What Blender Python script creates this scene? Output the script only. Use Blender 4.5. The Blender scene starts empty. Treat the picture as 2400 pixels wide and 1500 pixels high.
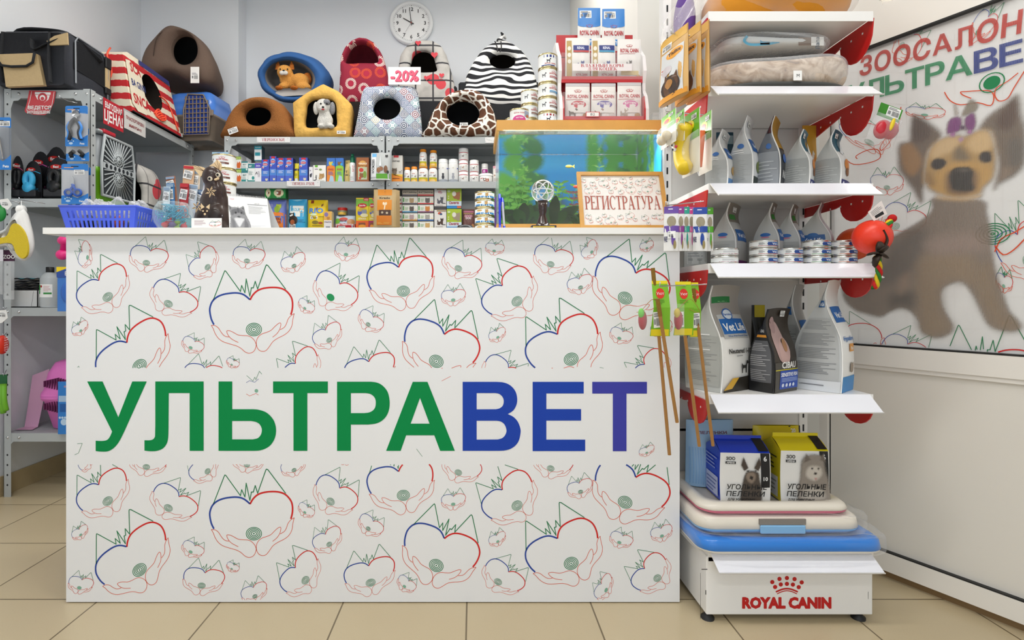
import bpy, math, random
import numpy as np
from mathutils import Vector, Matrix
from mathutils.geometry import tessellate_polygon
S = bpy.context.scene
COL = S.collection
PI = math.pi
# camera, world, light, exposure
F, U0, V0, H = 1240.0,1110.0,700.0,0.99
cd = bpy.data.cameras.new('camera')
cd.sensor_width = 36.0; cd.lens = F / 2400 * 36; cd.shift_x = 90 / 2400; cd.shift_y = -50 / 2400; cd.clip_start = 0.02
cam = bpy.data.objects.new('camera', cd); COL.objects.link(cam)
cam.location = (0,0, H); cam.rotation_euler = (PI / 2,0,0); S.camera = cam
w = bpy.data.worlds.new('daylight'); S.world = w; w.use_nodes = True
w.node_tree.nodes['Background'].inputs[0].default_value = (0.84,0.92,1.0,1)
w.node_tree.nodes['Background'].inputs[1].default_value = 0.5
vs = S.view_settings
vs.view_transform = 'Standard'; vs.look = 'None'; vs.gamma = 1.0; vs.use_curve_mapping = False; vs.exposure = 0.23
def area_light(name, loc, size, power, col=(1,1,1), rot=(0,0,0)):
    l = bpy.data.lights.new(name, 'AREA'); l.shape = 'RECTANGLE'; l.size, l.size_y = size; l.energy = power; l.color = col
    o = bpy.data.objects.new(name, l); COL.objects.link(o); o.location = loc; o.rotation_euler = rot
    return o
LAMPS = [(-1.0,0.7,11),(0.55,0.7,11),(-1.0,2.55,7.5),(0.3,2.75,6),(-0.2,-1.2,11)]
for lx, ly, lp in LAMPS:
    area_light('ceiling_lamp_light',(lx, ly,3.135),(1.15,0.26), lp,(0.985,0.99,1.0))
area_light('front_fill_light',(-0.6,-2.6,1.6),(4.2,2.2),27,(0.88,0.94,1.0),(PI / 2,0,0))  # cool fill light added at the open front; no window is built there
# helpers
def at(u, v, Y):
    return Vector(((u - U0) / F * Y, Y, H - (v - V0) / F * Y))
def X_(u, Y): return (u - U0) / F * Y
def Z_(v, Y): return H - (v - V0) / F * Y
def lin(h):
    h = h.lstrip('#'); r = []
    for i in (0,2,4):
        c = int(h[i:i + 2],16) / 255
        r.append(c / 12.92 if c <= 0.04045 else ((c + 0.055) / 1.055) ** 2.4)
    return (*r,1.0)
MATS = {}
def M(h, rough=0.5, metal=0.0, trans=0.0, alpha=1.0, noise=0.0, nscale=40, bump=0.0, coat=0.0, emit=0.0, ior=1.45, spec=0.5):
    key = (h, rough, metal, trans, alpha, noise, nscale, bump, coat, emit, ior, spec)
    if key in MATS: return MATS[key]
    m = bpy.data.materials.new('paint_' + h.strip('#')); m.use_nodes = True
    nt = m.node_tree; b = nt.nodes['Principled BSDF']
    c = lin(h)
    b.inputs['Base Color'].default_value = c; b.inputs['Roughness'].default_value = rough; b.inputs['Metallic'].default_value = metal
    b.inputs['Transmission Weight'].default_value = trans; b.inputs['Alpha'].default_value = alpha; b.inputs['IOR'].default_value = ior
    b.inputs['Coat Weight'].default_value = coat; b.inputs['Specular IOR Level'].default_value = spec
    if emit: b.inputs['Emission Color'].default_value = c; b.inputs['Emission Strength'].default_value = emit
    if noise or bump:
        tc = nt.nodes.new('ShaderNodeTexCoord'); n = nt.nodes.new('ShaderNodeTexNoise')
        n.inputs['Scale'].default_value = nscale; n.inputs['Detail'].default_value = 4
        nt.links.new(tc.outputs['Object'], n.inputs['Vector'])
        if noise:
            mx = nt.nodes.new('ShaderNodeMix'); mx.data_type = 'RGBA'
            mx.inputs[6].default_value = tuple(x * (1 - noise) for x in c[:3]) + (1,)
            mx.inputs[7].default_value = tuple(min(1, x * (1 + noise)) for x in c[:3]) + (1,)
            nt.links.new(n.outputs['Fac'], mx.inputs[0]); nt.links.new(mx.outputs[2], b.inputs['Base Color'])
        if bump:
            bp = nt.nodes.new('ShaderNodeBump'); bp.inputs['Strength'].default_value = bump; bp.inputs['Distance'].default_value = 0.01
            nt.links.new(n.outputs['Fac'], bp.inputs['Height']); nt.links.new(bp.outputs[0], b.inputs['Normal'])
    MATS[key] = m
    return m
def film(h='f4f6f8', op=0.12, rough=0.15):
    """clear plastic film: mostly see-through with sharp glints"""
    key = ('film', h, op, rough)
    if key in MATS: return MATS[key]
    m = bpy.data.materials.new('clear_film'); m.use_nodes = True; nt = m.node_tree
    b = nt.nodes['Principled BSDF']; b.inputs['Base Color'].default_value = lin(h); b.inputs['Roughness'].default_value = rough
    t = nt.nodes.new('ShaderNodeBsdfTransparent'); mx = nt.nodes.new('ShaderNodeMixShader')
    fr = nt.nodes.new('ShaderNodeLayerWeight'); fr.inputs[0].default_value = 0.25
    ma = nt.nodes.new('ShaderNodeMath'); ma.operation = 'MULTIPLY_ADD'; ma.inputs[1].default_value = 0.5; ma.inputs[2].default_value = op; ma.use_clamp = True
    tc = nt.nodes.new('ShaderNodeTexCoord'); n = nt.nodes.new('ShaderNodeTexNoise'); n.inputs['Scale'].default_value = 28; n.inputs['Detail'].default_value = 3
    bp = nt.nodes.new('ShaderNodeBump'); bp.inputs['Strength'].default_value = 0.6; bp.inputs['Distance'].default_value = 0.01
    L = nt.links.new
    L(tc.outputs['Object'], n.inputs['Vector']); L(n.outputs['Fac'], bp.inputs['Height']); L(bp.outputs[0], b.inputs['Normal'])
    L(fr.outputs['Facing'], ma.inputs[0]); L(ma.outputs[0], mx.inputs[0]); L(t.outputs[0], mx.inputs[1]); L(b.outputs[0], mx.inputs[2])
    L(mx.outputs[0], nt.nodes['Material Output'].inputs[0])
    MATS[key] = m
    return m
class NT:
    """small node builder for patterned materials"""
    def __init__(s, name, rough=0.8):
        s.m = bpy.data.materials.new(name); s.m.use_nodes = True; s.t = s.m.node_tree; s.b = s.t.nodes['Principled BSDF']
        s.b.inputs['Roughness'].default_value = rough
        s.co = s.t.nodes.new('ShaderNodeTexCoord').outputs['Object']
    def n(s, typ, ins=(), **kw):
        nd = s.t.nodes.new('ShaderNode' + typ)
        for k, v in kw.items(): setattr(nd, k, v)
        for k, v in (ins.items() if isinstance(ins, dict) else enumerate(ins)):
            if v is None: continue
            if isinstance(v, bpy.types.NodeSocket): s.t.links.new(v, nd.inputs[k])
            else: nd.inputs[k].default_value = v
        return nd
    def math(s, op, a, b=0.0): return s.n('Math',(a, b), operation=op).outputs[0]
    def mix(s, f, a, b): return s.n('Mix', {0: f,6: a,7: b}, data_type='RGBA').outputs[2]
    def scale(s, sx, sy, sz, rz=0.0, ry=0.0): return s.n('Mapping', {0: s.co,2: (0, ry, rz),3: (sx, sy, sz)}).outputs[0]
    def step(s, x, lo, hi): return s.n('MapRange', {0: x,1: lo,2: hi}).outputs[0]
    def col(s, c): s.t.links.new(c, s.b.inputs['Base Color']); return s.m
    def bump(s, h, st=0.3, d=0.01):
        b = s.n('Bump', {'Strength': st, 'Distance': d, 'Height': h}); s.t.links.new(b.outputs[0], s.b.inputs['Normal'])
def rgb(h): return lin(h)
class MB:
    """collects faces of several materials and links them as ONE mesh object"""
    def __init__(s, T=None): s.v = []; s.f = []; s.k = []; s.m = []; s.T = T or Matrix.Identity(4); s.sm = []; s.c = {}
    def mi(s, m):
        if isinstance(m, str): m = M(m)
        if m not in s.m: s.m.append(m)
        return s.m.index(m)
    def add(s, vs, fs, m, smooth=False):
        o = len(s.v); s.v.extend(s.T @ Vector(p) for p in vs)
        for i, f in enumerate(fs):
            s.f.append(tuple(o + j for j in f)); s.k.append(s.mi(m[i] if isinstance(m, list) else m)); s.sm.append(smooth)
    def poly(s, pts, m): s.add(pts,[tuple(range(len(pts)))], m)
    def box(s, a, b, m, bev=0.0, fm=None):
        (x0, y0, z0),(x1, y1, z1) = a, b
        if bev > 0:
            B = bev; xs = (x0, x1); ys = (y0, y1); zs = (z0, z1); vs = []; idx = {}
            for i in (0,1):
                for j in (0,1):
                    for k in (0,1):
                        p = (xs[i], ys[j], zs[k]); d = [B if q == 0 else -B for q in (i, j, k)]
                        for ax in range(3):
                            idx[i, j, k, ax] = len(vs)
                            vs.append(tuple(p[t] + (0 if t == ax else d[t]) for t in range(3)))
            fs = []
            for ax in range(3):
                o1, o2 = [t for t in range(3) if t != ax]
                for sgn in (0,1):
                    q = []
                    for c1, c2 in ((0,0),(1,0),(1,1),(0,1)):
                        c = [0,0,0]; c[ax] = sgn; c[o1] = c1; c[o2] = c2; q.append(idx[c[0], c[1], c[2], ax])
                    fs.append(tuple(q))
            for ax in range(3):
                o1, o2 = [t for t in range(3) if t != ax]
                for c1 in (0,1):
                    for c2 in (0,1):
                        c = [0,0,0]; c[o1] = c1; c[o2] = c2; d = list(c); d[ax] = 1
                        fs.append((idx[c[0], c[1], c[2], o1], idx[d[0], d[1], d[2], o1], idx[d[0], d[1], d[2], o2], idx[c[0], c[1], c[2], o2]))
            for i in (0,1):
                for j in (0,1):
                    for k in (0,1): fs.append(tuple(idx[i, j, k, a_] for a_ in range(3)))
            s.add(vs, fs, m); return
        vs = [(x0, y0, z0),(x1, y0, z0),(x1, y1, z0),(x0, y1, z0),(x0, y0, z1),(x1, y0, z1),(x1, y1, z1),(x0, y1, z1)]
        fs = [(0,1,5,4),(1,2,6,5),(2,3,7,6),(3,0,4,7),(4,5,6,7),(3,2,1,0)]  # front right back left top bottom
        s.add(vs, fs,[fm.get(i, m) for i in range(6)] if fm else m)
    def grid(s, f, nu, nv, m, smooth=True, paint=None, closed_u=False):
        """f(u,v) with u,v in 0..1; paint(u,v) picks a material per cell"""
        vs = [f(i / nu, j / nv) for j in range(nv + 1) for i in range(nu + 1 if not closed_u else nu)]
        n = nu if closed_u else nu + 1; fs = []; mm = []
        for j in range(nv):
            for i in range(nu):
                a, b = j * n + i, j * n + (i + 1) % n
                fs.append((a, b, b + n, a + n)); mm.append(paint((i + .5) / nu,(j + .5) / nv) if paint else m)
        s.add(vs, fs, mm, smooth)
    def lathe(s, prof, m, n=24, c=(0,0,0), smooth=True, ax=2, cap=True):
        """prof [(r,z[,mat])]: the material of a point paints the band above it"""
        vs = []; fs = []; mm = []
        for p in prof:
            for i in range(n):
                a = 2 * PI * i / n; q = (p[0] * math.cos(a), p[0] * math.sin(a), p[1])
                if ax == 1: q = (q[0], q[2], q[1])
                if ax == 0: q = (q[2], q[0], q[1])
                vs.append((c[0] + q[0], c[1] + q[1], c[2] + q[2]))
        for j in range(len(prof) - 1):
            for i in range(n):
                fs.append((j * n + i, j * n + (i + 1) % n,(j + 1) * n + (i + 1) % n,(j + 1) * n + i)); mm.append(prof[j][2] if len(prof[j]) > 2 else m)
        for j in (0, len(prof) - 1) if cap else ():
            if prof[j][0] > 1e-5: fs.append(tuple(j * n + i for i in range(n))); mm.append(prof[j][2] if len(prof[j]) > 2 else m)
        s.add(vs, fs, mm, smooth)
    def tube(s, pts, r, m, n=8, closed=False, smooth=True, flat=1.0):
        pts = [Vector(p) for p in pts]; N = len(pts); rs = r if isinstance(r,(list, tuple)) else [r] * N; vs = []; up = None
        for i, p in enumerate(pts):
            if closed: t = pts[(i + 1) % N] - pts[i - 1]
            else: t = pts[min(i + 1, N - 1)] - pts[max(i - 1,0)]
            t = t.normalized() if t.length > 1e-9 else Vector((0,0,1))
            if up is None: up = Vector((0,0,1)) if abs(t.z) < .9 else Vector((1,0,0))
            a = t.cross(up); a = a.normalized() if a.length > 1e-6 else t.orthogonal().normalized(); b = a.cross(t); up = b
            for k in range(n):
                th = 2 * PI * k / n; vs.append(p + a * (rs[i] * math.cos(th)) + b * (rs[i] * flat * math.sin(th)))
        fs = []
        for i in range(N if closed else N - 1):
            for k in range(n): fs.append((i * n + k, i * n + (k + 1) % n,((i + 1) % N) * n + (k + 1) % n,((i + 1) % N) * n + k))
        if not closed: fs += [tuple(range(n)), tuple((N - 1) * n + k for k in range(n))]
        s.add(vs, fs, m, smooth)
    def ball(s, c, r, m, n=20, k=12, smooth=True):
        rx, ry, rz = r if isinstance(r,(tuple, list)) else (r, r, r)
        def f(u, v):
            a = 2 * PI * u; b = PI * (v - .5); return (c[0] + rx * math.cos(a) * math.cos(b), c[1] + ry * math.sin(a) * math.cos(b), c[2] + rz * math.sin(b))
        s.grid(f, n, k, m, smooth, closed_u=True)
    def prism(s, pts, f, d0, d1, m, mside=None):
        """flat outline pts [(a,b)] extruded between depths d0,d1; f(a,b,d)->point"""
        n = len(pts); tri = tessellate_polygon([[Vector((a, b,0)) for a, b in pts]])
        s.add([f(a, b, d0) for a, b in pts], tri, m); s.add([f(a, b, d1) for a, b in pts], tri, m)
        s.add([f(a, b, d) for d in (d0, d1) for a, b in pts],[(i,(i + 1) % n, n + (i + 1) % n, n + i) for i in range(n)], mside or m)
    def loft(s, rings, m, smooth=True, cap=True, paint=None):
        n = len(rings[0]); vs = [p for r in rings for p in r]; fs = []; mm = []
        for j in range(len(rings) - 1):
            for i in range(n):
                fs.append((j * n + i, j * n + (i + 1) % n,(j + 1) * n + (i + 1) % n,(j + 1) * n + i)); mm.append(paint(i, j) if paint else m)
        if cap:
            for j in (0, len(rings) - 1): fs.append(tuple(j * n + i for i in range(n))); mm.append(paint(0, j) if paint else m)
        s.add(vs, fs, mm, smooth)
    def build(s, name, parent=None, loc=(0,0,0), rot=(0,0,0), label=None, cat=None, group=None, kind=None, sub=0):
        me = bpy.data.meshes.new(name); me.from_pydata([tuple(p) for p in s.v],[], s.f)
        for m in s.m: me.materials.append(m)
        me.polygons.foreach_set('material_index', s.k); me.polygons.foreach_set('use_smooth', s.sm); me.update()
        if s.c:
            at_ = me.color_attributes.new('ink','FLOAT_COLOR','POINT')
            for i, c in s.c.items(): at_.data[i].color = c
        o = bpy.data.objects.new(name, me); COL.objects.link(o)
        if parent is not None: o.parent = parent
        o.location = loc; o.rotation_euler = rot
        if sub: md = o.modifiers.new('soft','SUBSURF'); md.levels = sub; md.render_levels = sub
        return tag(o, label, cat, group, kind)
def tag(o, label=None, cat=None, group=None, kind=None):
    if label: o['label'] = label
    if cat: o['category'] = cat
    if group: o['group'] = group
    if kind: o['kind'] = kind
    return o
def thing(name, label, cat, loc=(0,0,0), rz=0.0, group=None, rot=None):
    o = bpy.data.objects.new(name, None); COL.objects.link(o); o.empty_display_size = 0.05
    o.location = loc; o.rotation_euler = rot or (0,0, rz)
    return tag(o, label, cat, group)
def TL(t): return Matrix.Translation(-1 * t.location)
GL = {}
def glyphs(txt, bold):
    bold = min(bold,.03)
    if (txt, bold) not in GL:
        c = bpy.data.curves.new('type','FONT'); c.body = txt; c.offset = bold; c.resolution_u = 2
        o = bpy.data.objects.new('type', c); me = o.to_mesh()
        GL[txt, bold] = ([v.co.to_2d() for v in me.vertices],[tuple(p.vertices) for p in me.polygons])
        o.to_mesh_clear(); bpy.data.objects.remove(o); bpy.data.curves.remove(c)
    return GL[txt, bold]
class Pr:
    """prints flat marks on a surface of a mesh: f(a,b,k)->point, k lifts a layer"""
    def __init__(s, mb, f): s.mb = mb; s.f = f; s.k = 1
    def up(s, k=None): s.k = s.k + 1 if k is None else k; return s
    def rect(s, a0, b0, a1, b1, m, n=1, nb=1):
        s.mb.grid(lambda u, v: s.f(a0 + (a1 - a0) * u, b0 + (b1 - b0) * v, s.k), n, nb, m, n > 1)
    def poly(s, pts, m, holes=()):
        loops = [[Vector((a, b,0)) for a, b in pts]] + [[Vector((a, b,0)) for a, b in h] for h in holes]
        tri = tessellate_polygon(loops); s.mb.add([s.f(p.x, p.y, s.k) for l in loops for p in l], tri, m)
    def disc(s, a, b, ra, m, rb=None, n=20):
        rb = rb or ra; s.mb.add([s.f(a + ra * math.cos(2 * PI * i / n), b + rb * math.sin(2 * PI * i / n), s.k) for i in range(n)],[tuple(range(n))], m)
    def line(s, pts, wd, m, closed=False):
        n = len(pts)
        if n < 2: return
        for i in range(1, n - 1):
            ax, ay, bx, by = pts[i][0] - pts[i - 1][0], pts[i][1] - pts[i - 1][1], pts[i + 1][0] - pts[i][0], pts[i + 1][1] - pts[i][1]
            if not closed and ax * bx + ay * by < 0: s.line(pts[:i + 1], wd, m); s.k += .08; s.disc(pts[i][0], pts[i][1], wd / 2, m, n=8); s.k += .08; s.line(pts[i:], wd, m); s.k -= .16; return
        vs = []
        for i in range(n):
            p = pts[i]; q0 = pts[i - 1] if (i or closed) else pts[0]; q1 = pts[(i + 1) % n] if (i < n - 1 or closed) else pts[-1]
            dx, dy = q1[0] - q0[0], q1[1] - q0[1]; L = math.hypot(dx, dy) or 1; nx, ny = -dy / L * wd / 2, dx / L * wd / 2
            e0 = (p[0] - q0[0], p[1] - q0[1]); e1 = (q1[0] - p[0], q1[1] - p[1]); l0 = math.hypot(*e0); l1 = math.hypot(*e1)
            if l0 > 0 and l1 > 0:
                cs = max(-1, min(1,(e0[0] * e1[0] + e0[1] * e1[1]) / l0 / l1)); h = max(.45, math.sqrt((1 + cs) / 2)); nx /= h; ny /= h
            vs += [s.f(p[0] + nx, p[1] + ny, s.k), s.f(p[0] - nx, p[1] - ny, s.k)]
        fs = [(2 * i,2 * i + 1,(2 * i + 3) % (2 * n),(2 * i + 2) % (2 * n)) for i in range(n if closed else n - 1)]
        s.mb.add(vs, fs, m)
    def text(s, txt, a, b, h, m, wd=None, al='c', bold=0.0, rot=0.0, sh=0.0, heavy=0.0):
        """cap height h, baseline b; al l/c/r about a; wd fits the width"""
        vs, fs = glyphs(txt, bold)
        if not vs: return
        x0 = min(p[0] for p in vs); x1 = max(p[0] for p in vs); k = h / 0.728; kx = wd / (x1 - x0) if wd else k
        off = {'l': x0,'c': (x0 + x1) / 2,'r': x1}[al]; c, sn = math.cos(rot), math.sin(rot); out = []
        for p in vs:
            x = (p[0] - off) * kx + sh * p[1] * k; y = p[1] * k; out.append(s.f(a + x * c - y * sn, b + x * sn + y * c, s.k))
        s.mb.add(out, fs, m)
        if heavy:
            k0 = s.k
            for i in range(8): s.k += .12; s.text(txt, a + heavy * h * math.cos(i * PI / 4), b + heavy * h * math.sin(i * PI / 4), h, m, wd, al, bold, rot, sh)
            s.k = k0
    def lines(s, a0, b0, a1, b1, n, m, fill=0.45, seed=1):
        """n thin bars standing for a block of tiny type"""
        r = random.Random(seed); st = (b1 - b0) / n
        for i in range(n):
            s.rect(a0, b0 + st * i, a0 + (a1 - a0) * r.uniform(.6,1), b0 + st * (i + fill), m,6)
def plane(O, ex, ey, eps=0.0004):
    O, ex, ey = Vector(O), Vector(ex), Vector(ey); n = ex.cross(ey).normalized()
    return lambda a, b, k: O + ex * a + ey * b + n * (k * eps)
def front(y, eps=0.0004): return lambda a, b, k: Vector((a, y - k * eps, b))
def cyl(r, c=(0,0,0), eps=0.0005):
    """a = arc length from the side facing -y, b = height"""
    return lambda a, b, k: Vector((c[0] + (r + k * eps) * math.sin(a / r), c[1] - (r + k * eps) * math.cos(a / r), c[2] + b))
def smoothc(pts, n=4, closed=False):
    """Catmull-Rom through 2-D or 3-D points"""
    P = [Vector(p) for p in pts]; N = len(P); out = []
    for i in range(N if closed else N - 1):
        p0 = P[i - 1] if (i or closed) else P[0]; p1 = P[i]; p2 = P[(i + 1) % N]; p3 = P[(i + 2) % N] if (closed or i + 2 < N) else P[-1]
        for j in range(n):
            t = j / n; out.append(tuple(.5 * ((2 * p1) + (p2 - p0) * t + (2 * p0 - 5 * p1 + 4 * p2 - p3) * t * t + (3 * p1 - p0 - 3 * p2 + p3) * t ** 3)))
    if not closed: out.append(tuple(P[-1]))
    return out
def barcode(pr, a, b, wd, ht, rot=0):
    """white price sticker with bars"""
    c, s_ = math.cos(rot), math.sin(rot); g = pr.f
    q = Pr(pr.mb, lambda x, y, k: g(a + x * c - y * s_, b + x * s_ + y * c, k)); q.k = pr.k
    q.rect(-wd / 2,-ht / 2, wd / 2, ht / 2, WHITE); q.up(); r = random.Random(int(a * 999) + 3)
    x = -wd * .1
    while x < wd * .42:
        t = r.uniform(.01,.035) * wd; q.rect(x,-ht * .38, x + t, ht * .1, INK); x += t * r.uniform(1.6,2.6)
    q.rect(-wd * .42, ht * .2, wd * .4, ht * .28, GREY); q.rect(-wd * .42, ht * .34, wd * .2, ht * .41, GREY); q.rect(-wd * .42,-ht * .3,-wd * .2, ht * .05, GREY)
WHITE = M('f2f2f0'); INK = M('1c1c1e'); GREY = M('8a8a8c'); RED = M('c8161d'); BLUE = M('1f4fa8')
def crown(pr, a, b, wd, m, k=0):
    """dotted crown over a word"""
    r = wd * .062
    for i in range(5):
        t = -1 + i * .5; pr.disc(a + t * wd * .45, b + wd * (.42 - .13 * t * t), r, m, n=10)
    for i in range(5 if k == 0 else 3):
        t = -1 + i * (.5 if k == 0 else 1); pr.disc(a + t * wd * .36, b + wd * (.25 - .1 * t * t), r, m, n=10)
    pr.line([(a - wd * .33 + wd * .66 * i / 8, b + wd * (.06 + .08 * math.sin(PI * i / 8))) for i in range(9)], wd * .05, m)
    pr.line([(a - wd * .3 + wd * .6 * i / 8, b + wd * (-.01 + .08 * math.sin(PI * i / 8))) for i in range(9)], wd * .03, m)
def ink_mat(rough=.55, stripes=0):
    key = ('ink', rough, stripes)
    if key in MATS: return MATS[key]
    g = NT('printed_picture', rough); a = g.n('VertexColor', layer_name='ink'); g.t.links.new(a.outputs['Color'], g.b.inputs['Base Color']); al = a.outputs['Alpha']
    if stripes:
        d = g.n('VectorMath', {0: g.co,1: stripes}, operation='DOT_PRODUCT').outputs['Value']
        al = g.math('MULTIPLY', al, g.math('ADD', g.math('MULTIPLY', g.math('SINE', d),.09),.83))
    g.t.links.new(al, g.b.inputs['Alpha']); MATS[key] = g.m
    return g.m
def picture(pr, patches, n=40, soft=.03, m=None, fur=0.0, base=None, seed=1):
    """soft-edged printed picture: patches [(outline, colour[, softness])] painted in order"""
    allp = np.array([p for q in patches for p in q[0]], float); lo, hi = allp.min(0), allp.max(0); sz = max(hi - lo)
    lo -= soft * sz; hi += soft * sz; nx = max(4, int(n * (hi[0] - lo[0]) / sz)); ny = max(4, int(n * (hi[1] - lo[1]) / sz))
    gx, gy = np.meshgrid(np.linspace(lo[0], hi[0], nx + 1), np.linspace(lo[1], hi[1], ny + 1)); P = np.stack([gx.ravel(), gy.ravel()],1)
    C = np.zeros((len(P),4)); rs = np.random.RandomState(seed)
    if base: C[:, :3] = lin(base)[:3]; C[:, 3] = 1
    else: C[:, :3] = lin(patches[0][1])[:3]
    jit = rs.normal(0,1,(len(P),2)) * sz * fur
    for q in patches:
        pts = np.array(smoothc(q[0],3, True)) if len(q[0]) > 4 else np.array(q[0], float); sf = (q[2] if len(q) > 2 else soft) * sz
        Q = P + jit; d = np.full(len(P),1e9); ins = np.zeros(len(P), bool)
        for i in range(len(pts)):
            a, b = pts[i - 1], pts[i]; ab = b - a; t = np.clip(((Q - a) @ ab) / max(ab @ ab,1e-12),0,1)
            d = np.minimum(d, np.hypot(*(Q - a - t[:, None] * ab).T))
            cr = (a[1] > Q[:, 1]) != (b[1] > Q[:, 1]); xs = a[0] + (Q[:, 1] - a[1]) / (ab[1] if abs(ab[1]) > 1e-12 else 1e-12) * ab[0]; ins ^= cr & (Q[:, 0] < xs)
        w = np.clip(np.where(ins, d,-d) / (2 * sf) + .5,0,1); w = w * w * (3 - 2 * w); c = np.array(lin(q[1])[:3]) * (1 + rs.normal(0,1, len(P))[:, None] * fur * 4)
        C[:, :3] = C[:, :3] * (1 - w[:, None]) + np.clip(c,0,1) * w[:, None]; C[:, 3] = np.maximum(C[:, 3], w)
    o = len(pr.mb.v); W = nx + 1
    keep = [(j * W + i, j * W + i + 1,(j + 1) * W + i + 1,(j + 1) * W + i) for j in range(ny) for i in range(nx)]
    keep = [f for f in keep if max(C[k,3] for k in f) > .01]; used = sorted({k for f in keep for k in f}); mp = {k: i for i, k in enumerate(used)}
    pr.mb.add([pr.f(P[k,0], P[k,1], pr.k) for k in used],[tuple(mp[k] for k in f) for f in keep], m or ink_mat(), True)
    for i, k in enumerate(used): pr.mb.c[o + i] = tuple(C[k])
def mapt(patches, f):
    return [([f(*p) for p in q[0]],) + tuple(q[1:]) for q in patches]
# logo of the clinic: a heart with cat ears held by two hands, traced once
HM = dict(
    ear=[(190,640),(350,225),(358,213),(372,222),(585,520),(602,430),(650,540),(668,335),(722,590),(745,465),(772,468),(800,370),(835,485),(955,140),(965,130),(985,140),(1245,490)],
    blue=[(200,1005),(160,920),(138,800),(150,720),(185,650),(250,595),(340,560),(430,545),(520,540),(600,553),(660,585),(722,640)],
    red=[(725,645),(760,580),(810,525),(870,490),(960,468),(1060,462),(1150,470),(1230,500),(1290,555),(1330,620),(1345,700),(1340,790),(1320,865)],
    h1=[(160,1015),(190,1065),(215,1130),(260,1200),(330,1255),(430,1290),(530,1320),(600,1360),(650,1405),(710,1430),(770,1410),(805,1360),(815,1300),(790,1240),(740,1190),(690,1172),(620,1168),(550,1158),(500,1130),(440,1100),(390,1097),(392,1130),(420,1180),(470,1225),(555,1270)],
    h2=[(160,1015),(215,1020),(265,1055),(300,1110),(340,1160),(380,1182),(420,1188)],
    h3=[(1370,848),(1350,930),(1335,1030),(1290,1110),(1220,1165),(1130,1210),(1060,1260),(1010,1330),(960,1390),(900,1402),(850,1375),(822,1320),(820,1250),(850,1185),(900,1145),(960,1125),(1030,1095),(1080,1045),(1130,1000),(1165,985),(1175,1010),(1160,1075),(1120,1140),(1055,1195)],
    h4=[(1370,848),(1320,880),(1280,930),(1255,1000),(1225,1050),(1165,1085)])
HC = dict(ear=('1f7a4c',13), blue=('24459a',25), red=('cf1f1c',25), h1=('d8502a',8), h2=('d8502a',8), h3=('d8502a',8), h4=('d8502a',8))
def heart(pr, L, R, B, ok=None, wmin=0.0, solid=False, wk=1.0):
    """L, R ear tips and B where the hands meet, in the surface's own units"""
    Lm, Rm, Bm = Vector((358,213)), Vector((965,130)), Vector((815,1285))
    A = Matrix(((Rm.x - Lm.x, Bm.x - Lm.x),(Rm.y - Lm.y, Bm.y - Lm.y))).inverted()
    L, R, B = Vector(L), Vector(R), Vector(B); W = Matrix(((R.x - L.x, B.x - L.x),(R.y - L.y, B.y - L.y))) @ A
    k = math.sqrt(abs(W.determinant()))
    T = lambda p: tuple(L + W @ (Vector(p) - Lm))
    def put(pts, wd, m):
        run = []
        for p in pts:
            if ok is None or ok(p): run.append(p)
            else: pr.line(run, wd, m); run = []
        pr.line(run, wd, m)
    for key,(c, wd) in HC.items():
        pts = HM[key] if key == 'ear' else smoothc(HM[key],3)
        if key == 'ear' and ok: pts = [tuple(Vector(pts[i]).lerp(Vector(pts[i + 1]), t / 6)) for i in range(len(pts) - 1) for t in range(6)] + [pts[-1]]
        put([T(p) for p in pts], max(wd * k * wk, wmin), M(c))
    C = (782,1080)
    if solid or k * 11 < min(wmin,.0007):
        pts = [T((C[0] + 112 * math.cos(a / 9 * PI), C[1] + 93 * math.sin(a / 9 * PI))) for a in range(18)]
        if ok is None or all(ok(p) for p in pts): pr.poly(pts, M('0e8f52' if solid else '7fae98'))
    else:
        for r in (112,88,63,38):
            put([T((C[0] + r * math.cos(a / 14 * PI), C[1] + r * .83 * math.sin(a / 14 * PI))) for a in range(29)], max(11 * k * wk, min(wmin,.0008)), M('1f7a4c'))
        put([T((C[0] + 6 * math.cos(a / 4 * PI), C[1] + 6 * math.sin(a / 4 * PI))) for a in range(9)],11 * k, M('1f7a4c'))
# the room
def floor_mat():
    g = NT('floor_tiles',0.32); mp = g.n('Mapping', {0: g.co,1: (0.022,-0.142 + 0.4,0)}).outputs[0]
    br = g.n('TexBrick', {'Vector': mp, 'Color1': rgb('c9b999'),'Color2': rgb('c4b494'),'Mortar': rgb('64563f'),'Scale': 1.0,'Mortar Size': 0.0028,'Mortar Smooth': 0.2,'Brick Width': 0.4025,'Row Height': 0.4}, offset=0.0, squash=1.0)
    no = g.n('TexNoise', {'Vector': g.co, 'Scale': 260.0,'Detail': 2.0}).outputs['Fac']
    n2 = g.n('TexNoise', {'Vector': g.co, 'Scale': 5.0,'Detail': 5.0}).outputs['Fac']
    sp = g.step(no,0.66,0.74); c = g.mix(g.math('MULTIPLY', sp,0.35), br.outputs['Color'], rgb('8d7c5f'))
    c = g.mix(g.math('MULTIPLY', n2,0.25), c, rgb('b3a27f'))
    g.bump(g.math('MULTIPLY', br.outputs['Fac'],-1),0.25,0.002)
    return g.col(c)
WALL = M('e2e6eb',0.7, noise=0.02, nscale=3, bump=0.02); WALLW = M('eeece6',0.65, noise=0.02, nscale=3)
def struct(name, mb, kind='structure'): return mb.build(name, kind=kind)
mb = MB(); mb.box((-2.6,-3.2,-0.06),(4.6,4.2,0), floor_mat()); struct('floor', mb)
mb = MB(); mb.box((-2.6,-3.2,3.2),(4.6,4.2,3.28), M('f0f0ee',0.8)); struct('ceiling', mb)
mb = MB(); mb.box((-2.5,-3.2,0),(-2.37,4.1,3.2), WALL); struct('wall_left', mb)
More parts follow.
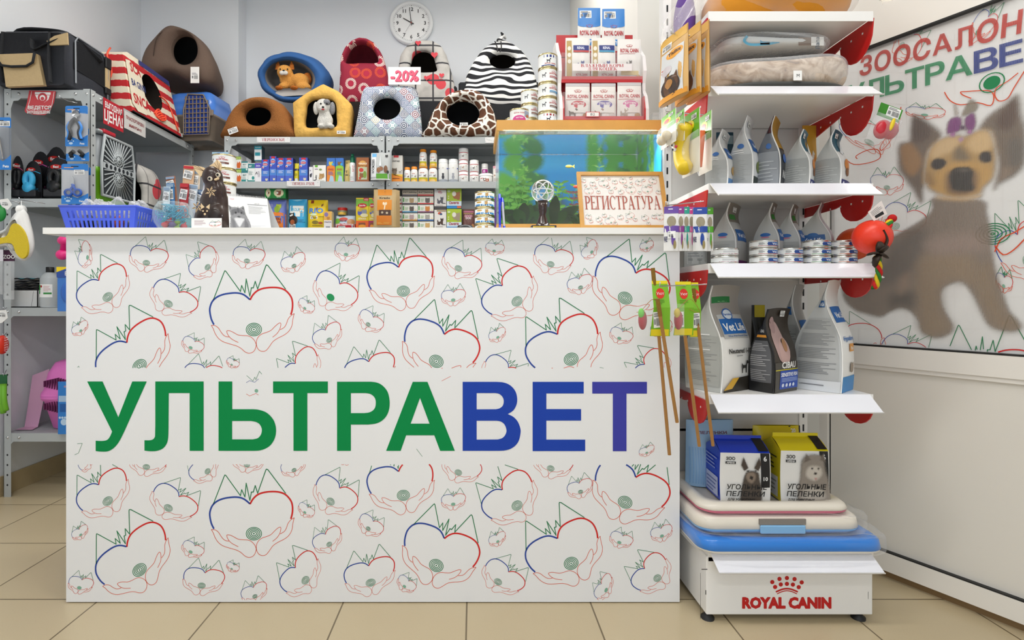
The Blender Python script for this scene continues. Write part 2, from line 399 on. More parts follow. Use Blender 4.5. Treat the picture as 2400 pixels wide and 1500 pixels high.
mb = MB(); mb.box((-2.37,3.77,0),(-1.675,4.05,3.2), WALL); mb.box((-1.675,3.9,0),(0.71,4.05,3.2), WALL); struct('wall_back', mb)
mb = MB(); mb.box((0.71,2.29,0),(1.56,4.05,3.2), WALLW); struct('wall_right', mb)
BASET = M('b3a17d',0.35, noise=0.08, nscale=30)
mb = MB(); mb.box((-2.37,-3.2,0),(-2.36,3.77,0.1), BASET); struct('baseboard_left', mb)
mb = MB(); mb.box((-2.36,3.76,0),(-1.675,3.77,0.1), BASET); struct('baseboard_back', mb)
def tile_wall():
    g = NT('white_wall_tiles',0.3); mp = g.n('Mapping', {0: g.co,2: (PI / 2,0,0)}).outputs[0]
    br = g.n('TexBrick', {'Vector': mp, 'Color1': rgb('ecebe9'),'Color2': rgb('e9e8e6'),'Mortar': rgb('b9b5ae'),'Scale': 1.0,'Mortar Size': 0.003,'Brick Width': 0.3,'Row Height': 0.2}, offset=0.0)
    return g.col(br.outputs['Color'])
mb = MB(); mb.box((1.56,3.3,0),(4.6,3.42,3.2), tile_wall()); struct('wall_side_room', mb)
area_light('side_room_fill_light',(2.9,2.2,3.1),(1.0,0.5),16,(1,0.98,0.95))  # unseen light added to brighten the room behind the glass
# ceiling lamps
for i,(lx, ly, lp) in enumerate(LAMPS):
    t = thing('ceiling_lamp',['long white ceiling lamp above the floor before the counter, nearer the carrier shelves','long white ceiling lamp above the floor before the counter, nearer the food rack',
        'long white ceiling lamp above the pet carrier shelves','long white ceiling lamp above the aquarium and the back shelves','long white ceiling lamp by the shop window'][i],'lamp',(lx, ly,3.14))
    mb = MB(); mb.box((-.62,-.16,.012),(.62,.16,.06),'e8e8e8',.008); mb.build('lamp_housing', t)
    mb = MB(); mb.box((-.6,-.14,.002),(.6,.14,.012), M('fff8ec', emit=6.0)); mb.build('diffuser', t)
GRN = M('008746',.5, spec=.2); BLU = M('1f43aa',.5, spec=.2); BLV = M('3f41a4',.5, spec=.2)
G2 = lambda x, y: (180 + x / 3.4286,880 + y / 3.4286); G3 = lambda x, y: (840 + x / 3.4286,880 + y / 3.4286)
LET = [(G2, GRN,[(85,48),(208,48),(335,335),(447,48),(563,48),(385,445),(350,515),(320,560),(285,592),(245,610),(190,611),(153,606),(153,524),(205,526),(245,517),(268,490),(285,450)],[]),
       (G2, GRN,[(632,48),(1020,48),(1020,605),(908,605),(908,141),(740,141),(738,420),(735,500),(722,550),(690,588),(640,606),(590,608),(545,603),(545,520),(590,520),(617,510),(630,490),(632,400)],[]),
       (G2, GRN,[(1140,48),(1250,48),(1250,271),(1420,271),(1460,275),(1510,290),(1548,316),(1580,355),(1596,395),(1602,440),(1597,485),(1580,528),(1550,566),(1510,590),(1470,602),(1430,605),(1140,605)],[[(1249,365),(1400,365),(1440,373),(1468,390),(1483,415),(1488,440),(1480,475),(1455,503),(1415,513),(1249,513)]]),
       (G2, GRN,[(1578,48),(2018,48),(2018,141),(1853,141),(1853,605),(1742,605),(1742,141),(1578,141)],[]),
       (G3, GRN,[(-171,50),(100,50),(145,56),(185,74),(222,110),(243,155),(252,220),(245,280),(222,330),(185,366),(140,386),(80,394),(-60,394),(-60,605),(-171,605)],[[(-60,141),(60,141),(95,148),(122,166),(137,192),(140,225),(134,258),(115,282),(85,297),(50,302),(-60,302)]]),
       (G3, GRN,[(437,51),(555,51),(775,605),(657,605),(610,480),(384,480),(340,605),(223,605)],[[(495,180),(572,387),(420,387)]]),
       (G3, BLU,[(838,51),(1110,51),(1160,55),(1205,70),(1243,100),(1267,140),(1276,190),(1270,235),(1245,280),(1200,310),(1245,332),(1280,370),(1300,420),(1303,460),(1290,520),(1262,562),(1220,590),(1175,602),(1130,605),(838,605)],[[(950,141),(1100,141),(1132,148),(1158,172),(1168,205),(1160,242),(1135,263),(1105,271),(950,272)],[(950,363),(1110,363),(1145,370),(1175,395),(1190,440),(1180,477),(1155,503),(1120,514),(950,515)]]),
       (G3, BLU,[(1400,51),(1810,51),(1810,144),(1510,144),(1510,270),(1789,270),(1789,362),(1510,362),(1510,515),(1822,515),(1822,607),(1400,607)],[]),
       (G3, BLV,[(1879,51),(2318,51),(2318,145),(2154,145),(2154,608),(2044,608),(2044,145),(1879,145)],[])]  # last letter's blue tinted purple, a reflection put into its colour
# partition door with printed glass
A0 = Vector((1.374,2.045,0)); DD = Vector((0.4737,-0.8807,0)); ND = Vector((-0.8807,-0.4737,0))
dpl = lambda s, z, k: A0 + DD * s + ND * (k * 0.0004) + Vector((0,0, z))
def dpx(u, v):
    r = (u - U0) / F; s = (r * 2.045 - 1.374) / (.4737 + .8807 * r); return (s, H - (v - V0) / F * (2.045 - .8807 * s))
PVC = M('ece8e1',0.3, noise=0.015, nscale=4); PVC2 = M('e4e0d8',0.4, noise=0.02, nscale=3)
def dbox(mb, s0, s1, z0, z1, d0, d1, m):
    P = [A0 + DD * s + ND * d + Vector((0,0, z)) for z in (z0, z1) for s, d in ((s0, d1),(s1, d1),(s1, d0),(s0, d0))]
    mb.add(P,[(0,1,5,4),(1,2,6,5),(2,3,7,6),(3,0,4,7),(4,5,6,7),(3,2,1,0)], m)
SE = 1.75
mb = MB(); dbox(mb,-.03,0,.03,3.2,-.05,.012, PVC); dbox(mb, SE, SE + .1,.03,3.2,-.05,.012, PVC)
dbox(mb,0, SE,.75,.818,-.05,.012, PVC); dbox(mb,0, SE,.735,.75,-.05,.006, PVC); dbox(mb,0, SE,1.905,3.2,-.05,.012, PVC); dbox(mb,0, SE,.03,.094,-.05,.016, PVC)
door = struct('door_1', mb)
mb = MB(); dbox(mb,0, SE,.098,.735,-.03,-.004, PVC2); mb.build('lower_panel', door)
mb = MB()
for z0, z1 in ((.094,.0985),(.818,.8235),(1.8995,1.905)): dbox(mb,0, SE, z0, z1,-.03,.0124, M('1a1a1a',.5))
dbox(mb,.0,.004,.098,.735,-.03,-.0035, M('1a1a1a',.5)); dbox(mb,.0,.004,.823,1.9,-.03,-.0075, M('55534f',.5)); mb.build('gasket', door, label='black rubber gasket')
mb = MB(); dbox(mb,-.05, SE,0,.03,-.06,-.01, M('8a6f4c',.5)); mb.build('under_door_strip', door, label='brown strip under the door')  # brown strip along the floor below the door leaf
gm = bpy.data.materials.new('printed_glass'); gm.use_nodes = True; nt = gm.node_tree; b_ = nt.nodes['Principled BSDF']
b_.inputs['Base Color'].default_value = rgb('efeeec'); b_.inputs['Roughness'].default_value = .12
tr = nt.nodes.new('ShaderNodeBsdfTransparent'); mx = nt.nodes.new('ShaderNodeMixShader'); mx.inputs[0].default_value = .55
nt.links.new(tr.outputs[0], mx.inputs[1]); nt.links.new(b_.outputs[0], mx.inputs[2]); nt.links.new(mx.outputs[0], nt.nodes['Material Output'].inputs[0])
mb = MB(); dbox(mb,.003, SE,.8235,1.8995,-.014,-.008, gm); glass = mb.build('glass_pane', door)
# print on the glass
def perf(h, op=.85):
    g = NT('perforated_print',.6); g.b.inputs['Base Color'].default_value = rgb(h)
    d = g.n('VectorMath', {0: g.co,1: tuple(DD)}, operation='DOT_PRODUCT').outputs['Value']
    no = g.n('TexNoise', {'Vector': g.co, 'Scale': 30.0,'Detail': 3.0}).outputs['Fac']
    c = g.mix(no, tuple(x * .72 for x in rgb(h)[:3]) + (1,), tuple(min(1, x * 1.3) for x in rgb(h)[:3]) + (1,)); g.t.links.new(c, g.b.inputs['Base Color'])
    s_ = g.math('SINE', g.math('MULTIPLY', d,1600.0)); a = g.math('ADD', g.math('MULTIPLY', s_,.1), op - .08)
    g.t.links.new(a, g.b.inputs['Alpha']); return g.m
mb = MB(); pr = Pr(mb, lambda s, z, k: dpl(s, z, k - 12)); pr.k = 0
def dp(pts): return [dpx(*p) for p in pts]
def dz(x, y): return (2080 + x / 4.167,200 + y / 4.167)
def db(x, y): return (1900 + x / 3.333,450 + y / 3.333)
def patch(pts, m, sm=True): pr.poly(dp(smoothc(pts,3, True) if sm else pts), perf(m) if isinstance(m, str) else m); pr.up()
ok = lambda p: .825 < p[1] < 1.898 and p[0] > .004
for L, R, B in (((2145,240),(2192,242),(2165,275)),((2055,392),(2094,391),(2078,450)),((2133,451),(2180,471),(2085,545)),((2133,763),(2182,784),(2085,850)),((2245,762),(2365,740),(2310,1010)),
                ((1962,262),(2010,262),(2048,350)),((2165,30),(2180,70),(2100,120)),((2330,-5),(2352,5),(2280,90)),((2330,500),(2385,470),(2420,640)),((2345,625),(2365,632),(2350,680)),((1925,740),(1990,730),(2020,830))):
    heart(pr, dpx(*L), dpx(*R), dpx(*B), ok, wmin=.0014, wk=.65)
pr.up()
SK = M('d8502a')
for l_ in ([(2212,215),(2225,235),(2250,245),(2290,240),(2320,247),(2328,228),(2320,213),(2290,212),(2262,214),(2250,215),(2255,222),(2275,230)],[(2400,165),(2375,205),(2360,230),(2340,236),(2330,222),(2335,205),(2360,190),(2385,170)],
           [(2110,250),(2105,290),(2085,330),(2065,352),(2063,340),(2090,300),(2100,260)],[(1980,372),(2000,385),(2040,380),(2062,368),(2055,350),(2030,352),(2005,365),(2008,372)]):
    pr.line(dp(smoothc(l_,3)),.0028, SK)
pr.disc(*dpx(2323,193),.02, M('0e7f4a')); pr.line([(dpx(2323,193)[0] + .029 * math.cos(i / 10 * PI), dpx(2323,193)[1] + .029 * math.sin(i / 10 * PI)) for i in range(21)],.003, M('0e7f4a'))
for r in (.04,.031,.022,.013,.004): pr.line([(dpx(2325,548)[0] + r * math.cos(i / 10 * PI), dpx(2325,548)[1] + r * .8 * math.sin(i / 10 * PI)) for i in range(21)],.003, M('1f7a4c'))
pr.line(dp(smoothc([(2330,590),(2345,560),(2375,545),(2400,530)],3)),.0035, SK); pr.line(dp(smoothc([(2330,575),(2350,597),(2375,585),(2400,560)],3)),.0035, SK)
pr.up()
# words on the glass
def dtext(txt, p0, p1, top, m, bold=.03):
    a0, b0 = dpx(*p0); a1, b1 = dpx(*p1); h = dpx(p0[0], top)[1] - b0
    pr.text(txt, a0, b0, h, m, wd=a1 - a0, al='l', bold=bold, rot=math.atan2(b1 - b0, a1 - a0))
RP = perf('b8382e',.93); GP = perf('2f8a5c',.93); BP = perf('2b3d86',.93)
def rounded(P):
    """adds points along the bowls of a letter, keeps its corners"""
    n = len(P); V = [Vector(p) for p in P]; sm = []
    for i in range(n):
        a, b = V[i] - V[i - 1], V[(i + 1) % n] - V[i]; sm.append(abs(a.angle_signed(b)) < .7 and min(a.length, b.length) < 90)
    out = []
    for i in range(n):
        p1, p2 = V[i], V[(i + 1) % n]; out.append(tuple(p1))
        if (sm[i] or sm[(i + 1) % n]) and (p2 - p1).length < 90:
            p0 = V[i - 1] if sm[i] and (p1 - V[i - 1]).length < 90 else p1 * 2 - p2; p3 = V[(i + 2) % n] if sm[(i + 1) % n] and (V[(i + 2) % n] - p2).length < 90 else p2 * 2 - p1
            if not sm[i]: p0 = p1
            if not sm[(i + 1) % n]: p3 = p2
            for t in (.25,.5,.75): out.append(tuple(.5 * (2 * p1 + (p2 - p0) * t + (2 * p0 - 5 * p1 + 4 * p2 - p3) * t * t + (3 * p1 - p0 - 3 * p2 + p3) * t ** 3)))
    return out
LET = [(g_, m_, rounded(o_),[rounded(h_) for h_ in hs]) for g_, m_, o_, hs in LET]
def bigword(letters, p0, p1, top, mats, gap=.13, fit=None):
    """letters of the counter's big word (index, or a drawn letter) along a line on the glass"""
    a0, b0 = dpx(*p0); a1, b1 = dpx(*p1); h = dpx(p0[0], top)[1] - b0; sl = (b1 - b0) / (a1 - a0)
    box = []; x = 0
    for q in letters:
        if isinstance(q, int): us = [LET[q][0](*p)[0] for p in LET[q][2]]; w_ = (max(us) - min(us)) / 163
        else: vs_, _ = glyphs(q,.05); w_ = (max(v[0] for v in vs_) - min(v[0] for v in vs_)) / .728
        box.append((x, w_)); x += w_ + gap
    k = (a1 - a0) / (x - gap)
    if fit: a0, k = fit
    for q,(bx, w_), m_ in zip(letters, box, mats):
        if isinstance(q, int):
            g_, _, o_, hs = LET[q]; ul = min(g_(*p)[0] for p in o_)
            T = lambda p: (a0 + (bx + (g_(*p)[0] - ul) / 163) * k, b0 + (1057 - g_(*p)[1]) / 163 * h + sl * (bx + (g_(*p)[0] - ul) / 163) * k)
            pr.poly([T(p) for p in o_], m_,[[T(p) for p in h_] for h_ in hs])
        else: pr.text(q, a0 + bx * k, b0 + sl * bx * k, h, m_, wd=w_ * k, al='l', bold=.05, rot=math.atan(sl))
bigword(['З','О','О','С',5,1,'О','Н'],(2012,178),(2392,75),136,[RP] * 8)
bigword([0,1,2,3,4,5,6,7,8],(1930,262),(2480,128),219,[GP] * 6 + [BP] * 3,.03,(.0621,.0695))
pr.up()
# the dog: body, head, ears, face
body = [db(*p) for p in [(960,40),(1330,60),(1370,160),(1400,300),(1410,430),(1450,640),(1520,850),(1560,940),(1640,1030),(1620,1080),(1540,1090),(1440,1070),(1370,1020),(1310,900),(1260,800),(1180,705),(1090,720),(1030,760),(1020,830),(1050,930),(1110,1040),(1080,1110),(980,1140),(880,1110),(850,1070),(830,1000),(770,930),(690,910),(610,940),(540,975),(430,950),(340,920),(260,840),(245,720),(330,640),(520,520),(610,370),(760,280),(900,190),(950,120)]]
DOG = [(dp(body),'85786c',.012)]
for pts, c in (([(300,700),(420,640),(560,560),(640,420),(800,300),(900,320),(860,500),(800,640),(700,700),(500,740),(380,820)],'6f675f'),([(830,560),(1000,480),(1250,500),(1280,700),(1100,690),(1010,780),(1040,960),(1090,1060),(960,1120),(870,1080),(840,960)],'93806a'),
               ([(1270,640),(1400,560),(1440,760),(1500,920),(1600,1040),(1560,1075),(1440,1050),(1380,960),(1310,830)],'8d7a64'),([(900,400),(1060,330),(1300,330),(1360,440),(1180,470),(980,480)],'97857a'),([(620,820),(720,780),(800,800),(790,900),(700,890),(620,900)],'5d564e'),
               ([(700,680),(760,640),(740,740),(700,780)],'a08a78')):
    DOG.append((dp([db(*p) for p in pts]), c,.035))
for pts, c in (([(240,300),(300,300),(440,390),(520,470),(480,560),(400,640),(370,800),(360,960),(340,1020),(340,1110),(320,1140),(280,1080),(250,1020),(160,900),(110,830),(100,700),(110,570),(210,540),(220,420)],'6f6155'),
               ([(1010,270),(1130,190),(1240,95),(1280,120),(1300,280),(1340,420),(1345,640),(1320,780),(1230,880),(1080,960),(1040,1010),(1060,900),(1080,760),(1040,600),(1000,460),(890,440),(930,350)],'75675a'),
               ([(240,320),(330,340),(430,410),(380,520),(300,560),(230,520)],'5a4c44'),([(1130,230),(1240,130),(1270,280),(1200,420),(1090,420),(1060,330)],'5d4a40'),
               ([(120,620),(200,560),(290,640),(330,760),(250,880),(160,820)],'9a7650'),([(1170,560),(1290,520),(1340,620),(1310,740),(1200,800)],'6a625a'),([(1120,800),(1220,800),(1180,880),(1090,930)],'8a7868'),
               ([(390,650),(450,560),(560,500),(680,480),(760,490),(880,430),(990,440),(1040,560),(1060,720),(1030,900),(940,990),(900,1060),(760,1100),(560,1090),(440,1000),(350,940),(360,780)],'b3925f'),
               ([(430,640),(520,540),(660,510),(700,560),(640,640),(540,680),(440,720)],'d0b285'),([(770,580),(860,470),(980,460),(1020,560),(980,630),(860,660)],'d4b483'),
               ([(380,980),(420,900),(520,830),(640,750),(760,720),(900,760),(1000,780),(1020,880),(960,960),(880,1040),(760,1090),(560,1080),(450,1040)],'c29a5c'),
               ([(560,900),(620,830),(850,830),(880,960),(840,1050),(700,1080),(580,1040)],'80664c'),([(640,640),(700,590),(760,640),(800,720),(720,740),(640,720)],'7f6f58'),
               ([(350,840),(430,880),(460,960),(420,980),(350,950)],'9a7a50'),([(480,1070),(700,1095),(900,1060),(880,1100),(700,1120),(500,1105)],'d2b080')):
    DOG.append((dp([dz(*p) for p in pts]), c,.016))
for pts, c in (([(420,760),(460,715),(530,715),(575,750),(540,800),(470,825),(425,800)],'3a3431'),([(890,690),(920,650),(990,645),(1015,690),(1000,745),(940,755),(895,730)],'3a3431'),
               ([(600,880),(640,810),(720,795),(800,800),(835,850),(820,930),(840,1010),(760,1035),(640,1020),(610,960)],'39342f'),([(660,830),(740,808),(810,830),(740,850)],'5c564f'),
               ([(720,280),(790,150),(830,140),(880,190),(850,250),(760,290)],'8c8375'),([(640,190),(665,195),(690,280),(660,290)],'b3aca2'),
               ([(570,460),(590,350),(640,310),(710,310),(725,380),(700,440),(620,470)],'7c3f7a'),([(745,330),(810,270),(850,285),(860,380),(830,440),(760,430)],'7c3f7a'),([(700,390),(760,390),(755,435),(705,435)],'4f3350'),
               ([(600,470),(660,455),(650,500),(610,500)],'a765a0'),([(760,450),(810,430),(830,465),(780,475)],'a765a0'),([(690,520),(720,505),(735,530),(710,550)],'b48bb8')):
    DOG.append((dp([dz(*p) for p in pts]), c,.007))
picture(pr, DOG,200,.012, ink_mat(.55, tuple(DD * 1500)), fur=.0007)
mb.build('window_film', glass, label='clinic name, hearts and a small dog printed on the glass')
# reception counter
YC = 1.72
ctr = thing('reception_counter','white reception counter printed with cat-eared hearts and the clinic name','counter',(-.33,1.95,0))
ctl = Matrix.Translation(-ctr.location)
CW = M('e9eaec',.28, noise=.012, nscale=6, coat=.25)
x0, x1, zt = X_(155, YC), X_(1593, YC),1.196
mb = MB(ctl); mb.box((x0, YC,.004),(x1, YC + .018, zt), CW); pr = Pr(mb, front(YC,.0003)); pr.k = 1
pz = lambda u, v: (X_(u, YC), Z_(v, YC))
R6 = lambda x, y: (140 + x / 3.124,520 + y / 3.124)
R7 = lambda x, y: (840 + x / 3.077,520 + y / 3.077)
R8 = lambda x, y: (140 + x / 3.243,980 + y / 3.243 - 478.5)
R5 = lambda x, y: (840 + x / 3.077,980 + y / 3.077 - 478.5)
HS = [(R6,110,213,138,130,222,280),(R6,628,110,765,135,622,340),(R6,925,240,1010,148,1110,362),(R6,128,360,300,240,385,605),(R6,1358,127,1474,143,1362,320),(R6,1646,216,1735,182,1722,350),
      (R6,2080,110,2170,120,2090,268),(R6,884,378,1030,474,760,640),(R6,1210,358,1515,315,1438,890),(R6,2052,302,2192,395,1953,600),(R6,1810,540,1865,577,1785,650),(R8,280,880,530,695,655,1235),
      (R6,100,732,158,698,160,815),(R6,985,812,1058,850,945,942),(R6,1866,742,1967,686,1987,900),(R7,105,605,185,660,55,765),(R8,1055,1063,1210,1080,1068,1318),(R8,1318,1077,1363,1100,1300,1158),
      (R8,1648,1100,1770,968,1905,1275), None,(R8,145,1157,238,1173,140,1318),(R8,1410,1235,1508,1198,1490,1385),(R5,1688,1188,1742,1108,1803,1260),(R7,133,168,370,117,343,580),(R7,752,132,882,190,700,375),
      (R7,965,123,1033,132,975,228),(R7,847,410,1000,265,1195,625),(R7,645,452,733,445,683,590),(R7,1388,100,1525,140,1372,348),(R7,1597,168,1645,113,1697,235),(R7,1952,125,2212,225,1890,635),(R7,2050,127,2100,113,2082,205),
      (R7,1537,362,1628,335,1607,502),(R5,548,618,815,697,537,1155),(R7,957,760,1017,732,1010,852),(R5,1207,742,1450,607,1583,1130),(R7,1895,728,1973,758,1870,862),(R5,1100,983,1225,1078,973,1215),(R5,1917,1070,2013,950,2200,1185),
      (R5,2137,750,2215,728,2192,875),(R5,365,1112,423,1157,318,1232)]
zb0, zb1 = pz(0,1088)[1], pz(0,863)[1]
okc = lambda p: x0 + .002 < p[0] < x1 - .002 and .01 < p[1] < zt - .004 and not zb0 < p[1] < zb1
oks = lambda p: x0 + .002 < p[0] < x1 - .002
for h_ in HS:
    if h_ is None: pts = [(829.2,1291.4 - 478.5),(888.7,1275.7 - 478.5),(871.5,1384 - 478.5)]
    else: pts = [h_[0](h_[i], h_[i + 1]) for i in (1,3,5)]
    for dy in (0,478.5):
        q = [pz(u, v + dy) for u, v in pts]
        heart(pr, *q, okc, wmin=.0011, solid=(h_ is HS[9] and dy == 0))
heart(pr, pz(1506,1042), pz(1524,1036), pz(1516,1066), oks, wmin=.001)
for l_, c in (([(578,880),(593,893),(597,884),(600,890),(603,882),(608,870),(614,877)],'1f7a4c'),([(577,897),(585,892),(597,896),(606,888)],'24459a'),([(577,923),(585,928),(600,922),(606,926)],'d8502a'),([(181,1040),(193,1039),(184,1062),(175,1066)],'1f7a4c'),([(976,1052),(990,1070)],'1f7a4c'),([(1035,893),(1056,882)],'d8502a')):
    pr.line([pz(*p) for p in l_],.0012, M(c))
pr.disc(*pz(601,916),.006, M('7fae98'))
pr.up(3)
for g_, m_, o_, hs in LET: pr.poly([pz(*g_(*p)) for p in o_], m_,[[pz(*g_(*p)) for p in h_] for h_ in hs])
mb.build('front_panel', ctr, label='front panel with heart print and big green and blue letters')
mb = MB(ctl); mb.box((X_(100,1.69),1.69,1.197),(.668,2.27,1.217), M('f0efec',.3, noise=.01, nscale=6)); mb.build('worktop', ctr)
for sx in (x0, x1 - .018):
    mb = MB(ctl); mb.box((sx, YC + .0185,.004),(sx + .018,2.2,1.196), CW); mb.build('side_panel', ctr)
mb = MB(ctl); mb.box((x0 + .02, YC + .03,.6),(x1 - .02,2.1,.618), CW); mb.build('inner_shelf', ctr)
# metal shelving
STEEL = M('b4b9ba',.45, noise=.02, nscale=9, spec=.4); STEELD = M('a9aeb0',.5); BOLT = M('d4d6d6',.25,1.0); HOLE = M('26282a',.8)
def shelving(name, label, xa, xb, ya, yb, zs, top, front_y=True, group=None):
    """corner posts, folded-edge shelves; rails .042 high"""
    t = thing(name, label, 'shelving',((xa + xb) / 2,(ya + yb) / 2,0), group=group); T = TL(t); R = .042
    for px_, sx in ((xa,1),(xb,-1)):
        for py, sy in ((ya,1),(yb,-1)):
            mb = MB(T); w_ = .036; th = .002
            mb.box((min(px_, px_ + sx * w_), py - (0 if sy > 0 else th),0),(max(px_, px_ + sx * w_), py + (th if sy > 0 else 0), top), STEEL)
            mb.box((px_ - (0 if sx > 0 else th), min(py, py + sy * w_),0),(px_ + (th if sx > 0 else 0), max(py, py + sy * w_), top), STEEL)
            z = .06
            while z < top - .06:
                if all(abs(z - q) > .06 for q in zs):
                    fx = px_ + sx * .019
                    if sy > 0: mb.add([(fx + .0045 * math.cos(i * PI / 4), py - .0004, z + .0055 * math.sin(i * PI / 4)) for i in range(8)],[tuple(range(8))], HOLE)
                    if sx < 0: mb.add([(px_ + .0004, py + sy * .019 + .0045 * math.cos(i * PI / 4), z + .0055 * math.sin(i * PI / 4)) for i in range(8)],[tuple(range(8))], HOLE)
                z += .05
            mb.build('post', t)
    for z in zs:
        mb = MB(T); g_ = .003
        mb.box((xa + g_, ya + g_, z - .003),(xb - g_, yb - g_, z), STEELD)
        mb.box((xa + g_, ya + .0022, z - R),(xb - g_, ya + .0036, z - .001), STEEL); mb.box((xa + g_, yb - .0036, z - R),(xb - g_, yb - .0022, z - .001), STEEL)
        for q in (xa + .0022, xb - .0036): mb.box((q, ya + g_, z - R),(q + .0014, yb - g_, z - .001), STEEL)
        mb.box((xa + g_, ya + .004, z - R),(xb - g_, ya + .024, z - R + .0014), STEELD)
        mb.box((xa + .004,(ya + yb) / 2 - .03, z - .02),(xb - .004,(ya + yb) / 2 + .03, z - .004), STEELD)
        for q in (xa + .019, xa + .075, xb - .075, xb - .019): mb.lathe([(.0065,.0005),(.0065,-.002),(.004,-.004),(0,-.0045)], BOLT,8,(q, ya, z - .021), ax=1)
        for q in (ya + .02, ya + .075, yb - .075, yb - .02): mb.lathe([(.0065,-.002),(.0065,.002),(.004,.004),(0,.0045)], BOLT,8,(xb, q, z - .021), ax=0)
        for q, sg in ((xa + .036,1),(xb - .036,-1)):
            mb.prism([(q, z - R),(q + sg * .05, z - R),(q + sg * .036, z - R - .012),(q + sg * .012, z - R - .014),(q, z - R - .05)] if z == zs[0] else [(q, z - R),(q + sg * .012, z - R),(q, z - R - .012)], lambda a, b, d: (a, d, b), ya + .0005, ya + .002, STEEL)
        mb.build('shelf', t)
    return t
zsL = (2.033,1.49,.945,.318)
UL = shelving('shelving_unit','grey steel shelving unit with pet carriers along the left wall',-2.345,-1.912,2.64,3.62, zsL,2.037)
zsB = (2.0,1.722,1.425,.9,.3)
xA, xB = X_(525,3.3), X_(902,3.3)
UB1 = shelving('shelving_unit','grey steel shelving unit behind the counter under the tan cave bed and yellow house', xA, xB,3.3,3.74, zsB,2.004, group='steel shelves behind the counter')
UB2 = shelving('shelving_unit','grey steel shelving unit behind the counter beside the aquarium, under the giraffe print bed', xB + .006, xB + 1.006,3.3,3.74, zsB,2.004, group='steel shelves behind the counter')
# food display rack
RX0, RX1, RYF, RYB = .713,1.222,1.62,1.96
RW = M('f1f0ee',.35, noise=.012, nscale=6, coat=.2); RKR = M('c01713',.3, coat=.3); STRIP = M('eeeff6',.18, coat=.4)
rk = thing('display_rack','white metal food rack with red shelf brackets and tilted price strips','rack',((RX0 + RX1) / 2,1.8,0)); rkt = Matrix.Translation(-rk.location)
mb = MB(rkt)
for z in (.23,.5,.78,1.06,1.34,1.62,1.9): mb.box((RX0 - .0, RYB, z),(RX1, RYB + .012, z + .2785), M('d9d7d4',.45, noise=.02, nscale=5))
mb.build('back_panel', rk)
for q in (RX0 - .012, RX1 - .018):
    mb = MB(rkt); mb.box((q, RYB - .004,.05),(q + .03, RYB + .04,2.3), RW)
    for i in range(36): mb.box((q + .012, RYB - .0046,.3 + i * .05),(q + .018, RYB - .0039,.325 + i * .05), HOLE)
    mb.build('upright', rk)
mb = MB(rkt); mb.box((RX0, RYF,.022),(RX1, RYB,.2), RW,.002); mb.box((RX0 + .02, RYF + .01,.2),(RX1 - .02, RYB,.205), RW)
pr = Pr(mb, front(RYF)); BR = M('c4171a',.35)
rz = lambda u, v: (X_(u, RYF), Z_(v, RYF)); z_ = lambda x, y: rz(1560 + x / 2.857,1250 + y / 2.857)
a0, b0 = z_(515,498); a1, b1 = z_(1107,498)
pr.text('ROYAL CANIN', a0, b0, z_(0,428)[1] - b0, BR, wd=a1 - a0, al='l', bold=.03, heavy=.045)
for x, y in ((714,326),(762,305),(812,299),(863,306),(911,328),(733,359),(771,342),(812,338),(852,343),(891,360)): pr.disc(*z_(x, y),.0065, BR, n=16)
pr.line([z_(738 + 147 * i / 12,392 - 22 * math.sin(PI * i / 12)) for i in range(13)],.005, BR); pr.line([z_(746 + 133 * i / 12,405 - 21 * math.sin(PI * i / 12)) for i in range(13)],.0028, BR)
for (x, y, w_, h_) in ((240,238,40,5),(266,380,5,30),(1355,390,2,50),(232,265,2,310)): pr.rect(*z_(x, y + h_), *z_(x + w_, y), M('2a2a2a'))
mb.build('base_cabinet', rk, label='white base with red crown logo')
for fx, fy in ((RX0 + .012, RYF + .02),(RX1 - .03, RYF + .02),(RX0 + .012, RYB - .04),(RX1 - .03, RYB - .04)):
    mb = MB(rkt); mb.lathe([(.02,0),(.02,.006),(.012,.012),(.008,.023)], M('1c1c1d',.5),16,(fx, fy,0)); mb.build('foot', rk)
SH = [1.87,1.64,1.343,1.098,.697,.216]
for si, z in enumerate(SH):
    mb = MB(rkt); mb.box((RX0 + .006, RYF + .002, z - .02),(RX1 - .002, RYB - .002, z), RW); mb.box((RX0 + .006, RYF, z - .03),(RX1 + .002, RYF + .002, z), RW)
    sh = mb.build('shelf', rk)
    if si < 5:
        for q in (RX0 + .001, RX1 + .001):
            mb = MB(rkt); big = .035 if si < 2 else 0
            ol = [(RYB,-.02),(RYB,-.055 - big)] + ([(RYF + .17,-.05)] if si > 1 else []) + [(RYF + .075 - .072 * math.cos(a),-.045 - (.06 + big * .6) * math.sin(a)) for a in [PI - i * PI / 10 for i in range(11)]] + [(RYF,-.02)]
            mb.prism(ol, lambda a, b, d: (d, a, z + b), q, q + .004, RKR); pq = Pr(mb, lambda a, b, k: Vector((q - .0006 * k, a, z + b)))
            for i in range(5): pq.rect(RYF + .04 + i * .05,-.05, RYF + .046 + i * .05,-.044, WHITE)
            mb.build('bracket', sh, label='red side bracket')
    if si > 0:
        mb = MB(rkt); yb_, zb_ = RYF - (.055 if si < 5 else .06), z - (.045 if si < 5 else .036)
        q = [(RX0 + .01, RYF - .002, z),(RX1 - .01, RYF - .002, z),(RX1 - .028 + .02, yb_, zb_),(RX0 + .012, yb_, zb_)]
        n_ = Vector((0,-.62,.78)) * .003
        mb.add([Vector(p) for p in q] + [Vector(p) - n_ for p in q],[(3,2,1,0),(4,5,6,7),(0,1,5,4),(1,2,6,5),(2,3,7,6),(3,0,4,7)],[STRIP] + [RW] * 5)
        mb.tube([q[3], q[2]],.0022, RW,6); mb.build('price_strip', sh)
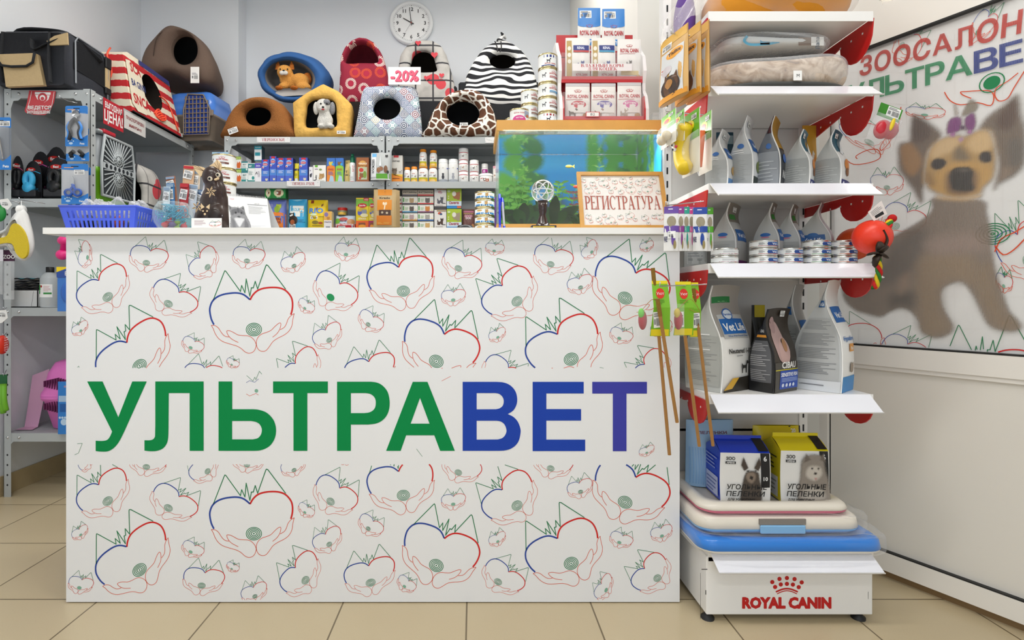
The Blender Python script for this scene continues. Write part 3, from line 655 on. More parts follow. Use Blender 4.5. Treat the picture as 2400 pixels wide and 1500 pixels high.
# shared makers
def TH(name, label, cat, u, v, Y, group=None):
    """thing whose base stands at pixel (u,v) at depth Y; returns it and the world->local shift"""
    t = thing(name, label, cat, at(u, v, Y), group=group); return t, TL(t)
def BX(u0, v0, u1, v1, Y): return X_(u0, Y), X_(u1, Y), Z_(v1, Y), Z_(v0, Y)
def polyP(pts, Y): return [(X_(u, Y), Z_(v, Y)) for u, v in pts]
BLACK = M('17181a',.6); BLACKF = M('1d1f23',.85, noise=.25, nscale=120, bump=.2); TAN = M('bfa67c',.8, noise=.08, nscale=90, bump=.15)
STEELB = M('c9ccd0',.2,1.0); PAPER = M('f0efec',.6); LBLUE = M('2f7fd0',.45); DBLUE = M('1b4f9e',.45)
def softobj(o, vox=.008, it=4):
    r = o.modifiers.new('one_body','REMESH'); r.mode = 'VOXEL'; r.voxel_size = vox; r.use_smooth_shade = True
    s_ = o.modifiers.new('smooth','SMOOTH'); s_.iterations = it; s_.factor = .5
    return o
def star(center, outline, n):
    """distance to a star-shaped outline along n rays"""
    cx, cz = center; out = []
    for i in range(n):
        a = 2 * PI * i / n; dx, dz = math.cos(a), math.sin(a); best = None
        for j in range(len(outline)):
            (ax, az),(bx, bz) = outline[j - 1], outline[j]; ex, ez = bx - ax, bz - az; den = dx * ez - dz * ex
            if abs(den) < 1e-12: continue
            t = ((ax - cx) * ez - (az - cz) * ex) / den; u_ = ((ax - cx) * dz - (az - cz) * dx) / den
            if t > 0 and -1e-6 <= u_ <= 1 + 1e-6 and (best is None or t > best): best = t
        out.append((cx + dx * (best or .01), cz + dz * (best or .01)))
    return out
def cave(name, label, cat, outl, hole, Y, depth, fabric, lining, smooth=True, bulge=.02, shrink=(.85,.8), base=None, group=None, n=64, lip=None):
    """cat house: outl and hole in pixels at depth Y; hole (u,v,ru,rv) or outline"""
    O = polyP(outl, Y); zb = min(p[1] for p in O); cx0 = (min(p[0] for p in O) + max(p[0] for p in O)) / 2
    t = thing(name, label, cat,(cx0, Y, zb), group=group); O = [(x - cx0, z - zb) for x, z in O]
    if smooth: O = [(p[0], max(0, p[1])) for p in smoothc(O,4, True)]
    if len(hole) == 4 and not isinstance(hole[0], tuple):
        hx, hz, ra, rb = X_(hole[0], Y) - cx0, Z_(hole[1], Y) - zb, hole[2] * Y / F, hole[3] * Y / F
        Hh = [(hx + ra * math.cos(2 * PI * i / n), hz + rb * math.sin(2 * PI * i / n)) for i in range(n)]
    else:
        q = [(x - cx0, z - zb) for x, z in polyP(hole, Y)]; hx = sum(p[0] for p in q) / len(q); hz = sum(p[1] for p in q) / len(q); Hh = star((hx, hz), smoothc(q,4, True), n)
    Oo = star((hx, hz), O, n); mixp = lambda a, b, k: (a[0] + (b[0] - a[0]) * k, a[1] + (b[1] - a[1]) * k)
    r3 = lambda ps, y: [Vector((p[0], y, p[1])) for p in ps]; hc = (hx, hz)
    sc = lambda ps, sx, sz: [(p[0] * sx, p[1] * sz) for p in ps]
    mb = MB(); mb.loft([r3([mixp(hc, p,.97) for p in Hh],.03), r3([mixp(hc, p,.975) for p in Hh],.008), r3(Hh,0)] + [r3([mixp(a, b, k) for a, b in zip(Hh, Oo)],-bulge * math.sin(PI * k) ** .7 + .01 * k) for k in (.2,.5,.8,.93)] +
                     [r3(Oo,.03), r3(sc(Oo,(1 + shrink[0]) / 2,(1 + shrink[1]) / 2 + .02), depth * .55), r3(sc(Oo, *shrink), depth * .9), r3(sc(Oo, shrink[0] * .8, shrink[1] * .8), depth)], fabric, True, False)
    k_ = len(mb.v) - n; mb.add([mb.v[k_ + i] for i in range(n)],[tuple(range(n))], fabric); mb.build('shell', t)
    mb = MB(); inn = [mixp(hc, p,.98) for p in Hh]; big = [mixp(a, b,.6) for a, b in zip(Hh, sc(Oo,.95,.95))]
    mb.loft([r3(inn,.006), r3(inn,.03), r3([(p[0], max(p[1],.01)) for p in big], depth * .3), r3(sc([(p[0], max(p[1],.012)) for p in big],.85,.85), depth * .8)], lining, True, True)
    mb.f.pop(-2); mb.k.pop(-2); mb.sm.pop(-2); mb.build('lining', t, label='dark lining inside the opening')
    if lip:
        mb = MB(); mb.tube(r3(Hh,-.001),.0045, lip,6, True); mb.build('piping', t)
    if base:
        h_, m_ = base; dr = zb - 2.0045; mb = MB(); xs = [p[0] for p in O if p[1] < .05]; xa, xb = min(xs), max(xs)
        mb.box((xa - .003,.0,-dr),(xb + .003, depth * .93,-h_), m_,.012); mb.build('base_cushion', t, label='black base')
    return t
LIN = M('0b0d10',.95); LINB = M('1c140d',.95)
# things on the left shelving unit
YL = 2.64
# black and tan carrier bag
x0, x1, z0, z1 = -2.352,-2.0,2.0395,2.318
t = thing('carrier_bag','black and tan fabric pet carrier bag with flap pocket on top of the left shelves','pet carrier',(-2.17,2.75, z0)); T = TL(t)
mb = MB(T)
def rb(v0, v1, y, xa, xb, r=.03, n=5):
    pts = []
    for cx, cz, a0 in ((xb - r, v0 + r * .4,-PI / 2),(xb - r, v1 - r,0),(xa + r, v1 - r, PI / 2),(xa + r, v0 + r * .4, PI)):
        for i in range(n): a = a0 + PI / 2 * i / (n - 1); pts.append(Vector((cx + r * math.cos(a), y, cz + r * (.4 if a0 in (-PI / 2, PI) else 1) * math.sin(a))))
    return pts
mb.loft([rb(z0, z1 - .02,2.60, x0 + .01, x1 - .012), rb(z0, z1,2.63, x0, x1), rb(z0, z1 + .005,2.77, x0, x1 + .006), rb(z0, z1,2.91, x0, x1), rb(z0, z1 - .02,2.93, x0 + .01, x1 - .01)], M('30333b',.75, noise=.15, nscale=150, bump=.15), True)
mb.build('body', t)
pk = lambda u, v: (X_(u,2.6), Z_(v,2.6))
mb = MB(T); pr = Pr(mb, front(2.5985,.001)); P = lambda *a: [pk(*p) for p in a]
mb.prism(P((12,132),(95,131),(110,203),(22,207)), lambda a, b, d: (a, d, b),2.58,2.599, TAN); mb.build('pocket', t, label='tan pocket')
mb = MB(T); fl = P((9,134),(10,150),(18,160),(40,163),(75,162),(90,153),(94,131)); mb.prism(fl, lambda a, b, d: (a, d, b),2.569,2.579, TAN)
mb.tube([(a,2.567, b) for a, b in fl],.006, BLACKF,6); mb.build('pocket_flap', t, label='tan flap edged in black')
for u in (8,118):
    mb = MB(T); mb.tube([(X_(u + 4,2.6),2.594, z0 + .01),(X_(u,2.6),2.592, z0 + .12),(X_(u,2.6),2.6, z1 - .03),(X_(u - 4,2.6),2.7, z1 + .012)],.016, BLACKF,6, flat=.2); mb.build('webbing', t)
mb = MB(T); mb.prism([(2.64, z0 + .1),(2.64, z1 - .05),(2.68, z1 - .025),(2.83, z1 - .03),(2.86, z1 - .07),(2.86, z0 + .09)], lambda a, b, d: (d, a, b), x1 + .0015, x1 + .007, M('14171d',.9, bump=.8, nscale=500)); mb.build('mesh_window', t)
mb = MB(T); mb.tube([(x1 + .008,2.65, z0 + .03),(x1 + .009,2.645, z1 - .04),(x1 + .003,2.67, z1 - .01),(x1 + .003,2.85, z1 - .01),(x1 + .009,2.88, z1 - .05),(x1 + .008,2.88, z0 + .03)],.004, M('8b9096',.6),6); mb.build('piping', t, label='grey piping')
mb = MB(T); mb.box((x1 + .004,2.86, z0 + .085),(x1 + .012,2.895, z1 - .07), TAN,.002); mb.box((x1 + .006,2.855, z0 + .06),(x1 + .016,2.9, z0 + .095), BLACK,.003); mb.box((x1 + .006,2.855, z1 - .08),(x1 + .018,2.9, z1 - .02), BLACK,.004); mb.build('end_strap', t, label='tan strap with black buckles')
for k,(ya, za) in enumerate(((2.66,.03),(2.8,.05))):
    mb = MB(T); mb.tube(smoothc([(x0 + .02, ya, z1 - .06),(x0 + .07, ya, z1 + za * .6),(x0 + .2, ya + .02, z1 + za),(x1 - .05, ya + .02, z1 + za * .4),(x1 - .02, ya + .02, z1 - .02)],4),.019, BLACKF,8, flat=.35); mb.build('handle', t)
mb = MB(T); mb.tube(smoothc([(X_(82,2.6),2.585, Z_(95,2.6)),(X_(88,2.6),2.575, Z_(122,2.6)),(X_(108,2.6),2.59, Z_(108,2.6)),(X_(140,2.6),2.61, Z_(88,2.6)),(x1 - .01,2.66, z1 - .02),(x1 + .012,2.82, z1 - .07)],5),.016, BLACKF,8, flat=.2); mb.build('shoulder_strap', t)
mb = MB(T); mb.prism(P((112,98),(130,86),(160,78),(162,106),(120,108)), lambda a, b, d: (a, d, b),2.592,2.599, TAN); mb.build('corner_patch', t, label='tan patch')
# striped box house
t = thing('striped_cat_house','red and cream striped box shaped cat house with oval hole on the left shelves','cat house',(-2.13,3.2,2.037)); T = TL(t)
def stripes():
    g = NT('stripe_print',.8); z = g.n('SeparateXYZ',(g.co,)).outputs; no = g.n('TexNoise', {'Vector': g.co, 'Scale': 40.0,'Detail': 3.0}).outputs['Fac']
    s_ = g.math('SINE', g.math('ADD', g.math('MULTIPLY', z[2],2 * PI / .074), g.math('MULTIPLY', no,1.2)))
    return g.col(g.mix(g.step(s_,-.08,.08), rgb('e9dfc8'), rgb('c2242a')))
ST = stripes(); CRM = M('e6dcc6',.8, noise=.05, nscale=60)
ya, yb, zb, zt = 2.945,3.46,2.037,2.4
fa = lambda s, z: Vector((-1.905 - .075 * (z - zb) / (zt - zb), ya + .03 * (z - zb) / (zt - zb) + (yb - ya - .06 * (z - zb) / (zt - zb)) * s, z))
n_ = 48; Hh = []; Oo = []
for i in range(n_):
    a = 2 * PI * i / n_; Hh.append(fa(.5 + .2 * math.cos(a), zb + .2 + .105 * math.sin(a)))
    c_, s_ = math.cos(a), math.sin(a); m_ = max(abs(c_) / .5, abs(s_) / (.2 if s_ < 0 else .163) * 1.0); Oo.append(fa(.5 + c_ / m_, min(max(zb + .2 + s_ / m_, zb), zt)))
mb = MB(T); bk = lambda p: Vector((-2.345 + .05 * (p.z - zb) / (zt - zb), p.y, p.z))
mb.loft([Hh,[h.lerp(o,.5) + Vector((.006,0,0)) for h, o in zip(Hh, Oo)], Oo,[bk(o) for o in Oo]], ST, False); mb.f.pop(-2); mb.k.pop(-2); mb.sm.pop(-2)
fp = lambda a, b, k: fa(a, b) + Vector((.0065 + .0006 * k,0,0)); pr = Pr(mb, fp); pr.poly([(.02, zb + .05),(.02, zt - .06),(.1, zt - .05),(.3, zb + .26),(.3, zb + .12),(.26, zb + .02),(.1, zb + .015)], CRM); pr.up()
pr.text('SCA',.09, zb + .25,.055, M('c2242a'), wd=.2, al='l', bold=.06, sh=0, rot=0); pr.text('BA GINN',.07, zb + .165,.04, M('2c3d78'), wd=.26, al='l', bold=.05); pr.text('SNCA',.06, zb + .06,.06, M('c2242a'), wd=.3, al='l', bold=.06); pr.rect(.3, zt - .035,.98, zt - .004, M('3b3f78')); mb.build('shell', t)
mb = MB(T); mb.loft([[h + Vector((-.004,0,0)) for h in Hh],[h + Vector((-.2,0,0)) for h in Hh],[h + Vector((-.36,0,0)) for h in Hh]], LINB, True); mb.f.pop(-2); mb.k.pop(-2); mb.sm.pop(-2); mb.build('lining', t, label='dark inside')
OR = M('ff5a3c',.5); mb = MB(T); mb.tube(smoothc([fa(.02, zt) + Vector((-.06,-.012,.0)), fa(0, zt - .05) + Vector((-.08,-.012,0)), fa(0, zt - .15) + Vector((-.07,-.012,0)), fa(0, zt - .22) + Vector((-.12,-.012,0))],4),.005, OR,6); mb.build('cord', t, label='bright orange cord')
mb = MB(T); mb.tube(smoothc([fa(.62, zb + .2) + Vector((.012,0,0)), fa(.8, zb + .18) + Vector((.012,0,0)), fa(.9, zb + .03) + Vector((.012,0,0))],4),.0045, OR,6); mb.build('cord', t, label='bright orange cord')
mb = MB(T); lp = []
for i in range(6): lp += [fa(.42 + .02 * i, zb + .06 - .004 * i) + Vector((.01,0,0)), fa(.5 + .02 * i, zb + .1 - .01 * i) + Vector((.02,0,0)), fa(.56 + .02 * i, zb + .04 + .01 * i) + Vector((.012,0,0))]
mb.tube(smoothc(lp,3),.005, OR,6); mb.build('cord_bundle', t, label='bright orange cord bundle')
mb = MB(T); mb.box((-2.34, ya + .01, zb - .0),(-1.9, yb - .01, zb + .006), BLACKF); mb.build('base_panel', t)
# blue and taupe plastic carrier and brown cave on it
TAU = M('85796c',.5, noise=.03, nscale=30); CBL = M('4a83dc',.3, coat=.3)
t = thing('pet_carrier','taupe and blue plastic pet carrier with grid door under the brown dome bed','pet carrier',(-1.865,3.62,2.037), rz=-.12)
mb = MB(); rr = lambda s, z, hx=.165, hy=.125: [Vector((hx * s * (1 if abs(c) < .1 else 1) * max(-1, min(1,1.35 * math.cos(a))), hy * s * max(-1, min(1,1.35 * math.sin(a))), z)) for a in [2 * PI * i / 28 for i in range(28)] for c in (0,)]
mb.loft([rr(.86,.0), rr(.92,.01), rr(1,.15), rr(1.04,.155), rr(1.04,.17)], TAU); mb.build('lower_shell', t)
mb = MB(); mb.loft([rr(1.0,.17), rr(.98,.25), rr(.9,.31), rr(.7,.33)], CBL); mb.build('upper_shell', t, label='blue top')
mb = MB(); gq = [(-.03,.03),(.15,.03),(.155,.2),(.11,.29),(-.0,.3),(-.03,.2)]
mb.prism(gq, lambda a, b, d: (a, d, b),-.134,-.131, M('1d3f94',.5))
for i in range(7): a = -.015 + .026 * i; mb.box((a - .0025,-.142,.04),(a + .0025,-.136,.285 - max(0, a - .08) * .5), TAU)
for i in range(8): b = .048 + .031 * i; mb.box((-.025,-.141, b - .0025),(.148 - max(0, b - .2) * .4,-.135, b + .0025), TAU)
mb.tube([(a,-.138, b) for a, b in gq],.005, TAU,6, True); mb.build('grid_door', t)
mb = MB(); mb.box((.155,-.142,.15),(.178,-.128,.19), TAU,.003); mb.build('latch', t); mb = MB(); mb.box((-.09,-.1325,.02),(-.04,-.1305,.045), PAPER); mb.build('price_sticker', t)
BRN = M('6d5b50',.95, noise=.12, nscale=160, bump=.25)
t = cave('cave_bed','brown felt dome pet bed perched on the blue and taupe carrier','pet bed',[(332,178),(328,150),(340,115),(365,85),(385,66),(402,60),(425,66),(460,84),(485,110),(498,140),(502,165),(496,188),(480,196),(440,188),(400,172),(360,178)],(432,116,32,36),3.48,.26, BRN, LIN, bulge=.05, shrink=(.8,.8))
mb = MB(); mb.tube(smoothc([(X_(398,3.48) - t.location.x,-.02, Z_(72,3.48) - t.location.z),(X_(380,3.48) - t.location.x,-.052, Z_(95,3.48) - t.location.z),(X_(368,3.48) - t.location.x,-.04, Z_(140,3.48) - t.location.z),(X_(364,3.48) - t.location.x,0.0, Z_(170,3.48) - t.location.z)],4),.003, M('4c3e36',.9),6); mb.build('seam', t)
mb = MB(); T2 = TL(t); mb.T = T2; a = at(457,175,3.425); mb.box((a.x - .028, a.y - .002, a.z - .055),(a.x + .028, a.y, a.z + .05), PAPER); pr = Pr(mb, front(a.y - .002)); barcode(pr, a.x, a.z - .01,.045,.05); mb.build('price_tag', t)
# red signs on the shelf rails
t = thing('warning_sign','red card with a camera symbol hanging from the top left shelf rail','sign', at(96,271,2.632)); mb = MB(TL(t)); SR = M('c5424a',.5)
q = polyP([(69,212),(131,214),(127,240),(116,264),(105,270),(80,269),(62,265),(58,260),(64,240)],2.632); mb.prism(q, lambda a, b, d: (a, d, b),2.6305,2.632, SR)
pr = Pr(mb, front(2.6305)); s_ = lambda x, y: (X_(x / 4.411,2.63), Z_(y / 4.411,2.63))
pr.poly([s_(*p) for p in ((360,950),(525,955),(522,980),(360,975))], WHITE); pr.poly([s_(*p) for p in ((362,980),(515,985),(500,1030),(460,1058),(420,1055),(385,1025))], WHITE); pr.up(); pr.disc(*s_(440,1010),.024, SR); pr.up(); pr.disc(*s_(440,1012),.014, WHITE); pr.up(); pr.disc(*s_(440,1020),.009, SR)
pr.text('ВЕДЕТСЯ', *s_(410,1130),.017, WHITE, wd=.112, bold=.05); pr.text('ВИДЕОНАБЛЮДЕНИЕ', *s_(402,1172),.013, WHITE, wd=.115, bold=.05)
pr.line([s_(*p) for p in ((330,945),(310,1040),(278,1140),(290,1165),(400,1180),(505,1170),(540,1080),(562,950))],.0022, WHITE); mb.build('card', t)
xr = -1.9105
def railcard(name, label, u0, u1, dz0, dz1, txts, base, ink, cat='sign'):
    y0, y1 = -1.91 * F / (u0 - U0),-1.91 * F / (u1 - U0); t = thing(name, label, cat,(xr,(y0 + y1) / 2,2.0 + dz0)); mb = MB(TL(t))
    mb.box((xr, y0,2.0 + dz0),(xr + .0012, y1,2.0 + dz1), base); pr = Pr(mb, lambda a, b, k: Vector((xr + .0012 + .0005 * k, y0 + a,2.0 + dz0 + b)))
    for s_, a, b, h, wd in txts: pr.text(s_, a * (y1 - y0), b * (dz1 - dz0), h, ink, wd=wd * (y1 - y0), al='c', bold=.05)
    mb.build('card', t)
railcard('price_card','red sale card with white lettering under the striped cat house',242,289,-.105,.03,[('ВЫГОДНАЯ',.5,.66,.03,.85),('ЦЕНА!',.5,.16,.055,.92)], M('bb2230',.5), WHITE)
railcard('shelf_label','pale label with red lettering on the rail beside the red sale card',291,341,-.075,.02,[('ТРАНСПОРТИРОВКА',.5,.58,.018,.86),('животных',.5,.22,.018,.6)], M('d8d6d3',.5), M('8c2a30'))
# blister packs hanging on the right front post and left post
def blister(name, label, u0, v0, u1, v1, Y, mid='b9bcc2', top=.16, bot=.26, logo='Pets'):
    x0, x1, z0, z1 = BX(u0, v0, u1, v1, Y); t = thing(name, label, 'blister pack',((x0 + x1) / 2, Y, z0), group='grooming tools on cards'); w_, h_ = x1 - x0, z1 - z0
    mb = MB(); mb.prism([(-w_ / 2,0),(w_ / 2,0),(w_ / 2, h_ * .97),(w_ * .44, h_),(-w_ * .44, h_),(-w_ / 2, h_ * .97)], lambda a, b, d: (a, d, b),0,.0015, M(mid,.4)); pr = Pr(mb, front(0))
    pr.poly([(-w_ / 2, h_ * (1 - top)),(w_ / 2, h_ * (1 - top * 1.25)),(w_ / 2, h_ * .97),(w_ * .44, h_),(-w_ * .44, h_),(-w_ / 2, h_ * .97)], LBLUE)
    pr.poly([(-w_ / 2,0),(w_ / 2,0),(w_ / 2, h_ * bot * 1.1),(w_ * .1, h_ * bot * .62),(-w_ * .3, h_ * bot),(-w_ / 2, h_ * bot * .85)], LBLUE); pr.up()
    pr.rect(-w_ * .14, h_ * .925, w_ * .14, h_ * .945, BLACK); pr.text(logo, w_ * .25, h_ * .045, h_ * .05, WHITE, bold=.06); pr.rect(-w_ * .4, h_ * .895,-w_ * .05, h_ * .915, M('e8a070'))
    for i in range(4): pr.disc(-w_ * .36 + w_ * .075 * i, h_ * (.13 + (.03 if i in (1,2) else 0)), w_ * .032, M('bcd8f2'), n=10)
    pr.disc(-w_ * .25, h_ * .075, w_ * .09, M('bcd8f2'), h_ * .03,14); mb.build('card', t)
    mb = MB(); mb.grid(lambda u, v: Vector(((u - .5) * w_ * .84,-.003 - .022 * math.sin(PI * u) ** .4 * math.sin(PI * v) ** .4, h_ * (.2 + .62 * v))),12,12, film(op=.06)); mb.build('blister', t)
    return t, w_, h_
t, w_, h_ = blister('clipper_pack','blue and grey card holding claw clippers, hanging on the post under the carrier bag',153,248,206,343,2.55)
for sx, m_ in ((-1,'2c2f36'),(1,'2c2f36')):
    mb = MB(); mb.tube(smoothc([(sx * -.006,-.011, h_ * .68),(sx * .012,-.012, h_ * .6),(sx * .026,-.012, h_ * .45),(sx * .02,-.012, h_ * .32),(sx * .028,-.012, h_ * .14)],5),[.004] + [.0085] * 19 + [.005], M(m_,.5),8); mb.tube(smoothc([(sx * .022,-.014, h_ * .58),(sx * .034,-.014, h_ * .44),(sx * .027,-.014, h_ * .3),(sx * .034,-.014, h_ * .16)],5),.006, M('3d8be0',.35),8); mb.build('grip', t, label='black and blue grip')
mb = MB(); mb.box((-.012,-.014, h_ * .64),(.01,-.006, h_ * .74), STEELB,.002); mb.lathe([(.017,-.003),(.02,0),(.017,.003)], STEELB,16,(.004,-.01, h_ * .78), ax=1); mb.build('blade', t)
mb = MB(); pr = Pr(mb, front(-.001)); barcode(pr,-.005, h_ * .86,.035,.014); mb.build('price_sticker', t)
t, w_, h_ = blister('clipper_pack','blue card pack with only its lower edge showing under the clipper card',155,300,209,378,2.575)
mb = MB(); [mb.tube([(sx * .012,-.008, h_ * .3),(sx * .03,-.008, h_ * .2),(sx * .022,-.008, h_ * .12)],.009, BLACK,8) for sx in (-1,1)]; mb.build('tool', t)
t, w_, h_ = blister('scissors_pack','blue and grey card holding small blue handled scissors over the basket',144,384,207,478,2.56, top=.14, bot=.24)
for sx in (-1,1):
    mb = MB(); c_ = (sx * .022,-.012, h_ * .27); mb.tube([(c_[0] + .017 * math.cos(i * PI / 8),-.012, c_[2] + .015 * math.sin(i * PI / 8)) for i in range(16)],.0055, M('2759b8',.35),8, True); mb.tube([(sx * .012,-.012, h_ * .34),(0,-.012, h_ * .43),(-sx * .004,-.012, h_ * .48)],.006, M('2759b8',.35),8); mb.build('handle', t)
mb = MB(); mb.prism([(-.007, h_ * .46),(.006, h_ * .46),(.004, h_ * .62),(-.002, h_ * .68)], lambda a, b, d: (a, d, b),-.014,-.01, STEELB); mb.build('blade', t)
mb = MB(); pr = Pr(mb, front(-.001)); barcode(pr,.022, h_ * .79,.05,.024); mb.build('price_sticker', t)
t, w_, h_ = blister('scissors_pack','blue card pack behind the scissors card, showing at its right edge',160,392,213,485,2.6)
mb = MB(); mb.tube([(.02,-.008, h_ * .25),(.02,-.008, h_ * .5)],.006, M('2759b8'),8); mb.build('tool', t)
t, w_, h_ = blister('comb_pack','grey and blue card pack cut off by the frame on the far left post',-22,275,26,398,2.55, mid='7d838c')
mb = MB(); mb.tube([(.0,-.008, h_ * .62),(.018,-.008, h_ * .2)],.004, STEELB,8); mb.build('tool', t); mb = MB(); pr = Pr(mb, front(-.001)); barcode(pr,.02, h_ * .88,.05,.025); mb.build('price_sticker', t)
for u, v, Y, lb in ((180,247,2.638,'thin steel hook holding the claw clipper card'),(178,383,2.638,'thin steel hook holding the scissors card')):
    t = thing('display_hook', lb, 'hook', at(u, v, Y)); mb = MB(); mb.tube([(0,0,.012),(0,-.06,0),(0,-.105,.0),(0,-.11,.008)],.0018, STEELB,6); mb.build('wire', t)
# second shelf: leash packs, carriers, tunnel
def carrier(name, label, loc, sx, sy, sz, lo, hi, rz=0, door=None):
    t = thing(name, label, 'pet carrier', loc, rz=rz)
    def ring(s, z): return [Vector((sx / 2 * s * max(-1, min(1,1.3 * math.cos(a))), sy / 2 * s * max(-1, min(1,1.3 * math.sin(a))), z * sz)) for a in [2 * PI * (i + .5) / 32 for i in range(32)]]
    mb = MB(); mb.loft([ring(.86,0), ring(.92,.03), ring(.98,.4), ring(1.03,.42), ring(1.03,.48)], lo); mb.build('lower_shell', t)
    mb = MB(); mb.loft([ring(1.01,.48), ring(.98,.62), ring(.94,.8), ring(.8,.95), ring(.6,1.0)], hi); mb.build('upper_shell', t); return t
GRP = M('a7adb2',.45, noise=.03, nscale=20); GRD = M('6d7378',.6); LIME = M('7ac516',.3, coat=.2)
t = carrier('pet_carrier','grey plastic pet carrier with slotted roof behind the black leash packs',(-2.225,3.0,1.493),.22,.36,.29, GRP, GRP)
mb = MB()
for i in range(5): x = -.07 + .035 * i; mb.tube(smoothc([(x * 1.2 - .005,-.182,.15),(x * 1.1,-.173,.22),(x * .9,-.148,.278)],3),.004, M('2c2f33',.8),6)
mb.build('vent_slots', t)
t = carrier('pet_carrier','lime green and grey plastic pet carrier with a sunburst vent door',(-2.0,2.835,1.493),.17,.28,.36, LIME, GRP, rz=.0)
xd = .096; dm = M('b9c0c3',.4); mb = MB(Matrix.Scale(.82,4,(0,1,0))); q = [(-.155,.03),(.155,.03),(.16,.2),(.13,.34),(-.13,.34),(-.16,.2)]
mb.prism(q, lambda a, b, d: (d, a, b), xd - .006, xd, M('30353a',.7)); mb.tube([(xd + .002, a, b) for a, b in q],.008, dm,6, True)
for i in range(36):
    a = 2 * PI * i / 36; c_, s_ = math.cos(a), math.sin(a); r1 = min(.135 / max(abs(c_),1e-6),.145 / max(abs(s_),1e-6)); mb.tube([(xd + .003,.055 * c_,.185 + .075 * s_),(xd + .003, r1 * c_,.185 + r1 * s_)],.0035, dm,5)
for dz_ in (.05,-.05):
    for i in range(12): a = 2 * PI * i / 12; mb.tube([(xd + .003,0,.185 + dz_),(xd + .003,.05 * math.cos(a),.185 + dz_ + .042 * math.sin(a))],.0025, dm,5)
    for r in (.018,.034,.05): mb.tube([(xd + .003, r * math.cos(i * PI / 8),.185 + dz_ + .85 * r * math.sin(i * PI / 8)) for i in range(16)],.0025, dm,5, True)
mb.box((xd,-.15,.17),(xd + .006,.15,.2), dm); pr = Pr(mb, lambda a, b, k: Vector((xd + .006 + .0006 * k, a, b)))
for i in range(7): pr.disc(-.12 + .04 * i,.185,.012, M('262a2e'), n=12)
mb.build('vent_door', t, label='grey sunburst vent door')
mb = MB(); mb.box((-.02,-.138,.352),(.09,-.02,.366), dm,.005); mb.box((.06,-.11,.354),(.098,-.02,.374), M('c22a3a'),.004); mb.build('top_handle', t)
def plaid():
    g = NT('plaid_hearts',.85); x = g.n('SeparateXYZ',(g.co,)).outputs; no = g.n('TexNoise', {'Vector': g.co, 'Scale': 14.0,'Detail': 4.0}).outputs['Fac']
    base = g.mix(no, rgb('8d8a86'), rgb('d8d5d0')); l = []
    for a in (x[0], x[2], x[1]):
        f = g.math('FRACT', g.math('ADD', g.math('MULTIPLY', a,8.5),.15)); l.append(g.math('LESS_THAN', g.math('ABSOLUTE', g.math('SUBTRACT', f,.5)),.045))
    ln = g.math('MAXIMUM', g.math('MAXIMUM', l[0], l[1]), g.math('MULTIPLY', l[2],.6))
    v = g.n('TexVoronoi', {'Vector': g.co, 'Scale': 6.5,'Randomness': 1.0}); c = g.mix(g.math('LESS_THAN', v.outputs['Distance'],.3), base, rgb('c8434c'))
    return g.col(g.mix(ln, c, rgb('3a3a3e')))
PLAID = plaid()
t = thing('pet_tunnel','plaid fabric arched cat house with a black doorway on the second left shelf','cat house',(-1.985,3.12,1.493), rz=.1)
arch = lambda w_, h_, y: [Vector((w_ / 2 * math.cos(a) * (1 if math.sin(a) > 0 else 1), y, max(0, h_ * .55 + h_ * .45 * math.sin(a)) if math.sin(a) >= 0 else 0 if math.sin(a) < -.2 else h_ * .55 * (1 + math.sin(a) / .2))) for a in [PI * 2 * i / 48 for i in range(48)]]
mb = MB(); mb.loft([arch(.135,.19,-.09), arch(.165,.23,-.098), arch(.2,.285,-.085), arch(.205,.29,.06), arch(.18,.27,.1)], PLAID); mb.f.pop(-2); mb.k.pop(-2); mb.sm.pop(-2); mb.build('shell', t)
mb = MB(); mb.loft([arch(.137,.192,-.092), arch(.15,.2,-.05), arch(.15,.2,.06)], LIN); mb.f.pop(-2); mb.k.pop(-2); mb.sm.pop(-2); mb.build('lining', t); mb = MB(); pr = Pr(mb, front(-.1)); barcode(pr,.01,.205,.06,.025,-.3); mb.build('price_sticker', t)
t = carrier('pet_carrier','small grey plastic carrier with side slots beyond the plaid arched house',(-1.985,3.36,1.493),.15,.13,.2, GRP, GRP)
mb = MB()
for i in range(5): mb.box((-.055 + .02 * i,-.069,.09),(-.046 + .02 * i,-.062,.16), M('2c2f33'))
mb.build('vent_slots', t)
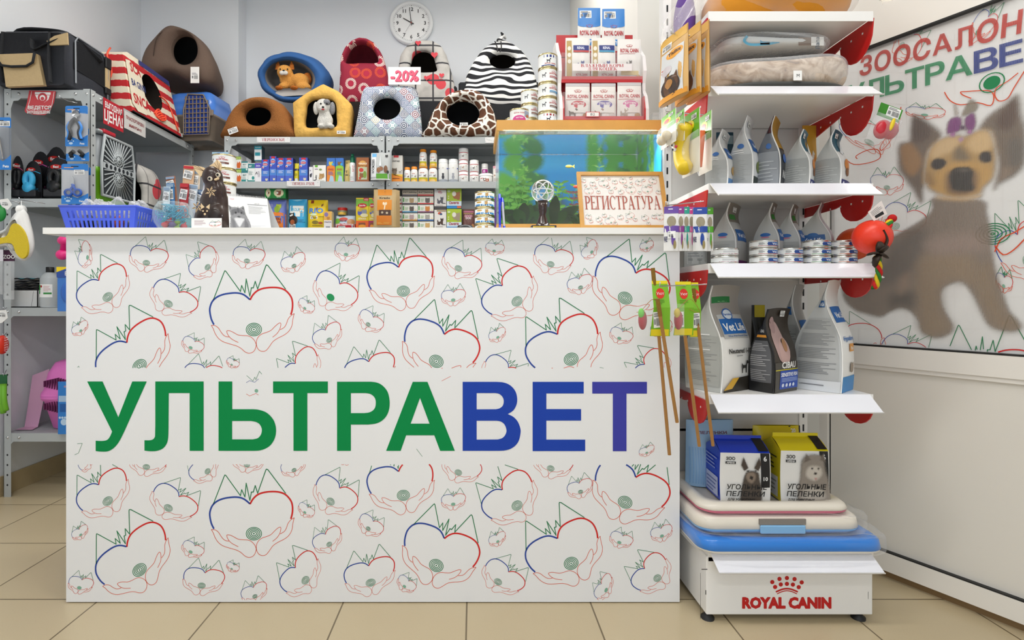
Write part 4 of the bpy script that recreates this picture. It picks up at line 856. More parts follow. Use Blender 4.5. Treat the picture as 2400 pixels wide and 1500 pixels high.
def leash(u0, v0, u1, v1, Y, label, hue, rz=0, tall=True):
    x0, x1, z0, z1 = BX(u0, v0, u1, v1, Y); w_, h_ = x1 - x0, z1 - z0; t = thing('leash_pack', label, 'leash pack',((x0 + x1) / 2, Y, z0), rz=rz, group='leashes in black card packs')
    ol = [(-w_ / 2,0),(w_ / 2,0),(w_ / 2, h_ * .55)] + [(w_ / 2 * math.cos(a), h_ * .55 + h_ * .45 * math.sin(a)) for a in [PI * i / 12 for i in range(1,12)]] + [(-w_ / 2, h_ * .55)]
    mb = MB(); mb.prism(ol, lambda a, b, d: (a, d, b),0,.0015, M('202126',.4)); pr = Pr(mb, front(0)); pr.rect(-w_ * .48,0, w_ * .48, h_ * .3, M('191a1e')); pr.up()
    pr.disc(-w_ * .12, h_ * .76, w_ * .26, M('c8201c'), h_ * .06); pr.line([(-w_ * .3, h_ * .68),(w_ * .1, h_ * .72),(w_ * .42, h_ * .66)], h_ * .02, M(hue)); pr.up(); pr.text('flexi',-w_ * .12, h_ * .735, h_ * .06, WHITE, bold=.06)
    pr.text('COMFORT',0, h_ * .03, h_ * .07, M(hue), wd=w_ * .7, bold=.03); pr.text('S',-w_ * .3, h_ * .15, h_ * .08, M(hue), bold=.05); pr.lines(-w_ * .1, h_ * .13, w_ * .4, h_ * .27,5, M(hue),.3); mb.build('card', t)
    mb = MB(); mb.box((-w_ * .46,-.038,0),(w_ * .46,-.002, h_ * .18), M('232429',.5),.004); mb.build('tray', t)
    mb = MB(); HM_ = M(hue if hue == '43b4e6' else '17181b',.35); mb.tube([(.0 + w_ * .2 * math.cos(a),-.025, h_ * .46 + h_ * .17 * math.sin(a)) for a in [2 * PI * i / 16 for i in range(16)]],.014, HM_,8, True); mb.lathe([(0,-.016),(w_ * .28,-.013),(w_ * .3,0),(w_ * .28,.013),(0,.016)], HM_,20,(0,-.025, h_ * .25), ax=1); mb.build('leash', t, label='coiled leash with loop handle')
leash(31,365,53,464,2.72,'black leash pack standing against the far left post','c04a8a', rz=.5)
leash(57,377,98,464,2.715,'black pack with a bright blue leash handle on the second left shelf','43b4e6')
leash(72,355,118,464,2.775,'black leash pack with pink lettering right behind the blue handled leash','d05aa8')
leash(106,344,158,464,2.812,'tallest black leash pack with a green swoosh','6cc24a')
leash(112,368,162,464,2.71,'wide black leash pack in front of the tallest one, with a red oval badge','b8bcc4')
# third and fourth shelves
YT = 2.69
x0, x1, z0, z1 = BX(22,682,88,724, YT); z0 = .947
t = thing('cardboard_tray','white cardboard tray of striped pads on the third left shelf','tray',((x0 + x1) / 2, YT, z0)); w_ = (x1 - x0); mb = MB(); WC = M('e2e2e1',.6)
mb.box((-w_ / 2,0,0),(w_ / 2,.003,.085), WC); mb.box((-w_ / 2,0,0),(-w_ / 2 + .003,.3,.085), WC); mb.box((w_ / 2 - .003,0,0),(w_ / 2,.3,.085), WC); mb.box((-w_ / 2,.297,0),(w_ / 2,.3,.085), WC); mb.box((-w_ / 2,0,0),(w_ / 2,.3,.003), WC); pr = Pr(mb, front(0)); pr.line([(w_ * .28,.0),(w_ * .36,.08)],.002, GREY); mb.build('box', t)
for i in range(11):
    t = thing('striped_pad',['lowest black and white striped pad in the cardboard tray','topmost striped pad in the cardboard tray, teal above'][i // 10] if i in (0,10) else 'black and white striped pad stacked in the cardboard tray','pad',((x0 + x1) / 2, YT + .15, z0 + .006 + .0135 * i), group='striped pads')
    mb = MB(); mb.grid(lambda u, v: Vector(((u - .5) * .125 + .003 * math.sin(i),(v - .5) * .26,.003 * math.sin(u * 14 + i * 1.3))),24,1, M('f1efe9',.7)); mb.grid(lambda u, v: Vector(((u - .5) * .125 + .003 * math.sin(i),(v - .5) * .26,.006 + .003 * math.sin(u * 14 + i * 1.3))),24,1, M('1b1b1d' if i < 10 else '3a97a8',.7))
    mb.grid(lambda u, v: Vector(((u - .5) * .125 + .003 * math.sin(i),-.13,.006 * v + .003 * math.sin(u * 14 + i * 1.3))),24,1, M('26262a',.7)); mb.build('sheet', t)
t = thing('plastic_bottle','clear plastic bottle with black cap and green label on the third left shelf','bottle',(X_(110,2.66),2.68,.947)); r = .0415; PB = M('c9cfd2',.25, noise=.03, alpha=.82)
mb = MB(); mb.lathe([(r * .9,0),(r,.008),(r,.142),(r * .93,.155),(r * .6,.17),(.016,.175),(.016,.18)], PB,28); pr = Pr(mb, cyl(r)); pr.rect(-.035,.05,.037,.115, M('f4f4f2'),10); pr.up(); pr.rect(-.034,.085,-.018,.113, M('2f9a3c'),3); pr.rect(-.034,.067,-.02,.083, M('2f9a3c'),3); pr.rect(.0,.065,.034,.074, M('2f8a3c'),4); pr.lines(0,.08,.032,.11,5, M('c98a90'),.35); pr.disc(-.012,.104,.006, M('c22a30')); mb.build('body', t)
mb = MB(); mb.lathe([(.0175,.176),(.0175,.201),(.016,.203),(0,.203)], M('141416',.4),20); mb.build('cap', t, label='black cap')
t = thing('blue_toy_pack','blue box with yellow corner showing past the counter edge on the third left shelf','box',(X_(152,2.5),2.5,.9)); mb = MB(); mb.box((-.035,0,.03),(.08,.1,.19), M('3d78c8',.35)); mb.box((-.037,-.003,.19),(.08,.1,.24), M('2e4f9e',.4)); pr = Pr(mb, front(-.003)); pr.poly([(-.037,.215),(-.037,.24),(.03,.24)], M('f2d21c')); pr.up(); pr.text('Bio',.02,.2,.02, WHITE); mb.build('box', t)
mb = MB(); mb.ball((.02,-.006,.12),(.035,.01,.05), M('2a66c0',.3)); mb.build('window_toy', t)
t = thing('pink_carrier','pink plastic pet carrier with slotted sides on the bottom left shelf','pet carrier',(-2.072,2.87,.319)); PK = M('dd74c0',.35, coat=.2)
def ring(s, z): return [Vector((.15 * s * max(-1, min(1,1.2 * math.cos(a))),.2 * s * max(-1, min(1,1.2 * math.sin(a))), z)) for a in [2 * PI * (i + .5) / 36 for i in range(36)]]
mb = MB(); mb.loft([ring(.72,0), ring(.8,.01), ring(.98,.15), ring(1.04,.16), ring(1.05,.175)], PK); mb.build('lower_shell', t); mb = MB(); mb.loft([ring(1.05,.176), ring(1.04,.19), ring(.98,.21), ring(.9,.29), ring(.76,.34), ring(.6,.352)], PK); mb.build('upper_shell', t)
SL = M('6a2a58',.8)
for zc, h_ in ((.24,.06),(.125,.06)):
    mb = MB()
    for i in range(11): mb.box((-.1 + .013 * i,-.199, zc - h_ / 2 + .003 * abs(i - 5)),(-.095 + .013 * i,-.175, zc + h_ / 2 - .003 * abs(i - 5)), SL)
    mb.build('vent_slots', t)
mb = MB(); mb.box((-.02,-.218,.165),(.02,-.2,.19), PK,.003); mb.box((-.004,-.22,.16),(.02,-.214,.172), M('8a3070'),.002); mb.build('latch', t); mb = MB(); mb.box((-.05,-.06,.352),(.03,-.04,.358), M('7a3468'),.002); mb.build('handle_slot', t)
t = thing('blue_card_pack','blue card with paw print leaning on the pink carrier by the counter edge','blister pack',(X_(150,2.615),2.615,.35)); mb = MB(); mb.box((-.03,0,-.03),(.07,.002,.23), LBLUE); pr = Pr(mb, front(0)); pr.rect(-.026,.13,.07,.16, M('a8c4e4')); pr.rect(-.02,.08,.07,.12, M('1d5ca8')); pr.up(); pr.disc(.0,.03,.016, M('bcd8f2')); [pr.disc(-.02 + .013 * i,.052,.006, M('bcd8f2'), n=10) for i in range(4)]; pr.text('misis',.02,.2,.015, M('f0b0a0')); mb.build('card', t)
t = thing('pink_bed_sheet','translucent pink curved plastic tray leaning beside the pink carrier','tray',(-2.2,2.7,.319)); PKT = M('dba8c8',.35, alpha=.9)
mb = MB(); mb.grid(lambda u, v: Vector((-.135 + .07 * u + .02 * v * u,.05 + .05 * v + .0 * u,.005 + .26 * v ** 1.1 + .035 * u * v)),10,10, PKT); mb.grid(lambda u, v: Vector((-.135 + .07 * u + .02 * u * (1 - v),.05 - .06 * (1 - v),.004 + .001 * v)),10,4, PKT); mb.build('sheet', t)
# things hanging at the far left edge
t = thing('grooming_glove','white grooming glove with yellow rubber palm hanging at the far left','glove', at(40,610,2.5)); T = TL(t)
gl = [(50,492),(38,505),(20,535),(0,545),(-25,560),(-20,585),(0,580),(22,578),(35,598),(52,611),(68,606),(77,580),(75,550),(68,520),(60,494)]
mb = MB(T); q = polyP(smoothc(gl,3, True),2.5); n_ = len(q); cx = sum(p[0] for p in q) / n_; cz = sum(p[1] for p in q) / n_; mb.loft([[Vector((cx + (a - cx) * s,2.5 + y, cz + (b - cz) * s)) for a, b in q] for s, y in ((.6,-.03),(.9,-.022),(1,0),(.9,.02),(.5,.026))], M('e9e9e7',.9, bump=.2, nscale=200)); mb.build('cloth', t)
mb = MB(T); q = polyP(smoothc([(0,558),(18,552),(28,528),(42,525),(58,545),(66,575),(64,598),(52,606),(38,592),(30,572),(10,570),(-20,575),(-22,562)],3, True),2.47); mb.prism(q, lambda a, b, d: (a, d, b),2.466,2.476, M('e6c92a',.6, bump=.6, nscale=260)); mb.build('palm', t, label='yellow rubber palm with nubs')
mb = MB(T); mb.tube([at(45,492,2.5), at(55,492,2.5)],.022, M('f2f2f0',.9),10); mb.tube([at(50,492,2.5), at(50,470,2.5)],.0015, WHITE,5); mb.build('cuff', t)
def hang(name, label, cat, u0, v0, u1, v1, Y, parts, group=None):
    t = thing(name, label, cat, at((u0 + u1) / 2, v1, Y), group=group); T = TL(t)
    for pn, f in parts: mb = MB(T); f(mb); mb.build(pn, t)
    return t
hang('grooming_brush','round green brush with white tag at the left edge by the white glove','brush',-10,478,12,520,2.5,[('head', lambda mb: mb.ball(at(-2,500,2.5),(.03,.02,.04), M('1f8a3c',.4))),('tag', lambda mb: (mb.prism(polyP([(-2,468),(18,465),(28,480),(18,492),(4,484)],2.48), lambda a, b, d: (a, d, b),2.48,2.4815, PAPER), barcode(Pr(mb, front(2.48)), X_(12,2.48), Z_(478,2.48),.03,.02)))])
hang('treat_bag','clear bag with dark printed header card at the left edge','bag',4,585,36,650,2.5,[('header', lambda mb: (mb.box((X_(8,2.5),2.5, Z_(612,2.5)),(X_(34,2.5),2.502, Z_(586,2.5)), M('4a2740')), Pr(mb, front(2.5)).text('ZOO', X_(21,2.5), Z_(606,2.5),.018, WHITE, bold=.05))),('pouch', lambda mb: mb.grid(lambda u, v: Vector((X_(8 + 26 * u,2.5),2.499 - .015 * math.sin(PI * u) * math.sin(PI * v), Z_(702 - 90 * v,2.5))),8,8, film(op=.22)))])
hang('treat_bag','white bag with header card beside the clear bag, cut by the frame','bag',-15,585,8,650,2.48,[('header', lambda mb: mb.box((X_(-16,2.48),2.48, Z_(612,2.48)),(X_(7,2.48),2.482, Z_(585,2.48)), M('d8d4dc'))),('pouch', lambda mb: mb.grid(lambda u, v: Vector((X_(-16 + 23 * u,2.48),2.479 - .012 * math.sin(PI * u) * math.sin(PI * v), Z_(690 - 78 * v,2.48))),8,8, film('eef0f2',.3)))])
hang('price_ticket','white price cards on a hook at the left edge below the bags','ticket',-5,725,18,755,2.5,[('card', lambda mb: (mb.prism(polyP([(-5,728),(14,726),(18,745),(4,757),(-5,757)],2.5), lambda a, b, d: (a, d, b),2.5,2.502, PAPER), barcode(Pr(mb, front(2.5)), X_(6,2.5), Z_(738,2.5),.03,.025)))])
hang('wire_brush','red slicker brush at the left edge above the pink tray','brush',-5,786,18,840,2.5,[('head', lambda mb: mb.ball(at(5,808,2.5),(.02,.03,.045), M('d8331f',.35))),('bristles', lambda mb: [mb.tube([at(10,790 + 4 * i,2.49), at(19,792 + 4 * i,2.48)],.0008, STEELB,4) for i in range(9)])])
hang('green_toy','green rubber toy with dark card at the left edge beside the pink tray','toy',-6,880,18,968,2.5,[('card', lambda mb: mb.box((X_(-8,2.5),2.5, Z_(902,2.5)),(X_(16,2.5),2.503, Z_(878,2.5)), M('1f5c34'))),('lobes', lambda mb: [mb.tube(smoothc([at(4 + 5 * i,900,2.49), at(2 + 7 * i,935,2.48), at(8 + 6 * i,968 - 6 * i,2.49)],4),.012, M('6cae2c',.35),8) for i in (0,1)])])
t = hang('dumbbell_toy','pink rubber dumbbell dog toy hanging just left of the counter','toy',135,553,160,608,2.5,[('dumbbell', lambda mb: (mb.ball(at(151,564,2.5),(.029,.027,.023), M('e2257e',.3, coat=.3)), mb.ball(at(146,597,2.5),(.027,.025,.025), M('e2257e',.3, coat=.3)), mb.tube([at(151,564,2.5), at(147,597,2.5)],.014, M('e2257e',.3),12))),('cord', lambda mb: mb.tube([at(151,555,2.5), at(152,490,2.61)],.0012, WHITE,5))])
softobj(t.children[0],.004,3)
# serif capitals for the printed notices
def serif(pr, txt, a, b, h, m, wd):
    def stem(x): return [[(x,0),(x + .17,0),(x + .17,1),(x,1)],[(x - .07,0),(x + .24,0),(x + .24,.045),(x - .07,.045)],[(x - .07,.955),(x + .24,.955),(x + .24,1),(x - .07,1)]]
    def bar(x0, x1, y, t=.05): return [[(x0, y),(x1, y),(x1, y + t),(x0, y + t)]]
    def tip(x, y0, y1): return [[(x, y0),(x, y1),(x - .05, y0 + (y1 - y0) * .8 if y0 < .5 else y0),(x - .12, y0)] if y0 < .5 else [(x, y1),(x, y0),(x - .12, y1)]]
    def bowl(x, y0, y1, r=.42, th=.17):
        n = 12; o = []; i_ = []; cy = (y0 + y1) / 2; ry = (y1 - y0) / 2
        for k in range(n + 1):
            t = -PI / 2 + PI * k / n; o.append((x + r * math.cos(t) ** .8 if math.cos(t) > 0 else x, cy + ry * math.sin(t))); i_.append((x + (r - th) * max(0, math.cos(t)) ** .8, cy + (ry - .05) * math.sin(t)))
        return [o + i_[::-1]]
    def ring(cx, rx, a0, a1):
        n = 24; o = []; i_ = []
        for k in range(n + 1): t = a0 + (a1 - a0) * k / n; o.append((cx + rx * math.cos(t),.5 + .52 * math.sin(t))); i_.append((cx + (rx - .16) * math.cos(t),.5 + .47 * math.sin(t)))
        return [o + i_[::-1]]
    def diag(x0, y0, x1, y1, t): return [[(x0 - t / 2, y0),(x0 + t / 2, y0),(x1 + t / 2, y1),(x1 - t / 2, y1)]]
    G = {'Р': (.68, stem(.07) + bowl(.24,.45,1)),'Е': (.72, stem(.07) + bar(.1,.66,.95) + bar(.1,.68,0) + bar(.2,.5,.49) + [[(.66,1),(.66,.74),(.6,.95)],[(.7,.28),(.68,0),(.56,.05)],[(.5,.64),(.5,.39),(.46,.5)]]),'Г': (.66, stem(.07) + bar(.1,.62,.95) + [[(.62,1),(.63,.72),(.55,.95)]]),
         'И': (.93, stem(.07) + stem(.66) + diag(.2,.05,.7,.95,.07)),'С': (.78, ring(.42,.4,.28 * PI,1.72 * PI) + [[(.7,.95),(.7,.68),(.6,.9)]]),'Т': (.76, stem(.28) + bar(.03,.7,.95) + [[(.03,1),(.02,.72),(.1,.95)],[(.7,1),(.71,.72),(.63,.95)]]),
         'А': (.86, diag(.14,.02,.4,1,.05) + diag(.68,.02,.42,1,.18) + bar(.24,.6,.3) + bar(.02,.28,0,.045) + bar(.52,.86,0,.045)),'У': (.8, diag(.44,.38,.16,.98,.17) + diag(.34,.12,.68,.98,.06) + bar(.02,.34,.955,.045) + bar(.54,.82,.955,.045) + [[(.38,.16),(.32,.16),(.16,.0),(.1,.06),(.16,.15),(.2,.06),(.24,.04)]]),
         'П': (.93, stem(.07) + stem(.66) + bar(.1,.8,.95)),'Н': (.93, stem(.07) + stem(.66) + bar(.2,.7,.48)),'О': (.86, ring(.42,.4,0,2 * PI)),'К': (.86, stem(.07) + diag(.26,.45,.6,.98,.06) + diag(.7,.02,.4,.6,.18) + bar(.5,.74,.955,.045) + bar(.52,.88,0,.045)),
         'З': (.66, bowl(.16,.46,1,.4) + bowl(.12,0,.54,.48) + [[(.06,.95),(.06,.7),(.16,.93)],[(.04,.32),(.04,.03),(.14,.05)]]),'Б': (.74, stem(.07) + bar(.1,.64,.95) + bowl(.24,0,.58,.46) + [[(.64,1),(.65,.74),(.57,.95)]]),'В': (.76, stem(.07) + bowl(.24,.47,1,.4) + bowl(.24,0,.53,.46)),
         'Л': (.9, stem(.64) + diag(.16,.02,.38,.98,.06) + bar(.3,.8,.955,.045) + bar(.02,.28,0,.045)),'Д': (.96, stem(.6) + diag(.2,.05,.4,.98,.06) + bar(.05,.85,.04) + bar(.34,.8,.955,.045) + [[(.05,.08),(.05,-.2),(.1,.04)],[(.85,.08),(.85,-.2),(.8,.04)]]),'М': (1.05, stem(.07) + stem(.78) + diag(.48,.05,.16,.98,.12) + diag(.48,.05,.8,.98,.05)),
         'Ж': (1.1, stem(.45) + diag(.12,.02,.46,.5,.1) + diag(.95,.02,.6,.5,.1) + diag(.46,.5,.16,.98,.06) + diag(.6,.5,.92,.98,.06)),'Ы': (1.0, stem(.07) + bowl(.24,0,.55,.36) + stem(.74)),'Й': (.93, stem(.07) + stem(.66) + diag(.2,.05,.7,.95,.07) + bar(.32,.58,1.05)),'Я': (.74, stem(.5) + [[(.68 - x, y) for x, y in p] for p in bowl(.18,.45,1)] + diag(.14,.02,.48,.5,.12)),'Ш': (1.3, stem(.07) + stem(.56) + stem(1.05) + bar(.1,1.2,0)),' ': (.4,[])}
    tot = sum(G[c][0] for c in txt); kx = wd / tot; x = a
    for c in txt:
        k0 = pr.k
        for p in G[c][1]: pr.poly([(x + u * kx, b + v * h) for u, v in p], m); pr.k += .1
        pr.k = k0
        x += G[c][0] * kx
# printed packs
FACES = dict(fur=[(0,-.5),(.34,-.42),(.5,-.1),(.46,.2),(.4,.5),(.2,.34),(0,.38),(-.2,.34),(-.4,.5),(-.46,.2),(-.5,-.1),(-.34,-.42)], cat=[(-.5,-.5),(-.1,-.5),(-.1,-.3),(.1,-.5),(.3,-.5),(.28,-.1),(.36,.2),(.3,.5),(.2,.36),(.06,.38),(-.04,.5),(-.08,.2),(-.02,.05),(-.3,-.1),(-.42,.2),(-.52,.1),(-.5,-.2)],
             dog=[(-.4,-.5),(-.28,-.5),(-.26,-.16),(.1,-.16),(.14,-.5),(.28,-.5),(.26,0),(.3,.2),(.5,.24),(.48,.38),(.3,.5),(.2,.34),(.12,.12),(-.3,.12),(-.5,.3),(-.44,.02)])
def design(pr, w, h, ops):
    """ops in fractions of the face: r rect, d disc, t text, p polygon, l lines, f animal, b price sticker"""
    X = lambda x: (x - .5) * w; Z = lambda z: z * h; L = {}
    for o in ops:
        k = o[0]; m = lambda c: c if not isinstance(c, str) else M(c,.4)
        if k == 'r': pr.rect(X(o[1]), Z(o[2]), X(o[3]), Z(o[4]), m(o[5]), o[6] if len(o) > 6 else 4,1 + int(16 * (o[4] - o[2])))
        elif k == 'd': pr.mb.grid(lambda u, v: pr.f(X(o[1]) + o[3] * w * v * math.cos(2 * PI * u), Z(o[2]) + o[4] * h * v * math.sin(2 * PI * u), pr.k),18,3 if o[3] > .12 else 1, m(o[5]))
        elif k == 't': pr.text(o[1], X(o[2]), Z(o[3]), o[4] * h, m(o[5]), wd=o[6] * w if len(o) > 6 and o[6] else None, bold=o[7] if len(o) > 7 else .04, rot=o[8] if len(o) > 8 else 0)
        elif k == 'p': pr.poly([(X(a), Z(b)) for a, b in o[1]], m(o[2]))
        elif k == 'l': pr.lines(X(o[1]), Z(o[2]), X(o[3]), Z(o[4]), o[5], m(o[6]),.4, int(o[1] * 99))
        elif k == 'f': pr.poly([(X(o[2]) + a * o[4] * w * (-1 if len(o) > 6 else 1), Z(o[3]) + b * o[4] * w) for a, b in smoothc(FACES[o[1]],2, True)][::(-1 if len(o) > 6 else 1)], m(o[5]))
        elif k == 'b': barcode(pr, X(o[1]), Z(o[2]), o[3] * w, o[4] * h, o[5] if len(o) > 5 else 0); pr.up(pr.k - 1)
        elif k == 'c': crown(pr, X(o[1]), Z(o[2]), o[3] * w, m(o[4]),1)
        pr.up()
def carton(name, label, cat, u0, v0, u1, v1, Y, dep, base, ops, zb=None, rz=0, group=None, side=None, top=None):
    x0, x1, z0, z1 = BX(u0, v0, u1, v1, Y); z0 = zb if zb is not None else z0; w_, h_ = x1 - x0, z1 - z0
    t = thing(name, label, cat,((x0 + x1) / 2, Y, z0), rz=rz, group=group); mb = MB(); c = M(base,.4); s_ = M(side,.4) if side else c
    mb.box((-w_ / 2,0,0),(w_ / 2, dep, h_), c, fm={1: s_,3: s_,4: M(top,.4) if top else c}); pr = Pr(mb, front(0,.0003)); design(pr, w_, h_, ops); mb.build('carton', t); return t
def tin(name, label, cat, x, y, z, r, h, ops, body='eef0ef', rim='c9b98a', group=None, lid=None, turn=0.0):
    t = thing(name, label, cat,(x, y, z), rz=turn, group=group); mb = MB(); R_ = M(rim,.25,1.0) if lid is None else M(lid,.4)
    mb.lathe([(r * .93,.001, R_),(r,.002, R_),(r,.004, R_),(r * .985,.006, M(body,.35)),(r * .985, h - .006, R_),(r, h - .004, R_),(r, h - .0005, R_),(r * .95, h, R_),(r * .94, h - .002, R_),(0, h - .002, R_)], R_,28)
    w_ = 2.4 * r; pr = Pr(mb, cyl(r * .985, eps=.0003)); f = pr.f; pr.f = lambda a, b, k: f(a, b + .006, k); design(pr, w_, h - .012, ops); mb.build('tin', t); return t
def jar(name, label, cat, u0, v0, u1, v1, Y, prof, lidc, ops, zb, body='f2f2f0', group=None, lidh=.2, lr=.9):
    """pot with a screw lid; prof is shoulder fraction"""
    x0, x1, z0, z1 = BX(u0, v0, u1, v1, Y); z0 = zb; r = (x1 - x0) / 2; h = z1 - z0; t = thing(name, label, cat,((x0 + x1) / 2, Y + r, z0), group=group); B = M(body,.3, coat=.2)
    mb = MB(); hb = h * (1 - lidh); mb.lathe([(r * .92,0),(r, r * .08),(r, hb * prof),(r * .97, hb * (prof + .06)),(r * lr * .92, hb * .99),(r * lr * .9, hb)], B,26); pr = Pr(mb, cyl(r, eps=.0003)); design(pr,2.2 * r, hb * prof, ops); mb.build('pot', t)
    mb = MB(); L_ = M(lidc,.35); mb.lathe([(r * lr, hb),(r * lr, h * .97),(r * lr * .94, h),(0, h)], L_,26)
    mb.build('lid', t); return t
def pouch(name, label, cat, u0, v0, u1, v1, Y, dep, base, ops, zb=None, rz=0, top=.86, group=None, paint=None, tw=.96, side='c9ccd0', bp=.55, fm=None, pinch=.0, hole=False, lean=0.0):
    """soft bag, full at the foot and pressed flat at the top seal"""
    x0, x1, z0, z1 = BX(u0, v0, u1, v1, Y); z0 = zb if zb is not None else z0; w_, h_ = x1 - x0, z1 - z0; t = thing(name, label, cat,((x0 + x1) / 2, Y, z0), rz=rz, group=group)
    wd = lambda v: w_ * (1 - (1 - tw) * v) * (1 - pinch * max(0, math.sin(PI * min(1, v / .95))) ** 2)
    def hd(v):
        q = min(1, v / top); return dep / 2 * (.8 + .2 * math.sin(PI * min(1, v * 3) / 2)) * (1 - q ** 2.6) + .0012
    def S(u, v, sgn, e=0):
        c = (1 - abs(2 * u - 1) ** 3.2) ** bp; y = dep / 2 + lean * v + sgn * (hd(v) * c + e + .0006) + .0025 * math.sin(u * 17 + v * 9) * (1 - v) * c * math.sin(PI * min(1, v / top))
        return Vector(((u - .5) * wd(v), y, v * h_))
    mb = MB(); mb.grid(lambda u, v: S(u, v,-1),18,24, M(base,.35), paint=(lambda u, v: M(paint(u, v),.35)) if paint else None); mb.grid(lambda u, v: S(u, v,1),18,24, M(side,.35))
    mb.add([S(i / 18,0,-1) for i in range(19)] + [S(i / 18,0,1) for i in range(18,-1,-1)],[tuple(range(38))], M(side,.35))
    pr = Pr(mb, lambda a, b, k: S(min(.995, max(.005, a / wd(b / h_) + .5)), min(.999, max(.001, b / h_)),-1,.0006 + .0003 * k)); design(pr, w_, h_, ops)
    mb.build('pack', t); return t
# cat houses on the back shelves
def zebra():
    g = NT('zebra_print',.85); mp = g.n('Mapping', {0: g.co,3: (.7,.7,1.0)}).outputs[0]
    wv = g.n('TexWave', {'Vector': mp, 'Scale': 7.5,'Distortion': 9.0,'Detail': 1.0,'Detail Scale': 1.0}, bands_direction='Z').outputs['Fac']
    return g.col(g.mix(g.step(wv,.46,.54), rgb('1d1e24'), rgb('eeeeec')))
def giraffe():
    g = NT('giraffe_print',.85); v = g.n('TexVoronoi', {'Vector': g.co, 'Scale': 19.0,'Randomness': .9}, feature='DISTANCE_TO_EDGE').outputs['Distance']
    no = g.n('TexNoise', {'Vector': g.co, 'Scale': 60.0}).outputs['Fac']; c = g.mix(no, rgb('2a1a12'), rgb('7a4a2c'))
    return g.col(g.mix(g.step(v,.07,.11), rgb('ece7dd'), c))
def azulejo():
    g = NT('tile_print',.85); mp = g.n('Mapping', {0: g.co,2: (0, PI / 4,0),3: (20,20,20)}).outputs[0]; x = g.n('SeparateXYZ',(mp,)).outputs
    fx, fz = (g.math('SUBTRACT', g.math('FRACT', q),.5) for q in (x[0], x[2])); ix, iz = (g.math('FLOOR', q) for q in (x[0], x[2]))
    wn = g.n('TexWhiteNoise', {'Vector': g.n('CombineXYZ',(ix,0.0, iz)).outputs[0]}).outputs
    ax, az = g.math('ABSOLUTE', fx), g.math('ABSOLUTE', fz); md = g.math('MAXIMUM', ax, az); di = g.math('ADD', ax, az); ra = g.math('SQRT', g.math('ADD', g.math('MULTIPLY', fx, fx), g.math('MULTIPLY', fz, fz)))
    s1 = g.math('SINE', g.math('MULTIPLY', di,34.0)); s2 = g.math('SINE', g.math('MULTIPLY', ra,30.0)); s3 = g.math('SINE', g.math('MULTIPLY', g.math('MULTIPLY', ax, az),120.0))
    pat = g.mix(g.math('GREATER_THAN', wn[0],.5), s1, g.mix(g.math('GREATER_THAN', wn[0],.75), s3, s2))
    cr = g.n('ValToRGB',(wn[0],)); e = cr.color_ramp.elements; cr.color_ramp.interpolation = 'CONSTANT'; e[0].color = rgb('3f5a8c'); e[1].position = .25; e[1].color = rgb('2d3550')
    for p, c in ((.45,'6fa0a8'),(.6,'48608a'),(.72,'8a5560'),(.8,'34405e'),(.92,'b8b59a')): q = e.new(p); q.color = rgb(c)
    c = g.mix(g.step(pat,-.1,.1), cr.outputs[0], rgb('dfe2e6')); c = g.mix(g.math('GREATER_THAN', md,.46), c, rgb('8c97ac'))
    return g.col(c)
def rings():
    g = NT('ring_print',.85); c0 = g.n('SeparateXYZ',(g.co,)).outputs; cv = g.n('CombineXYZ',(c0[0], c0[2],0.0)).outputs[0]; v = g.n('TexVoronoi', {'Vector': cv, 'Scale': 11.0,'Randomness': .5}, voronoi_dimensions='2D'); d = v.outputs['Distance']
    df = g.n('VectorMath', {0: g.n('VectorMath', {0: cv, 'Scale': 1.0}, operation='SCALE').outputs[0],1: v.outputs['Position']}, operation='SUBTRACT').outputs[0]; x = g.n('SeparateXYZ',(df,)).outputs
    an = g.math('ARCTAN2', x[0], x[1]); dash = g.math('GREATER_THAN', g.math('SINE', g.math('MULTIPLY', an,22.0)),-.1); rg = g.math('MULTIPLY', g.math('GREATER_THAN', d,.22), g.math('LESS_THAN', d,.4))
    wn = g.n('SeparateXYZ',(v.outputs['Color'],)).outputs; ring = g.mix(g.math('GREATER_THAN', wn[0],.5), rgb('f0e6dc'), rgb('d9542a')); base = g.mix(g.math('LESS_THAN', d,.2), rgb('8f1c36'), rgb('a8203f'))
    return g.col(g.mix(g.math('MULTIPLY', rg, dash), base, ring))
ZB, GF, AZ, RG = zebra(), giraffe(), azulejo(), rings()
def plushy(h, s=300): return M(h,.95, noise=.3, nscale=s, bump=.8)
BR1 = plushy('97602f',170)
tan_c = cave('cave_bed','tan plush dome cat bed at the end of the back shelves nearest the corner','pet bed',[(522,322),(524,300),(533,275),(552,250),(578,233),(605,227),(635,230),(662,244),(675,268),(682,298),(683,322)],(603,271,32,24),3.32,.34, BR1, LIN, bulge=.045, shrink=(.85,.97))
def sticker(t, u, v, Y, w_, h_, rot=0):
    mb = MB(TL(t)); p = at(u, v, Y); pr = Pr(mb, front(p.y)); barcode(pr, p.x, p.z, w_, h_, rot); mb.build('price_sticker', t)
sticker(tan_c,546,306,3.262,.06,.035,.35)
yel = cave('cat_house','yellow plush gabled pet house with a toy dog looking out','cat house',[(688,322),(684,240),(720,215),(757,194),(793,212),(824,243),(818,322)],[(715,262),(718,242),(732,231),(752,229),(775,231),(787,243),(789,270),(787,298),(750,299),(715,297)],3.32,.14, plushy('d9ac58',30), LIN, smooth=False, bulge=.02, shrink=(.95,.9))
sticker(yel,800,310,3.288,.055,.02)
azu = cave('cat_house','cat house in blue patterned tile print with round hole','cat house',[(825,322),(836,270),(846,215),(853,202),(910,199),(968,199),(978,210),(985,260),(990,322)],(906,253,33,28),3.32,.16, AZ, LIN, smooth=False, bulge=.02, shrink=(.9,.95))
